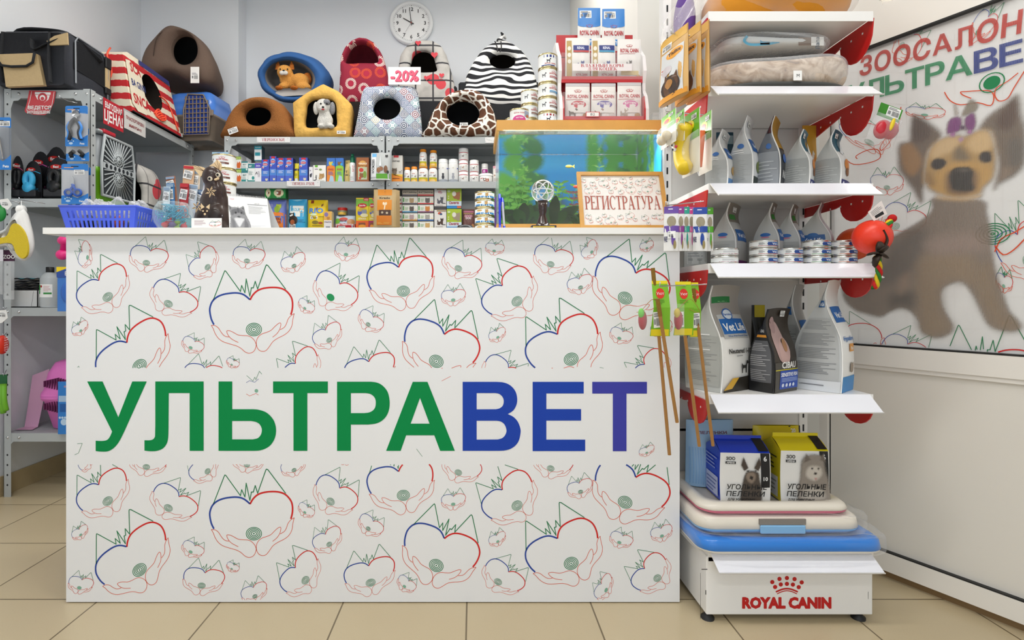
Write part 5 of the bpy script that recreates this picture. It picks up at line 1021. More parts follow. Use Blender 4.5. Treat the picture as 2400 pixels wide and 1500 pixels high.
gir = cave('cat_house','giraffe print dome cat house beside the aquarium','cat house',[(996,322),(998,305),(1005,280),(1020,252),(1040,230),(1066,214),(1095,210),(1122,214),(1143,232),(1158,260),(1167,295),(1166,322)],(1085,264,40,31),3.32,.24, GF, LIN, bulge=.05)
sticker(gir,1087,291,3.27,.05,.02)
zeb = cave('cat_house','zebra print dome cat house with a tuft on top and black base','cat house',[(1088,250),(1088,205),(1092,178),(1110,142),(1134,112),(1158,98),(1178,95),(1205,103),(1232,128),(1250,160),(1260,195),(1262,250)],(1178,142,31,19),3.58,.28, ZB, LINB, bulge=.03, base=(-.17, BLACKF))
zp = lambda u, v, y=3.58: at(u, v, y) - zeb.location
mb = MB(); mb.tube(smoothc([zp(1170,98), zp(1172,92), zp(1180,84)],4),[.02] * 4 + [.012] * 4 + [.03], ZB,10); mb.tube([zp(1168,95), zp(1187,100)],.012, ZB,8); mb.build('tuft', zeb)
mb = MB(); mb.tube(smoothc([zp(1160,97,3.56), zp(1165,110,3.55), zp(1166,121,3.55)],3),.004, M('26262c'),6); mb.build('drawstring', zeb)
mb = MB(); mb.tube(smoothc([zp(1174,97,3.56), zp(1175,112,3.55), zp(1172,122,3.55)],3),.004, M('26262c'),6); mb.build('drawstring', zeb)
pla = cave('cat_house','grey plaid cat house with red hearts behind the discount sign','cat house',[(932,245),(932,160),(936,130),(950,108),(968,96),(990,92),(1015,94),(1035,106),(1046,125),(1056,160),(1064,190),(1070,216),(1070,245)],[(962,167),(962,145),(968,128),(980,119),(992,117),(1006,120),(1016,130),(1021,148),(1021,168)],3.58,.28, PLAID, LINB, smooth=False, bulge=.02, base=(-.13, BLACKF))
PQ = lambda u, v: (X_(u,3.555) - pla.location.x, Z_(v,3.555) - pla.location.z)
mb = MB(); pr = Pr(mb, front(-.022)); HR = M('cc4650',.8)
for u, v, s in ((1018,128,17),(980,100,14),(1000,182,14),(1035,176,13)):
    pr.poly([PQ(u + s * .06 * 16 * math.sin(t) ** 3 / 2, v - s * .06 * (13 * math.cos(t) - 5 * math.cos(2 * t) - 2 * math.cos(3 * t) - math.cos(4 * t)) / 2) for t in [2 * PI * i / 20 for i in range(20)]][::-1], HR)
mb.build('heart_print', pla)
red = cave('cat_house','dark red ring print igloo cat house with tall open front','cat house',[(794,245),(793,205),(796,170),(798,135),(808,112),(825,95),(842,88),(860,90),(878,100),(893,122),(902,145),(909,180),(910,210),(910,245)],[(809,148),(812,128),(826,106),(848,99),(866,106),(880,122),(886,146),(848,148)],3.5,.28, RG, M('6d1628',.9, noise=.4, nscale=20), smooth=False, bulge=.03, base=(-.09, M('1c1512',.9)))
# blue cradle bed with plush cat
NB = M('2c5a94',.85, noise=.08, nscale=30); GL_ = M('8f8b88',.9, noise=.1, nscale=40)
Yb = 3.46
t = thing('pet_bed','round blue quilted pet bed with grey lining standing on the tan dome bed','pet bed', at(692,240, Yb + .1)); T = TL(t)
def bl(c, rx, rz_, rot, y): return [at(c[0] + rx * math.cos(a) * math.cos(rot) - rz_ * math.sin(a) * math.sin(rot), c[1] - rx * math.cos(a) * math.sin(rot) - rz_ * math.sin(a) * math.cos(rot), y) * 1 for a in [2 * PI * i / 48 for i in range(48)]]
mb = MB(T); pf = lambda r, k: [p + (p - sum(r, Vector()) / 48) * (k * abs(math.sin(i * 9 * PI / 48))) for i, p in enumerate(r)]
mb.loft([bl((680,183),59,41,-.15, Yb + .014), pf(bl((681,183),68,49,-.15, Yb - .035),.03), pf(bl((684,182),78,58,-.15, Yb + .02),.04), pf(bl((692,183),84,58,-.2, Yb + .1),.03), bl((705,190),78,50,-.2, Yb + .2), bl((712,200),60,36,-.2, Yb + .28)], NB); mb.f.pop(-2); mb.k.pop(-2); mb.sm.pop(-2); mb.build('padded_shell', t)
mb = MB(T); mb.loft([bl((680,183),60,42,-.15, Yb + .012), bl((680,184),53,37,-.15, Yb + .07), bl((685,186),48,32,-.15, Yb + .2)], GL_); mb.f.pop(-2); mb.k.pop(-2); mb.sm.pop(-2); mb.build('lining', t, label='grey quilted lining')
mb = MB(T); mb.loft([[at(640 + (p - 640) * 1.0, v, y) for p, v in ((645,218),(655,208),(720,205),(735,212),(728,222),(660,226))] for y in (Yb - .01, Yb + .12)], M('a3a09d',.9)); mb.build('front_cushion', t)
def plush_cat():
    t = thing('plush_cat','orange plush cat lying inside the blue pet bed','soft toy', at(688,213, Yb + .06)); T = TL(t); F1 = plushy('d99a4a',200); F2 = plushy('b5651f',200)
    q = lambda u, v, dy=0: at(u, v, Yb + .04 + dy)
    mb = MB(T); mb.ball(q(692,197,.02),(.075,.05,.045), F1); mb.ball(q(668,170,-.02),(.052,.045,.048), F1); mb.ball(q(672,188),(.045,.045,.05), F1); mb.ball(q(712,205,-.02),(.05,.04,.03), F1); mb.ball(q(664,203,-.03),(.03,.035,.022), F1); mb.ball(q(704,190),(.06,.05,.05), F1); softobj(mb.build('body', t),.007)
    for u in (652,683):
        mb = MB(T); mb.loft([[q(u + 7 * math.cos(a),163,-.02 + .014 * math.sin(a)) for a in [2 * PI * i / 10 for i in range(10)]],[q(u + 5 * math.cos(a) + (1 if u > 660 else -1),152,-.02 + .008 * math.sin(a)) for a in [2 * PI * i / 10 for i in range(10)]],[q(u + .8 * math.cos(a),144,-.02 + .002 * math.sin(a)) for a in [2 * PI * i / 10 for i in range(10)]]], F2); mb.build('ear', t)
    mb = MB(T); [mb.ball(q(u,171,-.068),(.017,.014,.015), plushy('f2ece0')) for u in (661,669)]; softobj(mb.build('muzzle', t),.004)
    mb = MB(T); mb.ball(q(665,165.5,-.075),(.009,.006,.006), BLACK,10,8); mb.build('nose', t)
    for u in (657,674): mb = MB(T); mb.ball(q(u,162,-.062),.005, BLACK,10,8); mb.build('eye', t)
    mb = MB(T); mb.tube(smoothc([q(715,200,.02), q(722,188,.02), q(718,172,.02)],4),[.02] * 4 + [.024] * 4 + [.008], F2,10); mb.build('tail', t)
    for u in (655,690): mb = MB(T); mb.ball(q(u,207,-.045),(.026,.03,.014), F2,12,8); mb.build('paw', t)
plush_cat()
def plush_dog():
    Y = 3.31; t = thing('plush_dog','white plush dog with grey ears sitting in the yellow house doorway','soft toy', at(762,299, Y)); T = TL(t); W1 = plushy('d9d7d1',200); G1 = plushy('8b8c90',200); q = lambda u, v, dy=0: at(u, v, Y + dy)
    mb = MB(T); mb.ball(q(762,283),(.05,.03,.052), W1); mb.ball(q(762,270),(.04,.03,.04), W1); mb.ball(q(758,249,-.01),(.048,.035,.046), W1); mb.ball(q(752,296,-.02),(.022,.025,.014), W1); mb.ball(q(776,296,-.02),(.022,.025,.014), W1); mb.ball(q(756,256,-.03),(.026,.022,.02), W1); softobj(mb.build('body', t),.006)
    for u, m_, s in ((741, W1,-1),(779, G1,1)):
        mb = MB(T); mb.ball(q(u,254,-.005),(.018,.018,.04), m_,14,10); mb.build('ear', t)
    mb = MB(T); mb.ball(q(766,240,-.03),(.022,.02,.02), G1,14,8); mb.build('eye_patch', t)
    for u in (752,766): mb = MB(T); mb.ball(q(u,243,-.045),.0055, BLACK,10,8); mb.build('eye', t)
    mb = MB(T); mb.ball(q(757,251,-.055),(.008,.006,.006), BLACK,10,8); mb.build('nose', t)
    mb = MB(T); mb.ball(q(757,256.5,-.05),(.01,.006,.004), M('c2303a'),10,8); mb.build('tongue', t)
plush_dog()
# discount sign
t = thing('discount_sign','white card with pink minus twenty percent lettering leaning on the tile print house','sign', at(948,198,3.3)); w_ = 76 * 3.3 / F; h_ = 41 * 3.3 / F; mb = MB(); mb.box((-w_ / 2,0,0),(w_ / 2,.0015, h_), PAPER); pr = Pr(mb, front(0))
pr.text('-20%',.003, h_ * .2 - .003, h_ * .62, M('8c1c3c'), wd=w_ * .84, sh=.03, heavy=.05); pr.up(3); pr.text('-20%',0, h_ * .2, h_ * .62, M('e0506e'), wd=w_ * .84, sh=.03, heavy=.045); mb.build('card', t)
# wall clock
CY = 3.9
t = thing('wall_clock','round white wall clock above the plaid cat house','clock', at(964,54, CY - .02)); R_ = 51 * CY / F
mb = MB(); mb.lathe([(0,.018),(R_,.018),(R_,0),(R_ * .97,-.014),(R_ * .86,-.014),(R_ * .82,-.003)], M('eceeef',.25, coat=.4),48, ax=1, cap=False); mb.build('rim', t)
mb = MB(); mb.lathe([(0,-.002),(R_ * .83,-.002)], M('f4f5f5',.4),48, ax=1, cap=False); pr = Pr(mb, front(-.0025))
for i in range(60):
    a = 2 * PI * i / 60; r0, r1, w2 = (R_ * .76, R_ * .81,.0045) if i % 5 == 0 else (R_ * .78, R_ * .8,.003); s_, c_ = math.sin(a), math.cos(a); pr.line([(r0 * s_, r0 * c_),(r1 * s_, r1 * c_)], w2, INK)
for i in range(1,13): a = 2 * PI * i / 12; pr.text(str(i), R_ * .63 * math.sin(a), R_ * .63 * math.cos(a) - .013,.026, INK, bold=.03)
mb.build('dial', t)
for nm, a, L, w2, m_ in (('hour_hand',-61, R_ * .42,.009, INK),('minute_hand',-7, R_ * .6,.006, INK),('second_hand',212, R_ * .5,.002, M('9a9a9c'))):
    mb = MB(); pr = Pr(mb, front(-.006)); s_, c_ = math.sin(math.radians(a)), math.cos(math.radians(a)); mb.prism([(-w2 / 2,-.02),(w2 / 2,-.02),(w2 * .3, L),(-w2 * .3, L)], lambda x, z, d: (x * c_ + z * s_, d,-x * s_ + z * c_),-.0075,-.006, m_); mb.build(nm, t)
mb = MB(); mb.lathe([(0,-.009),(.006,-.009),(.006,-.004)], M('a8443a'),12, ax=1); mb.build('hub', t)
gl_ = film('ffffff',.03,.03); mb = MB(); mb.add([(R_ * .86 * math.cos(PI * i / 20),-.012, R_ * .86 * math.sin(PI * i / 20)) for i in range(40)],[tuple(range(40))], gl_); mb.build('glass', t)
# labels on the shelf rails
def notice(label, u0, v0, u1, v1, Y, txt, ink='a3283a', cat='sign'):
    x0, x1, z0, z1 = BX(u0, v0, u1, v1, Y); t = thing('shelf_label', label, cat,((x0 + x1) / 2, Y, z0)); w_, h_ = x1 - x0, z1 - z0; mb = MB(); mb.box((-w_ / 2,0,0),(w_ / 2,.0008, h_), M('e4e3e3',.5)); pr = Pr(mb, front(0))
    for i in range(10): pr.disc((-.47 + .94 * (i * .37 % 1)) * w_, h_ * (.2 + .6 * (i * .61 % 1)), h_ * .1, M('c9cfcc'), n=8)
    pr.up()
    if txt: serif(pr, txt,-w_ * .33, h_ * .25, h_ * .52, M(ink), w_ * .66)
    mb.build('card', t)
notice('pale label on the top rail under the tan dome bed, red lettering',602,321,680,334,3.298,'ПЕРЕНОСКИ'); notice('pale label on the middle rail under the blue toothpaste boxes',672,424,750,437,3.298,'ГИГИЕНА ЗУБОВ'); notice('pale label at the top rail end beside the aquarium',1137,322,1164,335,3.298,'')
# goods on the back shelves
Y1 = 3.34; S1 = 1.7225; S2 = 1.4255
a6 = lambda x, y: (500 + x / 6.818,320 + y / 6.818); b6 = lambda x, y: (760 + x / 6.817,320 + y / 6.817); c6 = lambda x, y: (960 + x / 6.817,320 + y / 6.817)
def C6(g, name, label, cat, x0, y0, x1, y1, base, ops, z=S1, Y=Y1, dep=.05, **k):
    u0, v0 = g(x0, y0); u1, v1 = g(x1, y1); return carton(name, label, cat, u0, v0, u1, v1, Y, dep, base, ops, z, **k)
fox = [('r',0,.75,1,1,'8cb43a'),('t','ФИТО',.5,.8,.12,'e8e8a0',.8),('p',[(.45,.05),(.9,.05),(1,.4),(.8,.6),(.6,.45),(.5,.6),(.4,.3)],'d8662a'),('l',.05,.1,.35,.6,5,'9aa0a0')]
h6 = .09
C6(a6,'medicine_box','white and green box with an orange fox, under its twin','box',328,525,445,705,'f0f0ec', fox); C6(a6,'medicine_box','small white and green box with an orange fox, on top of its twin','box',328,320,442,510,'f0f0ec', fox, z=S1 + .0885)
tl = [('r',0,.0,1,.28,'2f8f8c'),('d',.8,.16,.12,.1,'dfeeee'),('r',0,.86,1,1,'2f7f86'),('t','ВЕТ',.5,.6,.12,'44706c',.6),('l',.1,.35,.9,.55,3,'9ab0ae')]
C6(a6,'medicine_box','teal and white medicine box at the foot of its pair beside the fox boxes','box',450,555,552,705,'eef1ef', tl); C6(a6,'medicine_box','teal and white medicine box on top of its pair beside the fox boxes','box',450,398,552,550,'eef1ef', tl, z=S1 + .0735)
C6(a6,'medicine_box','white box with teal band and round logo right of the teal pair','box',556,425,662,705,'eef1ef',[('r',0,.74,1,.97,'2c7f86'),('t','ВЕТ',.35,.8,.09,'eef4f4',.4),('d',.75,.24,.2,.09,'2f8f8c'),('r',0,.0,1,.12,'2f8f8c'),('l',.1,.4,.8,.62,5,'a0b4b2')])
C6(a6,'medicine_box','white box with violet band carrying the tall teal box','box',665,420,766,705,'ecebee',[('r',0,.74,1,.98,'4a3fb8'),('t','ЛАПА',.5,.8,.09,'e8e8f4',.7),('t','А',.25,.42,.12,'2b2b34'),('l',.45,.3,.9,.6,6,'b0a8b8'),('r',0,0,1,.03,'4a3fb8')])
C6(a6,'medicine_box','tall white and teal box standing on the violet banded box','box',655,148,772,415,'e9eef0',[('r',0,.76,1,1,'1f93a4'),('t','КАПЛИ',.5,.86,.06,'e8f4f6',.7),('r',.1,.34,.8,.56,'2b97a8'),('r',0,0,1,.06,'24707c')], z=S1 + .1375, side='46606a')
bea = [('r',0,0,1,1,'3f55c0'),('r',0,.28,1,.52,'4f86d4'),('r',0,.0,1,.28,'4a62c4'),('r',.25,.92,.8,.99,'cf2a30'),('d',.5,.8,.34,.12,'8fb8ea'),('d',.5,.79,.34,.05,'cc2430'),('t','beaphar',.5,.775,.035,'f4f0f0',.5),('d',.22,.66,.14,.05,'e8e6ee'),('d',.2,.65,.08,.03,'c8364a'),('l',.25,.38,.85,.5,4,'dfe6f8'),('f','fur',.68,.13,.34,'d8d0b8')]
for i,(x0, y0, x1, lb) in enumerate(((770,368,892,'short blue toothpaste box next to the violet banded box'),(900,315,1007,'narrowest and tallest blue toothpaste box'),(1012,342,1140,'blue toothpaste box between the narrowest one and the one by the yellow tube'),(1146,342,1272,'blue toothpaste box directly left of the yellow tube'),(1372,338,1505,'blue toothpaste box directly right of the yellow tube'))):
    C6(a6,'toothpaste_box', lb, 'box', x0, y0, x1,705,'3d4fb4', bea, group='blue toothpaste boxes', side='2c3a92', Y=Y1 - .01 * (i == 4))
pouch('toothpaste_tube','yellow toothpaste tube between two blue toothpaste boxes','tube', *a6(1282,418), *a6(1366,705), Y1 + .01,.04,'e6d52c',[('r',.1,.62,.95,.72,'2a2f6a'),('l',.2,.35,.8,.5,3,'8a8420'),('r',.05,0,.95,.22,'e8e8ea')], S1, top=1.0, side='d6c52c')
C6(a6,'medicine_box','slim white box with a dark picture left of the rabbit food box','box',1530,485,1588,705,'e9e8ea',[('d',.45,.45,.3,.12,'33333c'),('d',.7,.55,.15,.06,'55556a'),('t','К',.4,.72,.09,'5a4a7a')])
C6(a6,'food_box','white rabbit food box with green corner in the row of dental boxes','box',1596,458,1798,705,'eceae4',[('r',.14,.88,.36,1,'6cb33c'),('t','LoLo',.25,.74,.1,'7a4a8a',.25),('t','baby',.28,.3,.1,'3a3a44',.4,.04, PI / 2),('f','fur',.68,.4,.4,'b08a54'),('f','cat',.6,.3,.3,'c29a64'),('d',.58,.75,.12,.05,'7a9a4a'),('l',.35,.04,.95,.14,3,'9a9a94'),('r',.04,.02,.2,.16,'55555a')])
for i,(x0, x1, c1, lb) in enumerate(((40,172,'e0842c','orange parrot food box with blue top'),(180,308,'8cc43c','lime parrot food box with blue top next to the kraft pack'))):
    C6(b6,'food_box', lb, 'box', x0,342, x1,705,'3a72c4',[('r',0,0,1,.62, c1),('d',.5,.62,.5,.08, c1),('f','fur',.5,.78,.5,'d6c04a' if i == 0 else '7a5a3a'),('d',.75,.74,.15,.05,'3aa0d8'),('t','РИО',.5,.5,.07,'c83a4a',.6),('l',.2,.32,.85,.46,5,'6a78b8'),('p',[(.25,0),(.45,.3),(.8,.25),(.9,0)],'a8c0d4')], group='parrot food boxes')
pouch('treat_pack','kraft coloured folded pack leaning between the lime box and the spray bottle','pack', *b6(300,365), *b6(388,705), Y1,.05,'c4ad6a',[('d',.4,.88,.12,.02,'3a3a2c'),('r',.4,.3,1,.36,'4a4a30'),('t','T',.6,.42,.1,'3a3a2c'),('p',[(0,0),(.6,0),(.2,.35),(0,.4)],'b8c0b8')], S1, rz=-.25, side='b09a58')
t = thing('spray_bottle','white spray bottle with dark green sprayer on the back shelf','bottle',(X_(826.2,3.37),3.37, S1)); r = .0205; hb = .135; mb = MB(); mb.lathe([(r * .92,0),(r,.004),(r, hb * .86),(r * .9, hb * .95),(r * .5, hb)], M('e9ecec',.3),22); pr = Pr(mb, cyl(r, eps=.0003)); pr.text('ZAHN',.003,.092,.013, M('c22a34'), wd=.04, bold=.05, rot=-PI / 2); pr.rect(-.02,.008,.02,.012, M('c83048'),8); pr.lines(-.012,.02,.014,.045,5, GREY,.3); pr.line([(-.012,.06),(-.009,.09),(-.013,.105)],.003, M('5aa04a')); mb.build('body', t)
mb = MB(); mb.lathe([(.014, hb - .002),(.0155, hb + .012),(.0135, hb + .03),(.0105, hb + .035),(.009, hb + .052),(0, hb + .053)], M('15714f',.35),18); mb.box((-.004,-.018, hb + .036),(.004,0, hb + .044), M('15714f',.35)); mb.build('sprayer', t, label='dark green sprayer')
C6(b6,'food_box','brown hazelnut rodent food box right of the spray bottle','box',512,335,712,700,'9c5a2c',[('d',.5,.74,.3,.14,'d8a050'),('t','VERSELE',.5,.73,.06,'e8e0d0',.7),('t','КРЫСА',.5,.65,.05,'7a2020',.5),('r',.14,.12,.86,.62,'b8c0a0'),('d',.4,.5,.18,.08,'c83830'),('f','fur',.45,.3,.4,'8a5a34'),('d',.68,.32,.14,.14,'7a9a3a'),('d',.3,.18,.1,.05,'c04030')], side='7c4420')
def whim(lb, loc_u, dy):
    t = pouch('treat_pouch', lb, 'pouch',868 + loc_u,357,914 + loc_u,421,3.235 + dy,.03,'b9bdbd',[('r',0,.1,.28,.97,'e6e8ea'),('r',.08,.84,.3,.97,'6ab0e0'),('t','WHIMZEES',.2,.48,.09,'2a2c2c',.75,.04, PI / 2),('r',.3,.0,1,.22,'5da32c'),('d',.42,.35,.1,.1,'9a6a44'),('d',.55,.4,.1,.08,'8a5c3a'),('d',.78,.38,.1,.14,'7a5438'),('d',.88,.28,.06,.06,'33332c'),('f','fur',.82,.88,.14,'2c2c2c'),('p',[(.45,.5),(.5,.9),(.55,.5)],'e4e8ea'),('r',0,0,1,.03,'eef0f0')], top=1.0, group='chew pouches hanging on the post')
    mb = MB(); mb.tube([(-.01,.015,.17),(-.02,.012,.19),(-.016,.03,.195),(-.012,.05,.19)],.0012, STEELB,5); mb.build('hook_wire', t); return t
whim('clear chew pouch with green foot hanging in front of the shelf posts',0,0); 
C6(b6,'vitamin_box','white and orange cat vitamin box right of the hanging chew pouch','box',1072,302,1252,705,'d9d6ce',[('r',.2,.92,.65,1,'c82c30'),('t','UNITABS',.42,.76,.06,'2a2a2c',.65),('f','fur',.28,.45,.45,'6a5a4a'),('d',.28,.36,.2,.08,'7a6a58'),('f','dog',.8,.4,.3,'9a9488'),('r',0,0,1,.3,'e68a24'),('p',[(0,.3),(1,.3),(1,.2),(0,.34)],'ecc23c'),('l',.1,.14,.9,.2,1,'6a2c14')], side='b8b4ac')
vit = lambda k: [('r',.0,.02,1,.36,'e8b224',8),('r',.0,.3,1,.44,'b8b42c',8),('t','UNITABS',.42,.78,.07,'c05a34',.4),('t', k,.25,.6,.06,'3a3a6a',.3),('f','dog' if k != 'kitty' else 'cat',.68,.58,.24,'4a3424'),('l',.2,.12,.8,.28,3,'f4e8c0')]
def V(g, lb, x0, y0, x1, y1, z, k, group='orange capped vitamin pots'): u0, v0 = g(x0, y0); u1, v1 = g(x1, y1); return jar('vitamin_bottle', lb, 'bottle', u0, v0, u1, v1, Y1,.82,'e08a24', vit(k), z, group=group, lidh=.16, lr=.86)
V(b6,'small orange capped vitamin pot next to the cat vitamin box',1270,485,1372,705, S1,'kitty'); V(b6,'small orange capped vitamin pot second from the cat vitamin box',1378,475,1486,705, S1,'cat')
V(c6,'wide orange capped vitamin pot carrying the tallest pot',132,450,292,705, S1,'dog'); V(c6,'tallest orange capped vitamin pot on a wide one',150,196,272,445, S1 + .1015,'dog'); V(c6,'wide orange capped vitamin pot beside the white dog tubs',300,452,440,705, S1,'pro'); V(c6,'upper orange capped pot next to the white dog tubs',315,212,437,452, S1 + .1005,'dog')
for x0, x1, lb, c in ((455,612,'white tub with a black spaniel and a blue foot','34343c'),(615,776,'white tub with a pale husky and a blue foot','9a9ca4')):
    u0, v0 = c6(x0,352); u1, v1 = c6(x1,705); jar('supplement_tub', lb, 'tub', u0, v0, u1, v1, Y1,.93,'eceeee',[('r',0,0,1,.07,'3a56b0',8),('r',0,.07,1,.18,'9aa0a8',8),('f','fur',.5,.46,.2, c),('d',.5,.3,.12,.12, c),('r',0,.76,.12,.8,'3a56b0'),('r',.86,.74,1,.8,'3a56b0'),('t','U',.5,.76,.06,'b8a878')], S1, group='white supplement tubs', lidh=.16, lr=.97)
def smalljar(lb, x0, y0, x1, y1, z, c): u0, v0 = c6(x0, y0); u1, v1 = c6(x1, y1); return jar('supplement_jar', lb, 'jar', u0, v0, u1, v1, Y1,.95,'f2f2f0',[('r',0,.02,1,.08,'c03444',8),('r',0,.9,1,.97,'c03444',8),('f','dog',.46,.5,.22, c),('d',.74,.66,.03,.06,'5a8a4a'),('l',.1,.2,.34,.7,4,'c8c8ca')], z, group='white jars with red rims', lidh=.3, lr=.97)
for i, lb in enumerate(('lowest','middle','top')): smalljar(lb + ' white red rimmed jar in the stack of three',780,530 - 176 * i,940,705 - 176 * i, S1 + .0714 * i,('7a4a2c','a0703a','5a3a24')[i])
for i, lb in enumerate(('lower','upper')): smalljar(lb + ' white red rimmed jar in the stack of two',955,540 - 172 * i,1107,705 - 172 * i, S1 + .068 * i,('4a3020','2c2420')[i])
u0, v0 = c6(1112,582); u1, v1 = c6(1336,712); jar('supplement_tub','low white tub with orange foot and two dogs','tub', u0, v0, u1, v1, Y1,.92,'f0f0ee',[('r',0,.0,1,.22,'d8642a',8),('f','fur',.4,.5,.2,'5a3424'),('f','fur',.56,.4,.22,'a8502c'),('t','PRO',.2,.6,.16,'c03a34',.2)], S1, lidh=.24, lr=1.02)
u0, v0 = c6(1148,430); u1, v1 = c6(1256,578); jar('vitamin_bottle','small white bottle with magenta label standing on the low tub','bottle', u0, v0, u1, v1, Y1 + .025,.9,'eeeeec',[('r',.1,.05,.95,.85,'a82c8c',8),('t','Д',.4,.4,.3,'f0e0ee'),('d',.7,.2,.18,.2,'4a3a40')], S1 + .0575, lidh=.36, lr=.96)
C6(c6,'vitamin_box','slim white box against the aquarium on the back shelf','box',1335,470,1400,715,'eeeae4',[('r',0,.85,1,1,'e0a0b0'),('f','dog',.5,.45,.7,'9a6a44'),('l',.1,.1,.9,.3,4,'9a9a9a')])
# lower visible shelf
gb = [('d',.5,.5,.36,.38,'e8e0b8'),('f','fur',.5,.5,.34,'8a4a2c'),('d',.4,.5,.08,.1,'f0f0e8'),('t','ВИТА',.5,.9,.06,'e8f4e0',.5),('t','ЗЕРНО',.5,.05,.08,'dff0e0',.3)]
# RIO / seven seeds / rabbit bags
pouch('seed_bag','parrot food bag with orange lower half behind the cat calendar','food bag', *a6(850,1000), *a6(1140,1475), Y1,.07,'6a78c0',[('r',0,0,1,.5,'e07a24',8),('d',.5,.5,.5,.08,'e07a24'),('f','fur',.62,.78,.3,'b8c83a'),('d',.55,.68,.16,.12,'8aa82c'),('d',.2,.8,.12,.07,'8a90c8'),('t','SEVEN',.48,.31,.075,'7a1c20',.6),('t','SEEDS',.48,.21,.075,'7a1c20',.6),('r',.1,.4,.9,.45,'4a64a8'),('d',.5,.02,.5,.08,'7a4a24')], S2, top=1.02, tw=.98, side='7a88b0')
zt2 = S2 + .199
C6(a6,'treat_box','green box with a round rodent picture, the nearer of two on the seed bag','box',935,815,1155,1005,'1f8f3c', gb, z=zt2, side='166a2c'); C6(a6,'treat_box','green box with a round rodent picture, half covered by its twin','box',822,815,932,1005,'1f8f3c', gb, z=zt2, side='166a2c')
pouch('rabbit_food_bag','sky blue rabbit food bag on the lower back shelf','food bag', *a6(1165,985), *a6(1475,1475), Y1,.08,'3aa6d8',[('r',.15,.42,.85,.78,'e4e8e4'),('t','KROLIK',.45,.6,.1,'5aa8c8',.5),('f','fur',.76,.62,.24,'b8a480'),('d',.35,.3,.24,.15,'2c2018'),('f','fur',.26,.46,.3,'33261c'),('d',.32,.24,.12,.08,'a8582c'),('l',.55,.24,.95,.34,3,'2c6a90'),('b',.32,.12,.32,.12),('d',.8,.0,.3,.06,'c83a3a'),('p',[(.2,.96),(.5,.92),(.8,.97),(.6,.99)],'8ad0ec')], S2, top=1.0, side='2f8fc0')
pouch('parrot_food_bag','yellow parrot food bag with blue lettering on the lower back shelf','food bag', *a6(1478,998), *a6(1812,1478), Y1,.08,'e8c81c',[('r',.18,.88,.32,.99,'8a3a1c'),('p',[(.35,.68),(.8,.88),(.78,.8),(.5,.64)],'8a5a24'),('t','RIO',.47,.55,.17,'4a86d8',.68,.09),('d',.35,.5,.16,.04,'d8e8c0'),('b',.38,.4,.34,.1),('d',.45,.24,.16,.06,'8a7a2c'),('d',.7,.22,.1,.04,'b04a24'),('l',.3,.12,.9,.16,1,'6a5a14'),('d',.35,.0,.42,.06,'d42c28'),('l',.6,.42,.95,.46,1,'8a7a1c')], S2, top=1.0, side='cfae18')
C6(a6,'treat_box','small orange and white box in front of the yellow seed bag','box',1768,1195,1892,1478,'ecd9b0',[('r',0,.5,1,1,'e8b45a'),('d',.3,.82,.26,.12,'8a7ab0'),('f','fur',.55,.62,.4,'c88a3a'),('t','ЛАКОМ',.5,.4,.06,'5a2c4a',.85),('r',0,.0,1,.5,'e9e6e6'),('r',.25,.02,.8,.16,'8a8a90'),('t','ГРЫЗУН',.5,.36,.07,'5a2c4a',.85)], z=S2, Y=Y1 - .02)
pouch('rodent_food_pack','red and blue rodent food pack lying under the red lidded jar','pack', *b6(135,1250), *b6(495,1478), Y1,.09,'b8c8d8',[('r',0,0,1,.42,'c01c2c',10),('d',.18,.6,.14,.2,'6aa83c'),('d',.45,.72,.2,.14,'c8442c'),('d',.78,.55,.16,.2,'b8845a'),('t','ЗВЕРЬЕ',.45,.56,.14,'3a3a5a',.3),('t','ДЛЯ ГРЫЗУНОВ',.5,.3,.1,'f0e0e0',.8),('b',.4,.14,.32,.22)], S2, top=1.05, tw=.86, side='a83040')
jar('treat_jar','clear treat jar with red lid on top of the rodent food pack','jar', *b6(195,1130), *b6(352,1262), Y1 + .02,.95,'b82c24',[('r',.1,.05,.9,.6,'c8a03a',8),('d',.5,.4,.2,.3,'e0b84a')], S2 + .0965, body='8a8a6a', lidh=.38, lr=1.0)
for x0, x1, c1, lb in ((508,708,'e8641c','yellow and orange bird stick box with two parrots'),(712,812,'a8245a','yellow and magenta bird stick box mostly hidden by the hanging jerky pouches')):
    C6(b6,'bird_stick_box', lb, 'box', x0,980, x1,1478,'e8cc1c',[('r',0,.74,1,.96,'7ab43a'),('r',.6,.9,1,1,'c82c28'),('t','ЖЛЗ',.8,.92,.05,'f0e0d0',.3),('d',.5,.76,.36,.07,'c01c24'),('t','Jungle',.5,.74,.05,'f4f0f0',.5),('d',.5,.55,.4,.14,'c8a83a'),('f','fur',.3,.52,.34,'5a64b8'),('f','fur',.66,.56,.4,'8a90a0'),('d',.65,.45,.3,.06,'e8e0b0'),('t','STICKS',.5,.32,.05,'f0e8d8',.6,.06),('r',0,0,1,.28, c1),('r',.2,.06,.75,.22,'8a4a2c'),('d',.5,.1,.3,.06,'e89a2c')], z=S2)
kred = [('r',.2,.84,.8,1,'dc8a1c'),('t','Kredo',.5,.75,.05,'4a3218',.45),('r',.18,.44,.8,.72,'e08c1c'),('p',[(.46,.46),(.5,.66),(.54,.62),(.52,.46)],'f0e0c0'),('d',.45,.62,.04,.04,'f0e0c0'),('d',.56,.62,.04,.04,'f0e0c0'),('r',.26,.3,.76,.45,'4a3024'),('d',.4,.38,.05,.03,'c8b89a'),('d',.6,.37,.05,.03,'c8b89a'),('r',.16,.05,.8,.3,'d87c14'),('l',.2,.08,.76,.14,2,'e8b04a')]
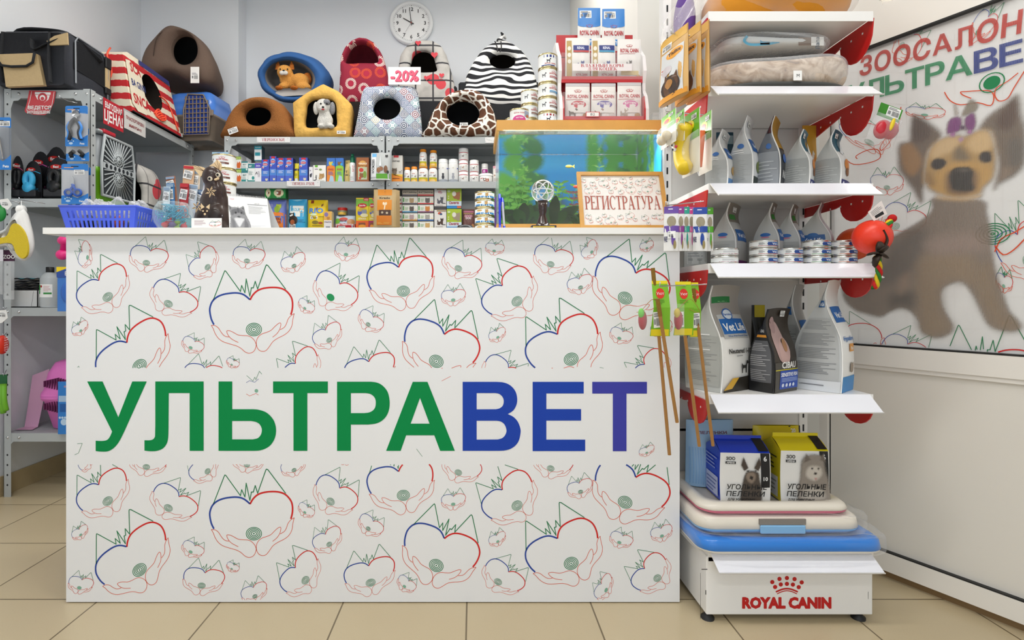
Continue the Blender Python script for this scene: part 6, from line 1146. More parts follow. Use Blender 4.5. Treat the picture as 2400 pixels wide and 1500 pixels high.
for i in range(3):
    t = pouch('jerky_pouch',('front kraft and orange jerky pouch hanging on the shelf posts','second kraft jerky pouch, just behind the front one','rearmost kraft jerky pouch, its right edge showing')[i],'pouch',874 + 4 * i,443 + 1 * i,929 + 4 * i,532,3.17 + .035 * i,.03,'c2a778', kred if i == 0 else kred[:2], top=.9, side='b89c6c', group='kraft jerky pouches')
    if i == 0: mb = MB(); mb.tube([(0,-.005,.215),(0,.06,.215),(0,.125,.22)],.0015, STEELB,5); mb.build('hook_wire', t)
ft = lambda band, fc: [('r',0,0,1,.16, band),('r',.04,.3,.12,.85,'4a9a4a'),('f','fur',.62,.56,.3, fc),('d',.62,.3,.15,.14, fc),('l',.18,.35,.4,.75,3,'9ac08a'),('d',.9,.3,.05,.12,'e8d8a8')]
hd_ = lambda band: [('r',0,0,1,.24, band),('r',0,.24,1,1,'b8ab98'),('t','ФИТОМИНЫ',.5,.45,.3,'4a463e',.9)]
for ci,(x0, x1, g_, bands, fcs, cn) in enumerate(((1248,1488, b6,('5a5460','3a8ab8','c88a2c','9ab0b0'),('b89a70','5a5048','b8a0a0','6a6058'),'left'),(130,382, c6,('c03438','7a3a6a','2c64b0','9aa890'),('6a6460','c8803a','a8a49c','d0a868'),'right'))):
    for ri in range(4):
        C6(g_, 'vitamin_carton',('top','second','third','lowest')[ri] + ' white vitamin carton in the ' + cn + ' stack, a pet face on its end','box', x0,960 + 133 * ri, x1,1090 + 133 * ri, 'e9e8e0', ft(bands[ri], fcs[ri]), z=S2 + .004 + .0525 * (3 - ri), dep=.1, group='white herbal vitamin cartons', side='c8c8c0')
    for q in [0]: C6(g_, 'vitamin_carton','beige header carton lying on the ' + cn + ' stack of vitamin cartons','box', x0,855, x1,960,'c9bda8', hd_(bands[0]), z=S2 + .004 + .0525 * 4, dep=.1, side='a89c88')
for ri in range(4): C6(b6,'vitamin_carton',('top','second','third','lowest')[ri] + ' vitamin carton showing only its end behind the jerky pouches','box',1130,955 + 133 * ri,1240,1090 + 133 * ri, 'e4e2da',[('r',0,0,1,.16,('a82c50','9a2c3c','2a8a90','b08a3a')[ri]),('f','fur',.7,.55,.4,'9a8a78'),('l',.3,.3,.6,.8,3,'9ac08a')], z=S2 + .004 + .0525 * (3 - ri), dep=.1, group='white herbal vitamin cartons')
for i,(y0, c_) in enumerate(((830,'5a5a62'),(1170,'4a3428'))):
    C6(c6,'cat_vitamin_box',('upper white carton with a grey cat left of the lime green boxes','lower white carton with a brown cat left of the lime green boxes')[i],'box',396, y0,586, y0 + 330,'e6e3df',[('f','cat',.55,.42,.6, c_),('d',.45,.82,.16,.07,'c85a34' if i else 'd8a0a0'),('d',.55,.78,.12,.05,'2c4a78' if i else 'c8a8b0'),('r',0,0,1,.1,'3a3a3c' if not i else 'b8a888'),('l',.1,.12,.9,.2,2,'a8a098'),('r',.2,.92,1,.98,'a88a60'),('d',.8,.25,.16,.02,'3a3a3a')], z=S2 + .0005 + .1345 * (1 - i), dep=.08, side='c0bcb4')
for i,(y0, c_, lb) in enumerate(((826,'a8683a','upper lime green vitamin box with a shepherd dog'),(1158,'a09078','lower lime green vitamin box with a cat'))):
    C6(c6,'vitamin_box', lb, 'box',594, y0,828, y0 + 328,'a8c02c',[('r',0,0,1,.36,'d4e4ee'),('r',0,0,1,.14,'2c80c0'),('f','fur',.66,.66,.52, c_),('d',.5,.72,.14,.12,'e0dcd0'),('d',.78,.52,.12,.1, c_),('t','Омега',.48,.22,.13,'a82438',.66,.05),('r',.7,.02,.98,.12,'d86a34'),('d',.12,.5,.05,.03,'dce8a8'),('d',.12,.6,.05,.03,'dce8a8'),('d',.15,.85,.1,.06,'c8dca8')], z=S2 + .001 + .133 * (1 - i), dep=.08, group='lime green vitamin boxes', side='6a8a2a')
pouch('treat_pouch','brown dog treat pouch with pink lettering between lime green boxes and cat tins','pouch', *c6(838,1150), *c6(1042,1478), Y1,.05,'6a4640',[('r',.1,.84,.92,.89,'c86a90'),('t','GOOD',.5,.6,.11,'e0a0b8',.6,.09),('t','DOG',.5,.5,.1,'e8d8dc',.42,.06),('t','ЛАКОМСТВО',.5,.75,.05,'b89a5a',.8),('d',.85,.18,.12,.1,'c08a5a')], S2, top=1.0, side='5a3a34')
# on the counter
ZC = 1.2172
def clump(t, name, c, r, m, seed, n=14):
    """crumpled clear bag"""
    rd = random.Random(seed); ph = [rd.uniform(0,6) for _ in range(6)]
    def f(u, v):
        a = 2 * PI * u; b = PI * (v - .5); k = 1 + .14 * math.sin(3 * a + ph[0]) * math.cos(b) + .1 * math.sin(5 * b + ph[1] + 2 * a) + .07 * math.sin(7 * a + ph[2])
        return Vector((c[0] + r[0] * k * math.cos(a) * math.cos(b), c[1] + r[1] * k * math.sin(a) * math.cos(b), c[2] + r[2] * k * math.sin(b)))
    mb = MB(); mb.grid(f, n * 2, n, m, True, closed_u=True); return mb.build(name, t)
bx = thing('plastic_basket','blue plastic slotted basket at the left end of the counter','basket',(-1.248,1.835, ZC)); BB = M('4a63dd',.35, coat=.15)
mb = MB(); wt, dt, wb, db_, hh = .128,.078,.112,.064,.08
def wall(p0, p1, q0, q1, n, off):
    """sloping side between foot p0-p1 and rim q0-q1 with two rows of n slots"""
    P0, P1, Q0, Q1 = map(Vector,(p0, p1, q0, q1)); S_ = lambda u, v: (P0.lerp(P1, u)).lerp(Q0.lerp(Q1, u), v); nrm = (P1 - P0).cross(Q0 - P0).normalized() * .002
    us = [0,.06]; 
    for i in range(n): a = .06 + .88 * i / n; us += [a + .88 / n * .3, a + .88 / n * .78]
    us += [.94,1]; us = sorted(set(us)); vs_ = [0,.1,.42,.52,.82,1]
    for j in range(5):
        for i in range(len(us) - 1):
            mid = (us[i] + us[i + 1]) / 2; k = (mid - .06) / .88 * n; hole = .06 < mid < .94 and .3 < k - math.floor(k) < .78 and j in (1,3)
            if not hole:
                a, b, c, d = S_(us[i], vs_[j]), S_(us[i + 1], vs_[j]), S_(us[i + 1], vs_[j + 1]), S_(us[i], vs_[j + 1]); mb.add([a, b, c, d, a + nrm, b + nrm, c + nrm, d + nrm],[(0,1,2,3),(7,6,5,4),(0,4,5,1),(3,2,6,7),(0,3,7,4),(1,5,6,2)], BB)
A, B, C, D = (-wb,-db_,0),(wb,-db_,0),(wb, db_,0),(-wb, db_,0); E_, F_, G_, H_ = (-wt,-dt, hh),(wt,-dt, hh),(wt, dt, hh),(-wt, dt, hh)
wall(A, B, E_, F_,14,0); wall(B, C, F_, G_,9,0); wall(C, D, G_, H_,14,0); wall(D, A, H_, E_,9,0); mb.box((-wb,-db_,0),(wb, db_,.003), BB); mb.tube([E_, F_, G_, H_],.004, BB,8, True); mb.build('basket', bx)
rd = random.Random(4)
for i in range(9):
    x, y = -.09 + .022 * i, rd.uniform(-.03,.03); c = ('5a2c44','33323a','c8b43a','8a8c90','3a4a8a','b8583a','6a6a70','d8d2c0','9aa23a')[i]
    t = thing('wrapped_treat',['plum','black','yellow','grey','navy','rust','dark grey','cream','olive'][i] + ' treat in crinkled clear film inside the blue basket','treat',(-1.248 + x,1.835 + y, ZC + .005), group='film wrapped treats in the blue basket')
    mb = MB(); mb.ball((0,0,.03),(.016,.02,.026), M(c,.5)); mb.build('treat', t); clump(t, 'wrapper',(0,0,.05 + .012 * (i % 3)),(.022,.03,.035 + .008 * (i % 2)), film(op=.16), i,9)
    if i % 2: mb = MB(); pr = Pr(mb, front(-.03)); barcode(pr,0,.08,.022,.014,.4); mb.build('price_sticker', t)
t = thing('advert_card','orange printed card leaning behind the left corner of the blue basket','card',(-1.362,1.93, ZC)); mb = MB(); mb.prism([(-.012,0),(.02,0),(.03,.05),(.008,.05)], lambda a, b, d: (a, d, b),0,.001, M('e0a03a')); pr = Pr(mb, front(0)); pr.disc(.006,.018,.007, M('b04a24')); mb.build('card', t)
# fish bowl of small toys
Yw = 1.83; t = thing('glass_bowl','round glass bowl of small toys and blue wire beside the blue basket','bowl',(X_(406, Yw), Yw, ZC)); R_ = .063
cg = film('e8f6f6',.07,.02); mb = MB(); mb.lathe([(0,.001)] + [(R_ * math.sin(a) if a < PI * .97 else R_ * .3, R_ * .93 - R_ * math.cos(a)) for a in [PI * (.12 + .62 * i / 16) for i in range(17)]], cg,32, cap=False); mb.tube([(R_ * .73 * math.cos(i * PI / 16), R_ * .73 * math.sin(i * PI / 16), R_ * 1.615) for i in range(32)],.002, cg,6, True); mb.build('glass', t)
mb = MB(); rd = random.Random(8); pts = []
for i in range(70): a, z = rd.uniform(0,2 * PI), rd.uniform(.035,.098); rr_ = math.sqrt(max(0,(R_ * .9) ** 2 - (z - R_ * .93) ** 2)) * rd.uniform(.5,.95); pts.append((rr_ * math.cos(a), rr_ * math.sin(a), z))
mb.tube(smoothc(pts,5),.0013, M('2f98b8',.4),5); wire = mb.build('blue_wire', t, label='tangle of blue wire')
for i in range(16):
    c = ('c8304a','3a8a4a','5a4a7a','2c3a5a','d85a6a','8ab04a','6a5a8a','b82c3a')[i % 8]; nm = ('red','green','violet','navy','rose','lime','mauve','crimson')[i % 8]; a = i * 2.4; r_ = .012 + .0026 * (i % 12)
    mb = MB(); mb.ball((0,0,0),(.011,.01,.009), M(c,.5),12,8); mb.tube([(0,0,.006),(.006,.003,.014)],.0025, M(c,.5),5); o = mb.build('ball_toy', None,(t.location.x + r_ * math.cos(a), Yw + r_ * math.sin(a), ZC + .014 + .011 * (i // 6)), label=nm + ' little ball toy in the glass bowl', cat='toy', group='little ball toys in the glass bowl')
# sachets in a display box
t = thing('sachet_tray','teal counter box behind the glass bowl holding treat sachets','display box',(X_(425,2.02),2.02, ZC)); mb = MB(); TE = M('2f98a0',.45); mb.box((-.075,-.04,0),(.075,.05,.003), TE); mb.box((-.075,-.04,0),(.075,-.037,.075), TE); mb.box((-.075,.047,0),(.075,.05,.1), TE); mb.box((-.075,-.04,0),(-.072,.05,.08), TE); mb.box((.072,-.04,0),(.075,.05,.08), TE); mb.build('box', t)
sq = [(378,440,394,482,-.1,'c8d8e0','white and sky blue sachet at the left of the teal box'),(393,432,412,480,.05,'3a7ab0','blue sachet with a large barcode sticker'),(415,432,436,480,-.12,'b02c34','red sachet with a tilted barcode sticker'),(430,434,452,480,-.2,'d0dae4','pale sachet leaning right beside the red one'),(440,446,464,482,-.25,'4a6a9a','slate blue sachet at the right of the teal box'),
      (418,390,444,430,-.15,'d8b08a','peach treat sachet with red corner above the others'),(432,402,462,440,-.1,'e0d0bc','cream sachet with a tilted sticker at the top of the pile'),(403,415,425,450,.2,'a86a4a','brown sachet in the middle of the pile'),(452,428,476,470,-.4,'c8c8d0','silver sachet leaning against the wooden cat')]
for i,(u0, v0, u1, v1, rt, c, lb) in enumerate(sq):
    Y = 1.985 + .012 * (i % 5) + (.045 if i in (5,6) else 0); x0, x1, z0, z1 = BX(u0, v0, u1, v1, Y); w_, h_ = x1 - x0, z1 - z0; zb = z0 - ZC; t = thing('treat_sachet', lb, 'sachet',((x0 + x1) / 2, Y, ZC + .004), rot=(0,-rt * .5,0), group='treat sachets in the teal box')
    mb = MB(); hh = zb + h_; mb.loft([[Vector((a * w_ / 2, y * d, z)) for a, y in ((-1,0),(-.6,-1),(.6,-1),(1,0),(.6,1),(-.6,1))] for z, d in ((0,.001),(hh * .3,.004),(hh * .7,.004),(hh * .94,.001),(hh,.0008))], M(c,.35), False); pr = Pr(mb, front(-.0045)); pr.rect(-w_ * .45, hh - h_ * .2, w_ * .45, hh - h_ * .05, M('c0303a' if i in (2,5) else '8aa0b8')); pr.up(); barcode(pr,0, hh - h_ * .55, w_ * .8, h_ * .5, rt); mb.build('sachet', t)
# carved wooden cat
Yk = 1.93; t = thing('wooden_cat','dark carved wooden cat statue with painted flowers and cream ears','statue',(X_(498, Yk), Yk, ZC)); WD = M('2e1a14',.35, noise=.5, nscale=12, coat=.3); CR = M('e0c49a',.5); T = TL(t); q = lambda u, v, dy=0: at(u, v, Yk + dy)
mb = MB(T); mb.ball(q(494,515),(.056,.05,.07), WD); mb.ball(q(503,478,.01),(.05,.045,.065), WD); mb.ball(q(505,450),(.038,.036,.05), WD); mb.ball(q(503,424),(.03,.03,.03), WD); mb.ball(q(498,415,-.005),(.036,.034,.04), WD); mb.ball(q(513,512),(.036,.05,.06), WD); mb.box(tuple(at(470,552, Yk) + Vector((0,-.045,-.0))), tuple(at(523,544, Yk) + Vector((0,.045,0))), WD); softobj(mb.build('body', t),.006)
for pts, in (([(456,389),(478,393),(484,404),(474,416),(462,402)],),([(512,376),(518,384),(517,400),(502,396),(494,391),(506,383)],)):
    mb = MB(T); mb.prism(polyP(pts, Yk), lambda a, b, d: (a, d, b), Yk - .012, Yk + .006, CR); pr = Pr(mb, front(Yk - .012)); c0 = polyP([pts[2]], Yk)[0]
    for e in polyP([pts[0],((pts[0][0] + pts[1][0]) / 2,(pts[0][1] + pts[1][1]) / 2),((pts[0][0] + pts[4][0]) / 2,(pts[0][1] + pts[4][1]) / 2)] if len(pts) == 5 else [pts[0], pts[1], pts[5]], Yk): pr.line([c0, e],.0012, M('6a4a30'))
    mb.build('ear', t, label='cream ear with carved lines')
fpc = lambda yb: (lambda a, b, k: Vector((a, Yk - yb - .0006 * k, b)))
mb = MB(T)
for u, v, yb in ((512,457,.056),(483,492,.062)):
    mb = MB(T); pr = Pr(mb, fpc(yb)); c = polyP([(u, v)], Yk)[0]
    for i in range(6): a = i * PI / 3 + .3; pr.poly([(c[0] + .003 * math.cos(a + 1.2), c[1] + .003 * math.sin(a + 1.2)),(c[0] + .012 * math.cos(a - .3), c[1] + .012 * math.sin(a - .3)),(c[0] + .021 * math.cos(a), c[1] + .021 * math.sin(a)),(c[0] + .012 * math.cos(a + .3), c[1] + .012 * math.sin(a + .3))], CR)
    pr.up(); [pr.line([(c[0] + .005 * math.cos(i * PI / 3 + .3), c[1] + .005 * math.sin(i * PI / 3 + .3)),(c[0] + .017 * math.cos(i * PI / 3 + .3), c[1] + .017 * math.sin(i * PI / 3 + .3))],.0015, M('6a4a30')) for i in range(6)]; mb.build('flower_painting', t)
for u, v in ((492,419),(511,410)):
    mb = MB(T); mb.lathe([(0,-.003),(.008,-.002),(.0085,.002)], M('d8ccb8'),16, tuple(q(u, v,-.043)), ax=1); mb.lathe([(0,-.005),(.0045,-.004)], BLACK,12, tuple(q(u, v,-.043)), ax=1); mb.build('eye', t)
mb = MB(T); [mb.ball(tuple(q(u, v,-.042)),.0055, CR,10,8) for u, v in ((505,421),(511,418))]; softobj(mb.build('muzzle', t),.003)
mb = MB(T); mb.ball(q(503,506,-.055),(.024,.012,.026), M('20120e',.4)); pr = Pr(mb, fpc(.069)); [pr.poly([polyP([p], Yk)[0] for p in tri], CR) for tri in ([(494,484),(502,493),(494,498)],[(514,486),(505,493),(513,498)])]; pr.up(); [pr.disc(*polyP([(u,502)], Yk)[0],.003, CR) for u in (499,508)]; pr.disc(*polyP([(503,509)], Yk)[0],.004, CR); mb.build('kitten_carving', t)
# card with logo
t = thing('paper_card','small white card with a heart logo standing before the wooden cat','card',(X_(484,1.74),1.74, ZC)); w_, h_ = 71 * 1.74 / F,27 * 1.74 / F; mb = MB(); mb.box((-w_ / 2,0,0),(w_ / 2,.001, h_), PAPER); pr = Pr(mb, front(0)); pr.lines(-w_ * .4, h_ * .4,0, h_ * .85,5, M('b08a98'),.3); heart(pr,(w_ * .2, h_ * .78),(w_ * .4, h_ * .8),(w_ * .28, h_ * .3), wmin=.0006); mb.build('card', t)
# desk calendar
Yd = 1.76; t = thing('desk_calendar','white spiral desk calendar with a grey tabby cat drawing','calendar',(X_(585, Yd), Yd, ZC)); T = TL(t)
z0, z1 = ZC, Z_(457, Yd + .05); xl0, xr0, xl1, xr1 = X_(538, Yd), X_(636, Yd), X_(534, Yd + .05), X_(626, Yd + .05); tilt = .012
def page(a, b, k): return Vector(((xl0 + (xr0 - xl0) * a) * (1 - b) + (xl1 + (xr1 - xl1) * a) * b, Yd + .05 * b - .0005 * k, z0 + (z1 - z0 - tilt * a) * b))
mb = MB(T); mb.add([page(0,0,0), page(1,0,0), page(1,1,0), page(0,1,0)],[(0,1,2,3)], M('ededec',.5)); pr = Pr(mb, page); pr.lines(.5,.5,.95,.74,6, M('c4c4c8'),.3); pr.rect(.48,.76,.98,.775, M('9a9aa0')); pr.text('2018',.72,.79,.03, M('8a8a90'), wd=.12); pr.text('royal',.1,.88,.04, M('d87a80'), wd=.1); pr.lines(.5,.1,.9,.16,2, M('c8c8cc'),.3)
kt = lambda pts: [((x - 290) / 640,1 - (y - 950) / 520) for x, y in pts]
picture(pr,[(kt(p), c, s) for p, c, s in (([(290,1105),(340,1130),(400,1125),(470,1135),(530,1105),(545,1160),(560,1240),(600,1330),(610,1450),(330,1455),(315,1340),(320,1240)],'8f8f92',.02),([(300,1115),(335,1140),(320,1170)],'5a5a5e',.015),([(530,1115),(500,1140),(540,1165)],'5a5a5e',.015),([(330,1180),(400,1150),(480,1150),(545,1200),(530,1240),(460,1210),(400,1215),(340,1250)],'6a6a6e',.03),([(385,1200),(410,1190),(425,1215),(400,1230)],'2c2c30',.01),([(475,1195),(500,1190),(510,1215),(485,1225)],'2c2c30',.01),([(420,1265),(450,1255),(480,1270),(450,1290)],'4a4a4e',.012),([(380,1290),(450,1285),(530,1300),(500,1350),(450,1420),(400,1350)],'dadadc',.03),([(330,1280),(380,1330),(400,1450),(340,1450)],'77777b',.03),([(540,1280),(590,1380),(590,1450),(520,1450)],'6e6e72',.03),([(430,1150),(445,1110),(455,1200),(440,1220)],'55555a',.012))],60, fur=.006); mb.build('page', t)
mb = MB(T); mb.add([page(0,1,0) + Vector((0,.002,0)), page(1,1,0) + Vector((0,.002,0)), Vector((xr0, Yd + .1, z0)), Vector((xl0 - .018, Yd + .1, z0))],[(0,1,2,3)], M('dcdcdd',.5)); mb.build('back_board', t)
mb = MB(T); n_ = 26; mb.tube([page(.02 + .96 * i / (n_ * 8),1,0) + Vector((0,.0035 * math.cos(2 * PI * i / 8),.0035 * math.sin(2 * PI * i / 8) + .001)) for i in range(n_ * 8)],.0007, M('d8d8da',.3,.6),4); mb.build('spiral', t)
# tins behind the wooden cat and beside the aquarium
RCT = lambda band, acc='b02c30': [('f','dog',.22,.5,.2,'4a4a50'),('c',.66,.66,.22,'c8565a'),('t','ROYAL CANIN',.66,.55,.12,'b8343a',.42),('r',.46,.24,.9,.4, band),('l',.48,.27,.86,.37,1,'d8ccc8')]
xt = X_(526,2.14)
for i in range(6): tin('food_tin',['lowest','second','third','fourth','fifth','top'][i] + ' white dog food tin in the tall stack behind the wooden cat','tin', xt + .002 * math.sin(i * 2),2.14, ZC + .0003 + .0582 * i,.0445,.0578, RCT('6a3a30'), group='white dog food tins in the tall stack', turn=.15 * math.sin(i))
BER = lambda: [('r',0,.0,1,.34,'3a80b8',8),('p',[(0,.3),(.5,.42),(1,.3),(1,.5),(0,.5)],'eeeae0'),('d',.25,.72,.13,.16,'c8a050'),('f','fur',.55,.62,.16,'b08a54'),('r',.45,.1,.5,.95,'c8d8e8'),('d',.75,.6,.1,.2,'e0d4c0')]
for i in range(6): tin('cat_food_tin',['lowest','second','third','fourth','fifth','top'][i] + ' cream and blue cat food tin in the stack left of the aquarium','tin', X_(1136,2.1),2.1, ZC + .0003 + .0322 * i,.0395,.032, BER(), group='cream cat food tins by the aquarium', turn=.06 * math.sin(i * 3))
pouch('purple_pack','purple food pack standing behind the cat food tins against the aquarium','pack',1128,462,1163,540,2.16,.016,'7a4ab0',[('r',.7,.2,.9,.8,'a86ac8'),('d',.8,.4,.1,.06,'e0a040')], ZC, side='9a5a2c')
t = thing('black_dish','low black dish on the counter left of the cat food tins','dish',(X_(1090,1.8),1.8, ZC)); mb = MB(); mb.lathe([(.034,0),(.03,.012),(.024,.021),(.02,.021),(.018,.01),(0,.009)], M('141c22',.3),28); mb.build('dish', t)
t = thing('paper_slip','white paper slip lying at the counter edge under the jerky pouches','paper',(X_(870,1.74),1.76, ZC)); mb = MB(); mb.grid(lambda u, v: Vector(((u - .5) * .1,(v - .5) * .06,.001 + .006 * math.sin(PI * u))),8,2, PAPER); mb.build('sheet', t)
t = thing('ring_toy_card','pale blue card with a blue ring hanging on the far shelf post','toy', at(516,400,3.27)); mb = MB(); w_, h_ = .1,.115; mb.box((-w_ / 2,0,0),(w_ / 2,.0015, h_), M('a8cce0')); mb.tube([(.034 * math.cos(a),-.008,.066 + .034 * math.sin(a)) for a in [2 * PI * i / 24 for i in range(24)]],.009, M('1f5fb8',.3),8, True); mb.tube([(0,0, h_),(.002,.02, h_ + .012),(0,.03, h_ + .01)],.001, STEELB,4); mb.build('card', t)
# pens
for u0, u1, v0, c, lb in ((1172,1171,457,'1c2fc4','blue capped pen standing against the aquarium glass'),(1183,1177,466,'b8b8c0','silver and blue pen leaning beside the blue one')):
    p1, p0 = at(u1, v0,1.9), Vector((X_(u0,1.87),1.87, ZC + .004)); t = thing('pen', lb, 'pen', p0); d = p1 - p0; mb = MB(); mb.tube([d * 0, d * .12, d * .95, d],[.003,.0042,.0042,.0035], M(c,.25,.3 if c[0] == 'b' else 0),10); mb.build('barrel', t); mb = MB(); mb.tube([d * .0, d * .2],.0046, M('1c2fc4',.25),10); mb.tube([d * .9, d * 1.02],.0045, M('2438d8',.25),10); mb.build('grip', t, label='blue end'); 
    mb = MB(); mb.tube([d * .95 + Vector((.005,0,0)), d * .72 + Vector((.005,0,0))],.0012, M('1c2fc4',.25),6); mb.build('clip', t)
# crystal award
Ya = 1.82; t = thing('crystal_award','crystal ball award on a dark wooden foot with a brass plate','award',(X_(1272, Ya), Ya, ZC)); zc_ = Z_(448, Ya) - ZC; R_ = 27 * Ya / F; DW = M('2a120e',.25, noise=.3, nscale=20, coat=.5)
mb = MB(); mb.box((-.043,-.03,0),(.043,.03,.022), DW,.002); mb.build('base', t); mb = MB(); mb.lathe([(.026,.022),(.022,.03),(.013,.055),(.011,.062),(.014,.075),(.019, zc_ - R_ * .86)], DW,28); mb.build('stem', t)
mb = MB(); mb.box((-.037,-.0315,.004),(.036,-.0301,.018), M('c9a53a',.3,.6)); pr = Pr(mb, front(-.0315)); pr.lines(-.03,.006,.03,.017,3, M('6a5214'),.35); mb.build('plate', t, label='brass plate')
mb = MB(); mb.ball((0,0, zc_), R_, M('ffffff',.0, trans=1.0, ior=1.45),40,24); mb.build('crystal_ball', t); mb = MB(); ES = M('f4f6f8',.5, emit=.0)
for k in range(3): mb.tube([(R_ * .6 * math.cos(a) * math.cos(k * 1.05) - R_ * .2 * math.sin(a) * math.sin(k * 1.05), R_ * .3 * math.sin(a), zc_ + R_ * .6 * math.cos(a) * math.sin(k * 1.05) + R_ * .2 * math.sin(a) * math.cos(k * 1.05)) for a in [2 * PI * i / 24 for i in range(24)]],.0014, ES,5, True)
mb.build('etched_swirl', t)
# framed registration sign
Yf = 1.75; t = thing('framed_sign','wood framed reception sign with red lettering leaning on the aquarium','sign',(X_(1462, Yf), Yf, ZC)); T = TL(t); xa, xb = .353,.647; ln = Vector((0,.07, Z_(406,1.82) - ZC)); fr = lambda a, b, k: Vector((a, Yf, ZC)) + ln * b + Vector((0,-.9,.3)) * (.0005 * k); L_ = ln.length; FW = M('cf9a4e',.4, noise=.15, nscale=25)
fpos = lambda a, b, k: fr(a, b / L_, k); mb = MB(T); fw = .013
for a0, b0, a1, b1 in ((xa,0, xa + fw, L_),(xb - fw,0, xb, L_),(xa + fw, L_ - fw, xb - fw, L_),(xa + fw,0, xb - fw, fw)):
    P = [fpos(a, b, k) for k in (0,22) for a, b in ((a0, b0),(a1, b0),(a1, b1),(a0, b1))]; mb.add(P,[(0,3,2,1),(4,5,6,7),(0,1,5,4),(1,2,6,5),(2,3,7,6),(3,0,4,7)], FW)
mb.build('frame', t, label='light wood frame'); mb = MB(T); pr = Pr(mb, fpos); pr.k = 6; pr.rect(xa + fw * .8, fw * .8, xb - fw * .8, L_ - fw * .8, M('ece8e2',.5)); pr.k = 7
W_ = xb - xa; rd = random.Random(2); qs = [((1115,690),.3),((1330,700),.4),((1500,690),.35),((1740,690),.4),((1680,640),.35),((1560,620),.35),((1230,625),.35),((1350,625),.3),((1270,950),.45),((1140,1000),.4),((1370,1020),.4),((1560,985),.4),((1740,960),.5),((1660,1040),.4),((1290,1040),.45),((1545,1050),.4),((1800,1045),.4),((1287,660),1.0),((1400,655),.55),((1480,640),.75),((1630,660),.7),((1770,640),.8),((1140,730),.9),((1235,745),.4),((1355,740),.5),((1450,745),.6),((1545,720),1.0),((1700,715),1.05),((1630,750),.4),((1100,640),.5),((1185,670),.6),((1810,745),.5),((1215,705),.3),((1400,710),.3),((1560,665),.3),((1120,960),.6),((1215,985),.6),((1315,990),1.0),((1420,965),.6),((1510,950),.85),((1575,1030),.9),((1650,970),.7),((1790,960),.8),((1150,1040),.9),((1240,1025),.35),((1480,1045),.6),((1730,1020),1.0),((1400,1030),.35),((1680,1020),.4),((1480,1000),.3)]
for (x, y), s in qs:
    a = xa + fw + (W_ - 2 * fw) * (x - 1075) / 760; b = L_ - fw - (L_ - fw) * (y - 600) / 470; r = .0165 * s; th = rd.uniform(-.5,.5); c_, s_ = math.cos(th), math.sin(th); rot = lambda p: (a + p[0] * c_ - p[1] * s_, b + p[0] * s_ + p[1] * c_)
    if fw < b - r and b + r < L_ - fw and xa + fw < a - r and a + r < xb - fw: heart(pr, rot((-r * .55, r * .9)), rot((r * .5, r)), rot((r * .24,-r)), wmin=.0005, wk=.7)
pr.k = 9; serif(pr, 'РЕГИСТРАТУРА', xa + fw + .008, L_ * .345, L_ * .235, M('a8452f'), W_ - 2 * fw - .014); mb.build('print', t); mb = MB(T); pr = Pr(mb, fpos); pr.k = 14; pr.rect(xa + fw * .5, fw * .5, xb - fw * .5, L_ - fw * .5, film('ffffff',.02,.02)); mb.build('glass', t)
# aquarium
AX0, AX1, AY0, AY1, AZ1 = .09,.695,1.93,2.24,1.64
t = aq = thing('aquarium','planted aquarium with light wood trim and blue backdrop at the right end of the counter','aquarium',((AX0 + AX1) / 2,2.08, ZC)); T = TL(t); AW = M('d6a052',.4, noise=.12, nscale=18)
for z0, z1 in ((ZC + .0005,1.262),(1.603, AZ1)):
    mb = MB(T); e = .006
    for a, b in (((AX0 - e, AY0 - e, z0),(AX1 + e, AY0 + .004, z1)),((AX0 - e, AY1 - .004, z0),(AX1 + e, AY1 + e, z1)),((AX0 - e, AY0 + .004, z0),(AX0 + .004, AY1 - .004, z1)),((AX1 - .004, AY0 + .004, z0),(AX1 + e, AY1 - .004, z1))): mb.box(a, b, AW)
    mb.build('wood_trim', t)
AG = film('eef8f6',.015,.01)
for a, b in (((AX0, AY0 - .0005,1.25),(AX1, AY0 + .003,1.61)),((AX0, AY0 + .004,1.25),(AX0 + .003, AY1 - .005,1.61)),((AX1 - .003, AY0 + .004,1.25),(AX1, AY1 - .005,1.61))): mb = MB(T); mb.box(a, b, AG); mb.build('glass_pane', t)
mb = MB(T); mb.box((AX0 + .004, AY0 + .005, AZ1 - .004),(AX1 - .004, AY1 - .005, AZ1 + .001), film('dfeee8',.12,.05)); mb.build('glass_lid', t)
mb = MB(T); mb.box((AX0 + .004, AY0 + .03,1.598),(AX1 - .004, AY1 - .01,1.5995), M('d8eef4',.04,1.0, noise=.02)); mb.build('water_surface', t, label='water surface mirroring the backdrop from below')
area_light('aquarium_lamp_light',(.39,1.947,1.592),(.56,.02),3.6,(.95,1,1),(-.6,0,0))
mb = MB(T); mb.grid(lambda u, v: Vector((AX0 + .005 + (AX1 - AX0 - .01) * u, AY0 + .006 + (AY1 - AY0 - .014) * v,1.262 + .012 * v + .004 * math.sin(u * 40) * math.sin(v * 25))),40,16, M('5a4a38',.9, noise=.6, nscale=220)); mb.build('gravel', t)
aqp = lambda x, y: ((X_(1080 + x / 3.871, AY0)) * 1.0, Z_(260 + y / 3.871, AY0))
mb = MB(T); bd = lambda a, b, k: Vector((AX0 + .004 + (AX1 - AX0 - .008) * min(1, max(0, a)), AY1 - .008 - .0005 * k,1.263 + .335 * min(1, max(0, b)))); pr = Pr(mb, bd); gb_ = lambda pts: [((x - 345) / 1500,(900 - y) / 710) for x, y in pts]
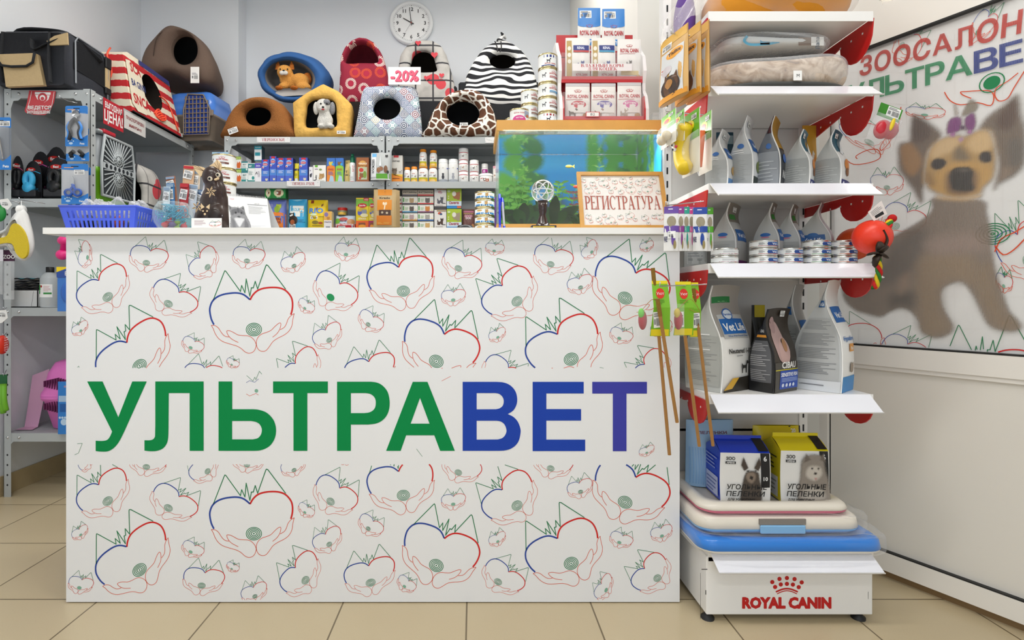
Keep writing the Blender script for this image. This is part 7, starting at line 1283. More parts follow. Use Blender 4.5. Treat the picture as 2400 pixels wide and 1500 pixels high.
LF = [(gb_([(345,190),(1845,190),(1845,1060),(345,1060)]),'1c9ce4',.01),(gb_([(345,190),(1845,190),(1845,320),(345,330)]),'40b0ea',.06),(gb_([(420,280),(480,190),(640,195),(620,260),(700,360),(760,440),(640,430),(520,360),(450,330)]),'5fae3c',.02),(gb_([(610,290),(690,200),(840,200),(830,300),(760,350),(880,380),(830,470),(700,430)]),'3b7d36',.02),(gb_([(345,400),(480,360),(640,470),(720,600),(640,800),(345,1000)]),'63b536',.03),(gb_([(345,600),(600,560),(760,700),(700,900),(345,1000)]),'3f8e34',.04),
      (gb_([(1320,195),(1440,195),(1420,420),(1500,560),(1340,560),(1310,400)]),'58ae38',.015),(gb_([(1440,195),(1845,195),(1845,620),(1450,600),(1530,420),(1470,300)]),'4fa432',.02),(gb_([(1490,200),(1530,250),(1500,300),(1480,260)]),'3aa0d0',.01),(gb_([(1550,400),(1610,420),(1600,500),(1540,470)]),'45a4c4',.01),(gb_([(1650,260),(1690,260),(1680,420),(1650,400)]),'3f9ac8',.01),(gb_([(1620,300),(1760,320),(1740,600),(1600,590)]),'3c8a2c',.02),
      (gb_([(880,640),(1000,560),(1100,700),(1080,960),(860,960)]),'5a4048',.05),(gb_([(700,740),(900,700),(1340,760),(1340,1060),(700,1060)]),'26402c',.06),(gb_([(345,800),(700,720),(760,1060),(345,1060)]),'1c3a20',.05)]
rq = random.Random(5)
for i in range(90):
    x, y = rq.choice(((380,700),(500,620),(620,420),(700,300),(1400,350),(1550,500),(1700,400),(1780,300),(1000,700))); x += rq.uniform(-90,90); y += rq.uniform(-120,120); a = rq.uniform(0, PI); L_ = rq.uniform(25,60); c_, s_ = math.cos(a) * L_, math.sin(a) * L_
    LF.append((gb_([(x - c_, y - s_),(x - s_ * .25, y + c_ * .25),(x + c_, y + s_),(x + s_ * .25, y - c_ * .25)]), rq.choice(('8fd24a','6fbf3c','4c962f','2f7330','a4d860')),.004))
picture(pr, LF,130,.02, fur=.003); mb.build('backdrop', t, label='printed blue and green backdrop')
mb = MB(T); pr = Pr(mb, lambda a, b, k: Vector((AX1 - .005 - .0005 * k, AY1 - .012 - (AY1 - AY0 - .02) * min(1, max(0,(1 - a) * 2)),1.263 + .335 * min(1, max(0, b))))); picture(pr,[([(max(.5, a), b) for a, b in q[0]],) + q[1:] for q in LF if max(p[0] for p in q[0]) > .55],60,.02, fur=.003); mb.build('side_reflection', t, label='printed green backdrop on the end pane'); rd = random.Random(11)  # the backdrop's reflection in the end pane, painted as a picture
def leaf(mb, p, d, L, w_, m, bend=.3):
    p, d = Vector(p), Vector(d).normalized(); sd = d.cross(Vector((0,1,0))); sd = sd.normalized() if sd.length > .1 else Vector((1,0,0)); n = 6
    pts = [p + d * (L * i / n) + Vector((0,-bend * L * (i / n) ** 2 * .4,-bend * L * (i / n) ** 2)) for i in range(n + 1)]; ws = [w_ * math.sin(PI * min(.97, max(.06, i / n))) ** .8 for i in range(n + 1)]
    mb.add([q for c, s in zip(pts, ws) for q in (c - sd * s, c + Vector((0,.15 * s,-.25 * s)), c + sd * s)],[f for i in range(n) for f in ((3 * i,3 * i + 1,3 * i + 4,3 * i + 3),(3 * i + 1,3 * i + 2,3 * i + 5,3 * i + 4))], m, True)
def plant(name, label, x, y, f):
    pt = thing(name, label, 'water plant',(x, y,1.264)); mb = MB(); f(mb); mb.build('leaves', pt); return pt
DG, DG2, MG, RDL = M('1f3a1e',.35), M('2c5226',.4), M('5d9a34',.5), M('6a3a3c',.5)
plant('broad_leaf_plant','dark broad leaved water plant in the left front corner of the aquarium',.19,2.02, lambda mb: [leaf(mb,(0,0,0),(math.cos(a) * .8,-.1,.9 + .3 * math.sin(a * 2)), rd.uniform(.09,.15),.024, DG if i % 2 else DG2) for i, a in enumerate([PI * j / 10 for j in range(11)])])
plant('broad_leaf_plant','dark broad leaved water plant behind the crystal award',.31,2.05, lambda mb: [leaf(mb,(0,0,0),(math.cos(a),-.1,.8 + .3 * math.sin(a * 3)), rd.uniform(.1,.17),.022, DG if i % 2 else DG2) for i, a in enumerate([PI * j / 10 for j in range(11)])])
def stems(m, n, h, sp, lw):
    def f(mb):
        for i in range(n):
            x0, y0 = rd.uniform(-sp, sp), rd.uniform(-.03,.03); hh_ = h * rd.uniform(.6,1); p = [Vector((x0 + .012 * math.sin(k + i), y0, hh_ * k / 6)) for k in range(7)]; mb.tube(p,.0015, m,5)
            for k in range(1,7):
                for sg in (-1,1): leaf(mb, p[k],(sg,-.2,.5), rd.uniform(.02,.035), lw, m,.2)
    return f
plant('stem_plant','reddish stem plant in the middle of the aquarium',.43,2.07, stems(RDL,7,.21,.05,.004)); plant('stem_plant','pale green feathery stem plant left of the reddish one',.36,2.13, stems(MG,5,.2,.04,.005)); plant('stem_plant','tall pale green stem plant near the middle of the aquarium',.5,2.1, stems(M('8cc060',.5),3,.26,.03,.003)); plant('stem_plant','green stem plant in the left rear of the aquarium',.17,2.15, stems(MG,7,.22,.05,.007))
plant('grass_plant','dark grassy water plant before the framed sign',.42,2.0, lambda mb: [leaf(mb,(rd.uniform(-.05,.05), rd.uniform(-.02,.02),0),(rd.uniform(-.8,.8),-.2,1), rd.uniform(.06,.12),.004, DG2,.5) for i in range(26)])
for x, y, z, c, lb in ((.372,2.06,1.505,'4a5a78','small grey fish swimming above the middle plants'),(.395,2.03,1.42,'d83a1c','small red fish above the framed sign'),(.36,2.0,1.49,'c8a83a','small yellow fish near the grey one')):
    t = thing('fish', lb, 'fish',(x, y, z)); mb = MB(); mb.ball((0,0,0),(.013,.004,.006), M(c,.3),14,10); mb.build('body', t); mb = MB(); mb.prism([(.011,0),(.022,.007),(.02,0),(.022,-.007)], lambda a, b, d: (a, d, b),-.0006,.0006, M(c,.3)); mb.build('tail_fin', t)
# on the aquarium
ZL = AZ1 + .0012
rc = [[('r',.2,.74,.8,.95,'2c3a86'),('f','dog',.42,.46,.2,'2c2c34'),('t','ROYAL CANIN',.5,.16,.1,'b8343a',.5),('r',.1,0,.7,.08,'2c3a86')], RCT('b8646a'), RCT('3a9ad0'), RCT('6a4a3c'),[('r',.2,.78,.8,.95,'9a2430'),('f','dog',.42,.5,.2,'2c2c34'),('l',.2,.1,.8,.25,2,'b8343a')]]
for i in range(5): tin('food_tin',['top white tin with dark blue band','second white tin with a pink band','third white tin with a light blue band','fourth white tin with a brown band','lowest white tin with a dark red band'][i] + ' in the five tin column on the aquarium','tin', X_(1284,2.02),2.03, ZL + .0555 * (4 - i),.0365,.0552, rc[i], turn=.2, group='five tin column on the aquarium')
for i in range(3): tin('food_tin',('lowest','middle','top')[i] + ' white tin of the column of three on the aquarium','tin', X_(1241,2.1),2.11, ZL + .0575 * i,.034,.0572, RCT('8a5a4a'), turn=.25, group='column of three tins on the aquarium')
tin('food_tin','white and sky blue tin at the left end of the aquarium lid','tin', X_(1203,2.12),2.12, ZL,.0335,.066,[('r',0,0,.5,.5,'9ac4e4',5),('c',.6,.6,.24,'c8a04a'),('t','ROYAL',.5,.45,.1,'b8343a',.4)], turn=.2)
tin('food_tin','white tin with pink kitten label in front of the tin columns','tin', X_(1217,1.985),1.985, ZL,.036,.053,[('t','ROYAL CANIN',.4,.66,.1,'b8343a',.5),('d',.38,.12,.3,.36,'d04a90'),('t','KITTEN',.4,.2,.12,'f4e4ee',.3),('r',.62,.4,.95,.9,'9aa4b8'),('d',.78,.45,.1,.14,'b0643a'),('r',0,0,1,.06,'d04a90',8)], turn=.2)
mb = MB(); mb.ball((0,0,.06),(.1,.06,.085), M('7c5a5c',.9),20,12); mb.build('round_cushion', None, at(1203,330,3.5) * 1, label='mauve round cushion seen behind the tins on the aquarium', cat='cushion')
# pouch display stand
x0, x1 = X_(1311,1.96), X_(1519,1.96); st = thing('pouch_stand','red and white two tier pouch stand on top of the aquarium','display stand',((x0 + x1) / 2,2.04, ZL)); T = Matrix.Translation(-st.location); ZS = lambda v, Y=1.96: Z_(v, Y); SRD = M('c02a30',.35, coat=.2); SWH = M('ece9e8',.35)
for xs, lb in ((x0,'l'),(x1 - .012,'r')):
    mb = MB(T); ol = [(1.95, ZL),(1.95, ZL + .05),(1.965, ZL + .1),(1.99, ZL + .13),(1.99, ZL + .16),(1.975, ZL + .2),(1.99, ZL + .26),(2.03, ZL + .3),(2.06, ZL + .345),(2.12, ZL + .35),(2.14, ZL)]; mb.prism(ol, lambda a, b, d: (d, a, b), xs, xs + .012, SWH); mb.prism([(1.948, ZL + .0),(1.948, ZL + .05),(1.962, ZL + .1),(1.985, ZL + .1),(1.985, ZL)], lambda a, b, d: (d, a, b), xs + (.0125 if xs == x0 else -.0045), xs + (.0165 if xs == x0 else -.0005), SRD); mb.build('side_panel', st)
tiers = ((1.96, ZL + .012,2.0),(1.99, ZL + .172,2.03),(2.06, ZL + .3,2.11))
for y, z, yb in tiers:
    mb = MB(T); mb.box((x0 + .012, y, z - .004),(x1 - .012, yb, z), SRD); mb.box((x0 + .012, yb, z - .06 if z > ZL + .1 else z),(x1 - .012, yb + .003, z + .1), SRD); mb.box((x0 + .012, y - .003, z - .012),(x1 - .012, y, z + .012), SRD); mb.build('tray', st, label='red tray')
    if z < ZL + .25: mb = MB(T); mb.box((x0 + .012, y - .0055, z + .0),(x1 - .012, y - .0035, z + .1), film('ffffff',.05,.02)); mb.build('acrylic_front', st)
def rcp(lb, u0, v0, u1, v1, Y, zb, ops, grp): return pouch('food_pouch', lb, 'pouch', u0, v0, u1, v1, Y + .002,.014,'eae7e2', ops, zb + .001, top=.97, side='b8b8ba', group=grp)
pup = [('r',0,.66,1,1,'3f86d0',8),('d',.5,.66,.52,.08,'3f86d0'),('b',.34,.86,.5,.16),('c',.5,.58,.28,'b83a3a'),('t','ROYAL CANIN',.5,.42,.1,'b8323a',.82),('r',.18,.2,.75,.33,'3a8ad0'),('t','PUPPY',.45,.225,.08,'eef4fa',.4),('r',.2,.12,.55,.18,'a83a4a')]
rcp('white and blue puppy pouch at the top of the stand, its left one',1354,17,1409,90,2.07, tiers[2][1] + .001, pup, 'puppy pouches'); rcp('white and blue puppy pouch at the top of the stand, its right one',1411,19,1466,90,2.07, tiers[2][1], pup, 'puppy pouches')
ren = lambda c2: [('r',.06,0,.26,.93,'b89a58',2),('d',.16,.75,.07,.05,'efe8d8'),('d',.16,.6,.07,.05,'efe8d8'),('d',.16,.45,.07,.05,'efe8d8'),('r',.32,.7,.94,.82,'2c3a80'),('t','RENAL',.62,.73,.06,'e0e4f4',.3),('r',.32,.66,.94,.7, c2),('f','cat',.64,.38,.3,'2c3a86'),('t','ROYAL CANIN',.64,.12,.05,'b8323a',.45)]
rcp('gold striped renal pouch at the left of the middle tier',1325,87,1384,160,2.005, tiers[1][1], ren('c04a4a'),'middle tier pouches'); rcp('gold striped renal pouch in the centre of the middle tier',1386,87,1444,160,2.005, tiers[1][1], ren('4a9ac0'),'middle tier pouches')
rcp('white pouch with a grey squirrel tailed cat at the right of the middle tier',1447,90,1504,160,2.005, tiers[1][1],[('c',.5,.8,.26,'b83a3a'),('t','ROYAL CANIN',.5,.68,.09,'b8323a',.74),('l',.1,.64,.9,.67,1,'c87a7a'),('f','cat',.5,.42,.26,'5a5652'),('r',.14,.14,.86,.24,'d8c48a'),('d',.86,.1,.1,.05,'c8a878')],'middle tier pouches')
ins = lambda c, nm, c2, an, kind: [('r',0,.92,1,1,'c8c6c8',8),('c',.5,.74,.28,'b83a3a'),('t','ROYAL CANIN',.5,.6,.09,'b8323a',.82),('l',.04,.55,.96,.58,1,'b8323a'),('d',.52,.42,.3,.1, c),('t', nm,.52,.42,.06,'f6ecec',.46),('r',.1,.2,.9,.41,'eae7e2',4),('f', kind,.3,.2,.36, an),('d',.8,.13,.12,.06, c2)]
rcp('white pouch with a red half moon at the left of the lowest tier',1325,194,1384,274,1.972, tiers[0][1], ins('c02c3a','INSTINCTIVE','b0784a','6a5a50','dog'),'lowest tier pouches'); rcp('white pouch with a violet banner in the centre of the lowest tier',1386,194,1445,274,1.972, tiers[0][1], ins('5a4aa0','STERILISED','d8d2cc','9a8070','dog'),'lowest tier pouches'); rcp('white pouch with a pink half moon at the right of the lowest tier',1447,192,1505,274,1.972, tiers[0][1], ins('d0589c','KITTEN','b08a5a','b0a090','cat'),'lowest tier pouches')
def ncard(lb, u0, v0, u1, v1, Y, lines, rim=None):
    a0, a1, b0, b1 = BX(u0, v0, u1, v1, Y); t = thing('paper_label', lb, 'sign',((a0 + a1) / 2, Y, b0)); w_, h_ = a1 - a0, b1 - b0; mb = MB(); mb.box((-w_ / 2,0,0),(w_ / 2,.0008, h_), M(rim or 'ebe6e6')); pr = Pr(mb, front(0)); 
    if rim: pr.rect(-w_ * .45, h_ * .12, w_ * .45, h_ * .88, PAPER); pr.up()
    for s_, b, h, wd, c in lines: (serif(pr, s_,-w_ * wd / 2, b * h_, h * h_, M(c), wd * w_) if all(ch in 'РЕГИСТАУПНОКЗБВЛДМЖЫЙЯШ ' for ch in s_) else pr.text(s_,0, b * h_, h * h_, M(c), wd=wd * w_))
    mb.build('card', t)
ncard('white notice in red letters across the middle of the pouch stand',1342,149,1481,166,1.983,[('ВЛАЖНЫЙ КОРМ',.52,.4,.72,'b83a44'),('ДЛЯ КОШЕК',.06,.4,.5,'b83a44')]); ncard('small red edged price tag on the lowest tier of the pouch stand',1373,262,1405,274,1.95,[('82',.25,.5,.34,'5a5a60')],'c84a50')
t = thing('clear_box','small clear plastic box at the right end of the aquarium lid','box',(X_(1537,2.0),2.0, ZL)); mb = MB(); mb.box((-.02,-.02,0),(.02,.02,.045), film(op=.15)); mb.build('box', t); mb = MB(); mb.box((-.015,-.015,.002),(.015,.015,.016), M('b8642c')); mb.build('filling', t)
# food bags on the rack
def gbag(name, label, uc, vt, zb, Yc, d, w, rz, side, sops, frontc, fops, group=None, sh=.2, top=.93, k0=.4, back=None):
    """gusseted bag: corner between side and front stands at (uc, Yc); side runs left-back, front right-back"""
    h = Z_(vt, Yc) - zb; t = thing(name, label, 'food bag',(X_(uc, Yc), Yc, zb), rz=rz, group=group)
    def hd(v): q = min(1, max(0,(v - k0) / (top - k0))); return d / 2 * ((1 - q * q * (3 - 2 * q)) * (1 + .06 * math.sin(PI * min(1, v * 2.2)))) + .0012
    c = lambda v: -d / 2 + sh * d * max(0, v - k0) / (1 - k0) + .012 * math.sin(v * 7) * max(0, v - .3); b = lambda s: .007 * math.sin(PI * s)
    G = lambda u, v, e=0: Vector((c(v) + (2 * u - 1) * hd(v),-(.004 + .006 * math.sin(PI * v)) * math.sin(PI * u) * (hd(v) / d * 2) - e + .002 * math.sin(9 * v + 5 * u), h * v))
    Fr = lambda u, v, e=0: Vector((c(v) + hd(v) + b(v) * math.sin(PI * u) + e, w * u, h * v + .004 * math.sin(PI * u) * v)); Bk = lambda u, v: Vector((c(v) - hd(v), w * u, h * v)); Rr = lambda u, v: Vector((c(v) + (1 - 2 * u) * hd(v), w, h * v))
    mb = MB(); S_ = M(side,.35); mb.grid(lambda u, v: G(u, v),8,24, S_); mb.grid(lambda u, v: Fr(u, v),8,24, M(frontc,.3)); mb.grid(lambda u, v: Bk(1 - u, v),4,24, S_); mb.grid(lambda u, v: Rr(u, v),2,24, S_)
    mb.tube([G(1, i / 20) for i in range(21)],.0022, WHITE if side[0] > '3' else M(side,.35),5)
    pr = Pr(mb, lambda a, z, k: G(min(.99, max(.01, a / d + .5)), min(.999, max(0, z / h)),.0012 + .0003 * k)); design(pr, d, h, sops)
    pr = Pr(mb, lambda a, z, k: Fr(min(.99, max(.01, a / w + .5)), min(.999, max(0, z / h)),.001 + .0003 * k)); design(pr, w, h, fops); mb.build('bag', t); return t
tx = lambda y0, y1, n, c: ('l',.1, y0,.92, y1, n, c)
vs1 = lambda g: [('r',.04,.04,.96,.46, g,4),('d',.5,.58,.2,.035,'3a68a8'), tx(.1,.4,12,'a4a6a4'),('l',.1,.02,.9,.08,2,'ececec'),('l',.1,.48,.8,.54,2,'e4e4e2')]
vf = lambda c, c2: [('r',0,0,1,.16, c2,4),('r',.1,.5,.9,.68,'2a62a8'),('t','Vet Life',.5,.56,.06,'f0f4f8',.6),('d',.5,.3,.25,.08, c),('b',.4,.9,.3,.08)]
Z3, Z4, Z5 = SH[2] + .0006, SH[3] + .0006, SH[4] + .0006
gbag('food_bag','grey dry food bag at the left end of the third shelf',1703,300, Z3,1.68,.064,.1,-.68,'b4b5b3', vs1('a3a4a2'),'d8d8d6', vf('c8a060','5a8ac0'),'dry food bags on the third shelf')
gbag('food_bag','grey dry food bag with white front stripe, second on the third shelf',1762,268, Z3,1.68,.064,.1,-.68,'b6b8b8', vs1('9fa1a1'),'e4e6e8', vf('7a8a4a','2f3a34'),'dry food bags on the third shelf')
gbag('food_bag','charcoal dry food bag with a maroon top flap on the third shelf',1826,268, Z3,1.68,.064,.1,-.68,'6a6e74',[('r',.05,.04,.95,.5,'8b8f94',4),('d',.55,.58,.16,.04,'3a68a8'),('r',.2,.76,.95,.98,'4a1f24'), tx(.1,.4,6,'a8acb0')],'33363c',[('r',0,.55,1,1,'b0862c',3),('d',.4,.42,.2,.06,'3a68b8'),('t','N&D',.5,.15,.1,'d8d8d8',.6)],'dry food bags on the third shelf')
oc = [('r',0,.62,1,1,'2a6478',3),('p',[(.2,.6),(.6,.95),(.7,.9),(.35,.55)],'e0e4e4'),('d',.5,.4,.26,.1,'d8863a'),('d',.5,.28,.18,.07,'8a5a3a'),('r',0,0,1,.14,'2c3476',4),('d',.2,.08,.08,.03,'e0e4f0'),('b',.35,.9,.3,.08)]
gbag('food_bag','grey food bag with teal and orange front, next to last on the third shelf',1895,300, Z3,1.68,.068,.08,-.72,'b0b1ae',[('r',.04,.04,.96,.5,'9a9c9a',4), tx(.1,.4,8,'aeb0ae')],'e6e6e4', oc, 'dry food bags on the third shelf')
gbag('food_bag','grey food bag with teal and navy front at the right end of the third shelf',1968,300, Z3,1.68,.07,.09,-.85,'b4b5b2',[('r',.04,.04,.96,.5,'9a9c9a',4), tx(.1,.4,8,'aeb0ae')],'eaeae8', oc, 'dry food bags on the third shelf')
pouch('food_bag','dark teal food bag standing behind the first two grey bags','food bag',1684,306,1726,440,1.86,.04,'1f4458',[('r',.45,.82,.95,.95,'8aa0a8'),('t','ND',.6,.3,.14,'3a6878',.4),('r',0,0,1,.2,'b07a3a',4)], Z3, side='1a3848')
pouch('food_bag','ochre food bag standing behind the teal fronted bags','food bag',1888,290,1922,420,1.86,.04,'c8942c',[('d',.5,.5,.3,.1,'d8842c'),('b',.1,.88,.3,.1),('p',[(.3,.4),(.6,.65),(.7,.6),(.4,.35)],'e8e0d0')], Z3, side='a87a24')
vs2 = [('r',.04,.04,.96,.4,'a9aaa7',4),('d',.5,.5,.22,.03,'2f6ab0'),('d',.5,.46,.18,.012,'c87a90'), tx(.1,.36,10,'9a9c9a')]
for u, v, lb, w_ in ((1722,473,'tall grey veterinary food bag at the left of the fourth shelf behind two tins',.12),(1823,474,'grey veterinary food bag behind the first stack of three tins',.06),(1872,478,'grey veterinary food bag with curled top behind two tins, mid shelf',.07)):
    gbag('veterinary_food_bag', lb, u, v, Z4,1.775,.075, w_,-.75,'bfc0bc', vs2,'c9c9c6',[('r',.0,.7,1,1,'8a8278',3),('r',.1,.4,.9,.58,'2f6ab0'),('t','Vet Life',.5,.46,.06,'eef2f8',.7),('r',.0,0,1,.1,'7a2a7a'),('r',.1,.74,.5,.82,'3a8a3a'),('b',.5,.9,.3,.08)],'veterinary food bags on the fourth shelf')
gbag('veterinary_food_bag','pale green tinted food bag with a blue logo on its gusset behind three tins',1945,473, Z4,1.775,.1,.06,-.7,'c8cac4',[('r',.18,.36,.86,.5,'2a62a0'),('d',.5,.5,.16,.03,'3a72b0'),('t','Vet Life',.52,.39,.06,'f2f4f6',.56)],'b8aeb4',[('r',.1,.3,.9,.4,'c8a0a8')],'veterinary food bags on the fourth shelf')
pouch('veterinary_food_bag','grey food bag at the left rear corner of the fourth shelf below the dental packs','food bag',1607,540,1662,628,1.86,.03,'aeb0ae',[('r',.08,.1,.92,.5,'c0c2c0',4),('l',.12,.2,.85,.26,2,'6a6c6a'),('l',.1,.3,.9,.8,7,'96989a')], Z4, side='3a4a3c')
VT = lambda c: [('r',.28,.1,.86,.92,'2a6ab4',6),('d',.36,.5,.1,.36,'2a4a90'),('t','Vet Life',.62,.3,.42,'f2f4f8',.42),('r',0,0,1,.07, c,8),('l',.02,.3,.2,.9,4,'6a6a70')]
VB = [('r',0,0,1,.07,'b04a6a',8),('l',.1,.3,.6,.8,5,'b8b8bc'),('b',.8,.5,.14,.7)]
for u, n, c, nm in ((1700,2, None, 'two at the left end of the fourth shelf'),(1791,3,'c04a3a','three nearest the left on the fourth shelf'),(1850,2,'c04a3a','two in the middle of the fourth shelf'),(1915,3,'5aa04a','three with green rims on the fourth shelf'),(1976,3,'e07a3a','three at the right end of the fourth shelf')):
    for i in range(n): tin('veterinary_tin',('lowest',('top' if n == 2 else 'middle'),'top')[i] + ' flat white tin of the ' + nm, 'tin', X_(u,1.67),1.675, Z4 + .0247 * i,.0405,.0245, VT(c) if c else VB, group='flat veterinary tins', rim='d8d8d4', turn=.4 + .05 * math.sin(i * 5 + u))
gbag('veterinary_food_bag','large grey bag of neutered dog food at the left of the fifth shelf',1690,669, Z5,1.64,.125,.152,-1.02,'b4b6b2',[('r',.05,.05,.95,.52,'a6a8a4',6), tx(.42,.5,6,'8e908e'), tx(.25,.38,8,'8e908e'), tx(.1,.2,6,'8e908e'),('l',.1,.53,.9,.56,1,'e8e8e6'),('l',.1,.39,.9,.41,1,'e8e8e6')],'eceae6',
     [('r',0,.52,1,1,'a09a94',6),('r',.05,.83,.66,.89,'1f7a3c',4),('l',.25,.84,.6,.88,2,'8ac08a'),('r',.1,.5,.95,.72,'bcbcba',5),('r',.12,.54,.92,.68,'2168b4',5),('d',.44,.72,.17,.055,'2a62ac'),('d',.44,.72,.14,.044,'d8e2ec'),('t','Farmina',.44,.71,.02,'2a62ac',.26),('t','Vet Life',.52,.57,.07,'f6f8fa',.72),('t','The Pet Food Diet',.55,.515,.014,'5a78a8',.7),('t','Neutered 1-10kg',.62,.36,.045,'2c2c2c',.9),('l',.4,.33,.7,.35,1,'9a9a9a'),('f','dog',.7,.23,.26,'33322f'),('p',[(0,0),(1,0),(1,.14),(.5,.13),(.3,.08),(0,.02)],'2e2a24'),('p',[(.02,.02),(.3,.13),(.5,.13),(.3,.03)],'d8a83a')])
gbag('dog_food_bag','black sensitive fish dog food bag with a pale dog picture on the fifth shelf',1812,725, Z5,1.632,.075,.13,-1.02,'1d1d1f',[('r',.1,.12,.92,.62,'55565a',4), tx(.5,.6,5,'9a9a9c'), tx(.32,.46,6,'9a9a9c'), tx(.15,.28,6,'9a9a9c'),('t','CIBAU',.6,.72,.035,'c8c8c8',.5),('r',.15,.66,.95,.69,'d8902c')],'3b332c',
     [('d',.3,.6,.2,.24,'b89a96'),('d',.42,.48,.2,.18,'c4a29c'),('d',.22,.8,.1,.1,'a88a88'),('d',.2,.84,.06,.02,'2a2020'),('d',.4,.6,.05,.03,'2a1c18'),('d',.44,.56,.08,.08,'b0805a'),('r',0,0,1,.36,'4a4640',5),('t','CIBAU',.55,.29,.075,'f0eeea',.62),('r',.02,.265,1,.275,'d8cc2a',5),('r',.18,.04,1,.26,'2a4fae',5),('t','SENSITIVE FISH',.58,.19,.045,'f2f4f8',.74),('l',.24,.13,.95,.18,3,'a8bce8'),('d',.3,.085,.05,.022,'d8e0f0'),('d',.45,.085,.05,.022,'d8e0f0'),('d',.6,.085,.05,.022,'d8e0f0'),('d',.75,.085,.05,.022,'d8e0f0'),('b',.6,.93,.2,.07)])
gbag('veterinary_food_bag','large silver hypoallergenic fish food bag at the right of the fifth shelf',1970,657, Z5,1.634,.125,.115,-.88,'c0c3c4',[('r',.06,.1,.94,.66,'b2b4b4',6), tx(.56,.65,8,'86888a'), tx(.42,.53,9,'86888a'), tx(.3,.4,7,'86888a'), tx(.16,.27,7,'86888a'),('r',.3,.76,.85,.82,'2a5f9a',4),('t','Vet Life',.58,.772,.034,'e8eef4',.44),('r',0,0,1,.1,'d6d9dc',4),('l',.1,.05,.8,.08,1,'8a8c90')],'eeeeec',
     [('r',0,0,1,.14,'2a86c8',5),('r',.1,.62,.8,.76,'2168b4',4),('t','Vet Life',.5,.66,.05,'f4f6f8',.6),('t','Hypoallergenic',.55,.46,.04,'2a6ab0',.85),('r',.4,.36,.8,.43,'e0962c'),('t','Fish',.6,.375,.03,'fdf4e4',.25),('f','fur',.6,.22,.3,'9a8a7a')])
gbag('veterinary_food_bag','grey food bag seen behind the black fish food bag',1878,668, Z5,1.8,.085,.08,-.9,'a9aaa8',[('r',.1,.1,.9,.6,'9a9b99',4), tx(.15,.55,16,'7e807e'),('r',.2,.7,.8,.78,'2a5f9a')],'b0b0ae',[('r',.1,.5,.9,.64,'2168b4')])
pouch('dog_food_bag','black and yellow bag peeking out behind the black fish food bag','food bag',1768,715,1800,900,1.86,.04,'26241c',[('r',.2,.84,1,1,'c8b42c')], Z5, side='26241c')
# beds and pads in clear film on the upper rack shelves
def blob(u, v, X0, X1, Y0, Y1, Z0, zt, p=3.0):
    a = 2 * PI * u; b = PI * (v - .5); sg = lambda q, e: math.copysign(abs(q) ** e, q); cx = sg(math.cos(a),2 / p) * sg(math.cos(b),2 / p); cy = sg(math.sin(a),2 / p) * sg(math.cos(b),2 / p); cz = sg(math.sin(b),2 / p)
    x = (X0 + X1) / 2 + (X1 - X0) / 2 * cx; z1 = zt(cx); return Vector((x,(Y0 + Y1) / 2 + (Y1 - Y0) / 2 * cy, Z0 + (z1 - Z0) * (cz + 1) / 2))
def floral():
    g = NT('faded_print',.9); no = g.n('TexNoise', {'Vector': g.co, 'Scale': 16.0,'Detail': 5.0,'Distortion': 2.0}).outputs['Fac']; wv = g.n('TexNoise', {'Vector': g.n('Mapping', {0: g.co,3: (60,60,400)}).outputs[0],'Scale': 4.0}).outputs['Fac']
    c = g.mix(g.step(no,.42,.62), rgb('a88c72'), rgb('d8c4b0')); c = g.mix(g.math('MULTIPLY', g.step(no,.36,.33),.7), c, rgb('6a5248')); return g.col(g.mix(g.math('MULTIPLY', wv,.25), c, rgb('e6dacb')))
t = thing('folded_pet_bed','beige printed pet bed folded in clear plastic on the second rack shelf','pet bed',(.98,1.78, SH[1] + .001)); T = TL(t); zt = lambda c: 1.752 + .03 * c * c + .02 * c
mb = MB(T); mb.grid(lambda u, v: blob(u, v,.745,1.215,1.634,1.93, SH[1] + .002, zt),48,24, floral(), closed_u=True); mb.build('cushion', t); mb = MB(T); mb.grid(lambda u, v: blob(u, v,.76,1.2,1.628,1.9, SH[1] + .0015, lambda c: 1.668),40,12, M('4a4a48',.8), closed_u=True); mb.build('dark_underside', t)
def wrap(name, t, X0, X1, Y0, Y1, Z0, zt, sd, op=.14, ex=2.8):
    def f(u, v): p = blob(u, v, X0, X1, Y0, Y1, Z0, zt, ex); k = .5 * math.sin(u * 50 + sd + v * 20) * math.sin(v * 17 + u * 13); return p + Vector((k * .01, k * .012, k * .006 + .004)) if p.z > Z0 + .012 else p
    mb = MB(TL(t)); mb.grid(f,70,36, film(op=op), closed_u=True); return mb.build(name, t)
wrap('clear_film', t,.735,1.219,1.625,1.945, SH[1] + .0012, lambda c: zt(c) + .006,1); a = at(1870,178,1.622); mb = MB(T); mb.box((a.x - .014, a.y - .001, a.z - .014),(a.x + .012, a.y, a.z + .016), PAPER); Pr(mb, front(a.y - .001)).text('M', a.x, a.z - .004,.01, INK); mb.build('size_tag', t)
t = thing('pad_pack','white and blue pet pad pack lying on the folded beige bed','pack',(.96,1.76,1.785)); T = TL(t); zp_ = lambda c: 1.816 + .012 * c * c - .008 * c; mb = MB(T); mb.grid(lambda u, v: blob(u, v,.8,1.14,1.66,1.9,1.788, zp_,4),44,20, M('e3e7e8',.4), closed_u=True); mb.build('pack', t)
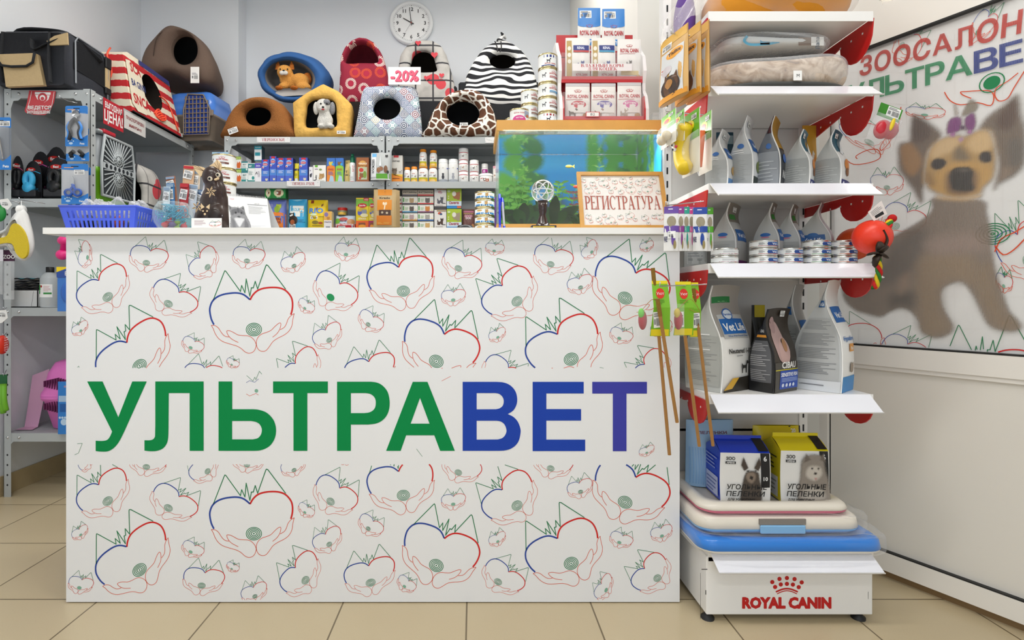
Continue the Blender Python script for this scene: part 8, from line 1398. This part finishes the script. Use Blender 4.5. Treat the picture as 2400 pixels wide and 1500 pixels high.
mb = MB(T); pp = lambda a, b, k: Vector((a,1.6625 - .0012 * k - .0 * a, b)); pr = Pr(mb, pp); pr.line(smoothc([(.86,1.815),(.85,1.8),(.87,1.788),(.92,1.79),(.96,1.797)],4),.008, M('6ab4d4')); pr.rect(.9,1.788,.93,1.806, M('5aa8d0')); pr.rect(1.02,1.785,1.06,1.81, M('8a7a70')); pr.rect(1.06,1.785,1.1,1.812, PAPER); pr.up(); pr.text('Лапа',1.085,1.792,.012, M('22405a'), rot=PI / 2); mb.build('print', t); wrap('clear_film', t,.785,1.16,1.64,1.915,1.785, lambda c: zp_(c) + .01,4,.12)
t = thing('yellow_pet_bed','yellow pet bed in clear plastic on the top rack shelf','pet bed',(.98,1.78, SH[0] + .001)); T = TL(t); zy = lambda c: 2.06; mb = MB(T); mb.grid(lambda u, v: blob(u, v,.79,1.225,1.625,1.94, SH[0] + .002, zy),44,22, M('d08a20',.85, noise=.2, nscale=14), closed_u=True); mb.build('cushion', t); wrap('clear_film', t,.785,1.25,1.61,1.95, SH[0] + .001, lambda c: 2.075,2,.06)
mb = MB(T)
mb.grid(lambda u, v: Vector((1.222 + .13 * u,1.58 + .05 * v + .02 * math.sin(9 * u),1.865 + .1 * u + .09 * v * (1 - .4 * u) + .01 * math.sin(14 * u + 6 * v))),14,10, film('f6ecd8',.25)); mb.build('loose_film', t); mb = MB(T); mb.grid(lambda u, v: Vector((.728 - .135 * u + .015 * v,1.59 + .1 * u + .01 * math.sin(12 * u),1.9 - .11 * u + .09 * v + .01 * math.sin(16 * u + 7 * v))),18,12, film('f4f0ea',.22)); mb.build('loose_film', t)
t = thing('purple_cushion','purple cushion end under the loose film at the top left of the rack','cushion',(.745,1.87,1.872)); mb = MB(); mb.ball((0,0,.1),(.034,.05,.1), M('5a3a86',.8),24,16); mb.build('cushion', t)
# hanging goods, left of the rack
def hpouch(name, label, cat, pf, pn, vb, *a, **k):
    """pack hanging edge-on: far edge at (u,v,Y) pf, near edge pn, foot at pixel row vb of the near edge"""
    A, B = at(*pf), at(*pn); zt = (A.z + B.z) / 2; zb = Z_(vb, pn[2]); w_ = (B - A).to_2d().length; c = (A + B) / 2; uu = lambda x: U0 + x / c.y * F
    t = pouch(name, label, cat, uu(c.x - w_ / 2), V0 - (zt - H) / c.y * F, uu(c.x + w_ / 2), V0 - (zb - H) / c.y * F, c.y, *a, rz=math.atan2(B.y - A.y, B.x - A.x), **k); t.location = (c.x, c.y, zb); return t
tre = lambda a1: [('r',.04,.86,.96,.99,'e0b050'),('b',.3,.84,.34,.1),('r',.12,.06,.9,.76,'d4d6d8'),('d',.6,.68,.28,.07,'e8a030'),('t','TitBit',.6,.665,.05,'3a2418',.44),('l',.16,.46,.4,.54,2,'c04a3a'),('d',.36,.46,.18,.07,'c8c0c4'),('d',.5,.2,.32,.16, a1),('f','fur',.52,.22,.5,'5a3e2a'),('d',.46,.24,.14,.07,'a8763c'),('r',0,0,1,.08,'d89430')]
for i,(pf, pn, vb, c, lb) in enumerate((((1540,97,1.70),(1607,57,1.56),213,'3a2c24','front orange dog treat pouch hanging left of the rack'),((1578,88,1.70),(1637,52,1.57),214,'6a4630','second orange dog treat pouch, between the other two'),((1604,82,1.70),(1656,50,1.58),212,'a8622c','rearmost orange dog treat pouch, next to the rack bracket'))):
    hpouch('treat_pouch', lb, 'pouch', pf, pn, vb,.022,'d2a868', tre(c), top=.92, side='c89a50', group='orange dog treat pouches')
def hook(lb, p0, p1): t = thing('display_hook', lb, 'hook', p0); d = Vector(p1) - Vector(p0); mb = MB(); mb.tube([(0,0,0), d, d + Vector((0,-.004,.012))],.0018, STEELB,6); mb.build('wire', t)
hook('steel hook carrying the orange treat pouches',(.7125,1.63,1.795), at(1572,78,1.62)); hook('steel hook carrying the toy cards below the treat pouches',(.7125,1.64,1.56), at(1560,262,1.62)); hook('steel hook carrying the dental stick packs',(.7125,1.64,1.292), at(1560,482,1.55)); hook('long steel hook carrying the feather sticks',(.7125,1.62,1.034), at(1546,671,1.46))
gcard = [('r',.02,.55,.98,1,'6ab02c'),('d',.4,.78,.3,.1,'e8d82a'),('d',.4,.78,.18,.06,'d03a2c'),('b',.7,.9,.3,.08)]
def toycard(lb, pf, pn, vb, f):
    A, B = at(*pf), at(*pn); zb = Z_(vb, pn[2]); c = (A + B) / 2; h = c.z - zb; w_ = (B - A).to_2d().length; t = thing('toy_pack', lb, 'toy',(c.x, c.y, zb), rz=math.atan2(B.y - A.y, B.x - A.x), group='pet toys on cards'); mb = MB(); mb.box((-w_ / 2,0,0),(w_ / 2,.001, h), M('e8e4d8',.5)); pr = Pr(mb, front(0)); design(pr, w_, h, gcard); mb.build('card', t); f(t, w_, h)
    mb = MB(); mb.grid(lambda u, v: Vector(((u - .5) * w_ * .96,-.002 - .028 * math.sin(PI * u) ** .5 * math.sin(PI * v) ** .5, h * .66 * v)),10,10, film(op=.1)); mb.build('blister', t)
def balls(c): return lambda t, w_, h: [(lambda mb: (mb.ball((dx,-.014, dz),.015, M(c,.6),16,10), mb.build('ball', t)))(MB()) for dx, dz in ((-w_ * .16, h * .2),(w_ * .16, h * .26))]
toycard('green card with two cream balls in a clear bag, outermost on the toy hook',(1550,290,1.66),(1584,240,1.56),330, balls('d9cbb0')); toycard('green card with two white balls, second on the toy hook',(1575,288,1.66),(1604,242,1.57),328, balls('ded8c8'))
def banana(t, w_, h):
    mb = MB(); mb.tube(smoothc([(.012,-.018, h * .82),(-.008,-.02, h * .66),(-.02,-.02, h * .42),(-.012,-.02, h * .2),(.014,-.018, h * .04)],5),[.006,.012] + [.023] * 17 + [.015,.005], M('e0c020',.45),12); mb.build('banana', t)
    for dx, dz in ((-.022,.5),(-.016,.42)): mb = MB(); mb.ball((dx,-.042, h * dz),.006, WHITE,10,8); mb.ball((dx - .001,-.0475, h * dz),.003, BLACK,8,6); mb.build('eye', t)
    mb = MB(); mb.ball((-.008,-.043, h * .46),(.006,.004,.004), M('d84a6a'),8,6); mb.build('mouth', t)
toycard('yellow banana toy with googly eyes hanging on a green card',(1600,288,1.64),(1640,238,1.54),400, banana)
toycard('orange carrot toy pack nearest the rack on the toy hook',(1638,284,1.66),(1668,250,1.58),398, lambda t, w_, h: (lambda mb: (mb.tube([(0,-.015, h * .1),(0,-.015, h * .7)],[.005,.015], M('dd6a3c',.5),10), mb.build('carrot', t)))(MB()))
for i,(u, wd, c, Y) in enumerate(((1574,34,'6a4aa0',1.55),(1596,17,'8a3a8a',1.575),(1609,16,'2a9a88',1.6),(1621,16,'c83a8a',1.625),(1642,33,'2a4aa0',1.6),(1664,17,'5ab02c',1.64))):
    dn = [('r',0,.84,1,1, c),('r',.3,.93,.6,.95,'f4f4f4'),('d',.5,.66,.3,.12,'9a9078'),('r',0,.42,1,.56, c),('d',.6,.26,.14,.14, c),('d',.7,.14,.1,.1,'9a8a5a'),('t','Dental',.2,.26,.11,'4a4a6a',.38,.04, PI / 2)] + ([('b',.5,.36,.5,.16)] if i == 0 else [])
    t = pouch('dental_stick_pack',('violet','purple','teal','magenta','blue','green')[i] + ' topped dental stick pack hanging by the third rack shelf','pack', u - wd / 2,483 + i * .5, u + wd / 2,588, Y,.014,'e9e8e6', dn, top=.95, side='d8d8d8', rz=-.2, group='dental stick packs')
# feather sticks
STK = M('c8955a',.5, noise=.12, nscale=30)
def tease(lb, top, bot, card, toy, Yt, Yb):
    a, b = at(*top, Yt), at(*bot, Yb); t = thing('cat_teaser', lb, 'toy', b, group='wooden cat teaser sticks'); T = TL(t); mb = MB(T); mb.tube([a, b],.0048, STK,10); mb.build('stick', t)
    d = (b - a).normalized(); mb = MB(T); mb.tube([a + d * .0, a + d * .05],.0058, M('a8823c',.6, noise=.5, nscale=600),10); mb.build('grip_band', t)
    if card:
        (u0, v0, u1, v1), Y = card; mb = MB(T); x0, x1, z0, z1 = BX(u0, v0, u1, v1, Y); zm = z0 + (z1 - z0) * .52; mb.add([(x0, Y, z1),(x1, Y, z1),(x1 + .004, Y - .012, zm),(x0 + .002, Y - .012, zm),(x0 - .004, Y + .002, z0),(x1 + .008, Y + .002, z0)],[(0,1,2,3),(3,2,5,4)], M('7cb82a',.4)); q = lambda y0, y1: (lambda aa, bb, k: Vector((aa, y0 + (y1 - y0) * (bb - zm) / ((z1 if y1 == Y else z0) - zm) - .0007 * k, bb)))
        pr = Pr(mb, q(Y - .012, Y)); pr.rect(x0, z1 - .009, x1, z1, M('e4cf1c')); pr.disc((x0 + x1) / 2, z1 - .036,.012, M('d8301f'),.015); pr.up(); pr.text('Уют',(x0 + x1) / 2, z1 - .04,.008, WHITE); pr.lines(x0 + .01, zm + .01, x1 - .01, zm + .025,3, M('4a7a14'),.3)
        pr = Pr(mb, q(Y - .012, Y + .002)); pr.rect(x0 - .002, z0 + .001, x1 + .004, z0 + .02, M('e4cf1c')); pr.up(); barcode(pr, x0 + .013, zm - .035,.02,.045,.1); mb.build('card', t)
    if toy:
        u, v, c1, c2, Y = toy; mb = MB(T); mb.ball(at(u, v, Y),(.012,.012,.028), M('a8242c',.6, noise=.2),14,12); mb.build('mouse_toy', t); mb = MB(T); mb.ball(at(u - 3, v - 16, Y - .006),(.009,.008,.014), M(c1,.6),12,10); mb.build('leaf_tuft', t); mb = MB(T); mb.grid(lambda x, y: at(u - 14 + 28 * x, v - 38 + 76 * y, Y - .012 - .012 * math.sin(PI * x) * math.sin(PI * y)),8,8, film(op=.08)); mb.build('clear_bag', t)
        mb = MB(T); p = at(u, v - 25, Y); mb.tube(smoothc([p, p + Vector((.03,-.01,.03)), p + Vector((.06,0,-.01)), a + d * .06],4),.0009, M('a8763a'),4); mb.build('elastic_cord', t)
tease('longest wooden cat teaser with a brown sleeve at its top',(1530,628),(1569,1066),((1527,658,1564,788),1.5),(1506,750,'6ac03a',0,1.5),1.5,1.53)
tease('wooden cat teaser hanging over the end of the counter front',(1541,700),(1587,990), None, None,1.47,1.5)
tease('wooden cat teaser with a red mouse on a green card by the rack',(1590,668),(1639,1046),((1582,660,1619,786),1.545),(1590,750,'c8b03a',0,1.51),1.55,1.57)
tease('wooden cat teaser nearest the rack with its card turned edge-on',(1625,676),(1671,1045),((1620,662,1636,790),1.59), None,1.585,1.6)
# hanging toys, right of the rack
t = thing('toy_pack','red heart shaped fruit toy in a clear bag with green header, right of the rack','toy', at(2058,340,1.6), rot=(0,.35,0)); mb = MB(); mb.box((-.035,0,.085),(.035,.0015,.125), M('3a8a24')); pr = Pr(mb, front(0)); barcode(pr,.01,.108,.04,.03); mb.build('header', t); mb = MB(); mb.ball((-.012,-.012,.042),(.024,.018,.03), M('b81c2c',.35),18,12); mb.ball((.014,-.01,.048),(.022,.016,.028), M('b81c2c',.35),18,12); softobj(mb.build('toy_heart', t),.004); mb = MB(); mb.ball((0,-.03,.056),(.006,.005,.02), M('e0c41c',.4),10,8); mb.build('yellow_bit', t)
mb = MB(); mb.grid(lambda u, v: Vector(((u - .5) * .085,-.002 - .03 * math.sin(PI * u) ** .6 * math.sin(PI * v) ** .6,.1 * v - .006)),10,10, film(op=.1)); mb.build('clear_bag', t)
RB, OB = M('e63a22',.35, noise=.06), M('cf4a14',.4, noise=.06)
def rope(mb, pts, r):
    P = smoothc(pts,8)
    for s, c in enumerate(('c82020','e0c020','2f7a2c')): mb.tube([Vector(p) + Vector((r * .6 * math.cos(i * .7 + s * 2.09), r * .6 * math.sin(i * .7 + s * 2.09),0)) for i, p in enumerate(P)], r * .62, M(c,.8),6)
t = thing('rope_ball','bright red ball with a brown ribbon and coloured rope hanging right of the rack','toy', at(2044,590,1.57)); T = TL(t); mb = MB(T); mb.ball(at(2044,556,1.57),.051, RB,32,20); mb.build('ball', t)
mb = MB(T); rope(mb,[at(2078,560,1.56), at(2082,528,1.54), at(2086,514,1.56)],.009); mb.ball(at(2091,512,1.55),.012, M('b81c1c',.9),12,8); mb.build('rope', t); mb = MB(T); rope(mb,[at(2056,600,1.54), at(2060,640,1.55), at(2050,676,1.56)],.008); mb.build('rope', t)
mb = MB(T); RBN = M('2a1c10',.6); mb.tube(smoothc([at(2068,540,1.525), at(2078,565,1.52), at(2066,590,1.52)],4),.008, RBN,6, flat=.3)
for u, v in ((2080,582),(2078,604),(2034,598),(2048,624),(2066,568)): mb.tube(smoothc([at(2060,596,1.52), at((2060 + u) / 2,(596 + v) / 2 - 4,1.5), at(u, v,1.515)],3),[.004,.008,.01,.011,.011,.01,.006], RBN,6, flat=.35)
mb.build('ribbon_bow', t); mb = MB(T); q = [at(*p,1.55) for p in ((2034,497),(2066,470),(2080,502),(2048,518))]; pf = lambda a, b, k: q[3].lerp(q[2], a).lerp(q[0].lerp(q[1], a), b) + Vector((0,-.0006 * k,0)); pr = Pr(mb, pf); pr.k = 0; pr.rect(0,0,1,1, M('e6dcd8')); pr.up(); pr.lines(.1,.45,.9,.9,4, GREY,.3); pr.rect(.2,.12,.8,.36, INK); mb.build('price_tag', t)
t = thing('orange_ball','orange ball half hidden behind the red ball','toy', at(1998,605,1.76)); mb = MB(TL(t)); mb.ball(at(2002,572,1.76),.053, OB,28,18); mb.build('ball', t); mb = MB(TL(t)); mb.tube([at(2010,540,1.75), at(2014,460,1.75)],.001, WHITE,4); mb.build('cord', t)
# trays and pads at the foot of the rack
def rrect(x0, x1, y0, y1, z, r, n=6): return [Vector((cx + r * math.cos(a), cy + r * math.sin(a), z)) for cx, cy, a0 in ((x1 - r, y1 - r,0),(x0 + r, y1 - r, PI / 2),(x0 + r, y0 + r, PI),(x1 - r, y0 + r,1.5 * PI)) for a in [a0 + PI / 2 * i / n for i in range(n + 1)]]
def ptray(name, label, x0, x1, y0, y1, z0, z1, lo, hi, split, deep):
    t = thing(name, label, 'pad tray',((x0 + x1) / 2,(y0 + y1) / 2, z0)); T = TL(t); r = .05; zm = z0 + (z1 - z0) * split; g = lambda d, z: rrect(x0 + d, x1 - d, y0 + d, y1 - d, z, r)
    mb = MB(T); mb.loft([g(.03, z0), g(.012, z0 + .003), g(.0, zm - .004), g(.0, zm)], lo); mb.build('lower_tray', t); mb = MB(T); mb.loft([g(.001, zm), g(-.002, zm + .003), g(.002, z1 - .008), g(.012, z1), g(.034, z1 - .002), g(.044, z1 - deep), g(.1, z1 - deep - .004)], hi, cap=False); mb.poly(g(.1, z1 - deep - .004), hi); mb.build('frame', t); return t, T
TB, TC, TP = M('2f7fd8',.3, coat=.2), M('e4ddd0',.35, coat=.2), M('d8708a',.35)
Z6 = SH[5] + .0006
t, T = ptray('blue_pad_tray','large blue and white puppy pad tray lowest on the rack base',.683,1.243,1.585,1.94, Z6, Z6 + .05, TC, TB,.3,.02); wrap('clear_film', t,.672,1.262,1.566,1.95, Z6 + .0005, lambda c: Z6 + .06,5,-.06,7)
t, T = ptray('cream_pad_tray','cream puppy pad tray with a pale blue clip, second from the bottom',.69,1.195,1.615,1.94, Z6 + .0505, Z6 + .106, M('7fb4e4',.35), TC,.32,.015); mb = MB(T); mb.box((.872,1.606, Z6 + .058),(1.01,1.6135, Z6 + .084), M('85b8e2',.35),.003); mb.build('front_clip', t, label='pale blue clip'); mb = MB(T); mb.box((.87,1.61, Z6 + .085),(1.012,1.6145, Z6 + .102), M('85807a',.5)); mb.build('grip_recess', t); wrap('clear_film', t,.676,1.22,1.592,1.95, Z6 + .051, lambda c: Z6 + .114,8,-.06,7)
t, T = ptray('pink_pad_tray','pink puppy pad tray with cream frame on top of the tray pile',.7,1.165,1.62,1.945, Z6 + .1066, Z6 + .144, TP, TC,.42,.016)
ZP = Z6 + .1295
def padpack(lb, u0, u1, v0, Y, dep, c, c2, ops, sops):
    x0, x1 = X_(u0, Y), X_(u1, Y); w_, h_ = x1 - x0, Z_(v0, Y) - ZP; t = thing('pad_pack', lb, 'pack',((x0 + x1) / 2, Y, ZP), rz=-.06); C_, W_ = M(c,.3, coat=.2), M('e9e8e6',.35); hb = h_ * .84
    def sh(u, v): return Vector(((u - .5) * w_ * (1 + .03 * math.sin(PI * v)),-.006 * math.sin(PI * u) * math.sin(PI * v), hb * v))
    mb = MB(); mb.grid(sh,10,10, W_); mb.grid(lambda u, v: sh(u,1).lerp(Vector(((u - .5) * w_, dep * .5, h_)), v) + Vector((0,0,.004 * math.sin(PI * v))),10,4, C_); mb.grid(lambda u, v: Vector(((.5 - u) * w_, dep, hb)).lerp(Vector(((.5 - u) * w_, dep * .5, h_)), v),6,3, C_)
    for sg in (-1,1): mb.grid(lambda u, v: Vector((sg * w_ / 2 * (1 + .03 * math.sin(PI * v)), dep * (u if sg > 0 else 1 - u), hb * v)),4,8, C_); mb.poly([(sg * w_ / 2,0, hb),(sg * w_ / 2, dep, hb),(sg * w_ / 2, dep * .5, h_)], C_)
    mb.grid(lambda u, v: Vector(((.5 - u) * w_, dep, hb * v)),4,4, C_); mb.box((-w_ * .48, dep * .5 - .0015, h_ - .002),(w_ * .5, dep * .5 + .0015, h_ + .012), C_)
    pr = Pr(mb, lambda a, z, k: sh(min(1, max(0, a / w_ + .5)), min(1, max(0, z / hb))) + Vector((0,-.001 - .0004 * k,0))); design(pr, w_, hb, ops)
    pr = Pr(mb, lambda a, z, k: Vector((-w_ / 2 - .0036 - .0004 * k, dep / 2 - a, z))); design(pr, dep, hb, sops)
    pr = Pr(mb, lambda a, z, k: Vector((a, dep * .5 * z, hb + (h_ - hb) * z + .0042 + .0004 * k))); design(pr, w_,1,[('r',.78,.04,.98,.96,'1c1c1e')]); mb.build('pack', t); return t
bl = [('r',.8,.3,.98,1,'1c1c1e'),('t','6',.89,.84,.1,'eeeeee'),('t','10',.89,.44,.08,'eeeeee'),('t','ЗОО',.2,.86,.06,'2a2a2c',.18,.05),('r',.1,.78,.3,.83,'2a2a2c'),('t','АРЕНА',.2,.79,.03,'eeeeee',.16)]
def dogpic(pr, w_, h_, pom):
    f = lambda pts: [((x - .5) * w_, y * h_) for x, y in pts]
    L_ = ([([(.42,.0),(.78,.0),(.8,.3),(.76,.5),(.74,.62),(.62,.66),(.5,.62),(.44,.45),(.4,.2)],'4a4038',.03),([(.44,.95),(.4,.78),(.46,.66),(.54,.72)],'463a32',.015),([(.76,.95),(.8,.8),(.74,.66),(.66,.72)],'463a32',.015),([(.5,.5),(.6,.4),(.68,.5),(.66,.62),(.52,.62)],'8a7a6c',.03),([(.56,.5),(.62,.47),(.64,.54),(.58,.56)],'1c1614',.015),([(.5,.66),(.54,.63),(.56,.68)],'1c1614',.012),([(.66,.67),(.7,.64),(.71,.69)],'1c1614',.012)] if not pom else
          [([(.35,0),(.95,0),(.98,.35),(.9,.65),(.85,.9),(.72,.96),(.55,.94),(.42,.85),(.38,.5)],'8e857c',.04),([(.45,.8),(.5,.98),(.6,.86)],'6a6058',.02),([(.78,.86),(.86,.99),(.9,.82)],'6a6058',.02),([(.5,.55),(.66,.45),(.82,.56),(.78,.72),(.56,.72)],'c8c0b6',.04),([(.6,.68),(.63,.66),(.65,.7),(.61,.71)],'1c1614',.012),([(.73,.68),(.76,.66),(.78,.7),(.74,.71)],'1c1614',.012),([(.65,.58),(.7,.56),(.73,.6),(.68,.62)],'1c1614',.012),([(.66,.5),(.7,.46),(.73,.51)],'b87a78',.012),([(.4,.1),(.7,.05),(.9,.12),(.8,.3),(.5,.3)],'b4aca2',.05)])
    picture(pr,[(f(a), b, c) for a, b, c in L_],80, fur=.0035)
for lb, u0, u1, v0, Y, c, pom, ops in (('blue charcoal pad pack with a black pointed ear dog, standing in the pink tray',1690,1803,1040,1.68,'1f3fc0', False,[]),('bright yellow charcoal pad pack with a fluffy dog, standing in the pink tray',1832,1940,1034,1.675,'e2cf14', True,[])):
    sops = [('r',.1,.06,.9,.46,'b8c0e0' if not pom else 'dcd9c0'),('l',.15,.1,.85,.42,4,'6a78b0' if not pom else '9a9a70'),('l',.1,.6,.9,.9,4,'8a98d8' if not pom else '4a4614')]
    t = padpack(lb, u0, u1, v0, Y,.12, c, 'e9e8e6', bl, sops); o = t.children[0]; w_ = X_(u1, Y) - X_(u0, Y); hb = (Z_(v0, Y) - ZP) * .84; mb = MB(); pr = Pr(mb, front(-.0085,.0003)); dogpic(pr, w_, hb * .98, pom); pr.up(3)
    pr.text('УГОЛЬНЫЕ',-.0, hb * .27, hb * .1, INK, wd=w_ * .8, sh=.15, heavy=.022); pr.text('ПЕЛЕНКИ',-.004, hb * .13, hb * .1, INK, wd=w_ * .76, sh=.15, heavy=.022); pr.text('ДЛЯ ЖИВОТНЫХ',-w_ * .1, hb * .04, hb * .045, INK, wd=w_ * .56, bold=.03); mb.build('front_print', t, label='dog photograph and black lettering')
pouch('pad_pack','pale blue nappy pack with a fish drawing behind the blue charcoal pack','pack',1618,990,1735,1150,1.8,.09,'9cc0e0',[('t','ПЕЛЕНКИ',.5,.8,.04,'7a4a60',.6),('t','60x40',.8,.72,.05,'3a8ac0',.3),('d',.65,.6,.2,.06,'b8825a'),('p',[(.45,.6),(.38,.7),(.5,.63)],'b8825a')] + [('r',.04 + .045 * i,.05,.06 + .045 * i,.6,'86b0d8') for i in range(7)] + [('l',.6,.1,.8,.3,4,'4a78b0'),('t','ПО',.72,.42,.05,'4a4a7a')], ZP, top=1.05, side='8ab4d8')
pouch('pad_pack','yellow pad pack with a black corner at the back of the pink tray','pack',1778,1004,1896,1130,1.8,.09,'d8c416',[('p',[(.72,1),(1,1),(1,.6),(.86,.6)],'1c1c1e'),('t','20',.8,.9,.06,'eeeeee'),('l',.1,.5,.6,.56,1,'b0a014')], ZP, top=1.05, side='c8b414')
# hooks on the far left post
for lb, p0, p1 in (('steel hook holding the white grooming glove',(-2.137,2.638,1.465),(-2.137,2.49,1.455)),('steel hook holding the round green brush',(-2.225,2.638,1.465),(-2.225,2.485,1.455)),('steel hook holding the header card bags',(-2.33,2.638,1.225),(-2.2,2.49,1.218)),('steel hook holding the white price cards',(-2.33,2.638,.945),(-2.215,2.495,.938)),('steel hook holding the red slicker brush',(-2.33,2.638,.82),(-2.225,2.505,.812)),('steel hook holding the green rubber toy',(-2.33,2.638,.635),(-2.22,2.5,.625))): hook(lb, p0, p1)
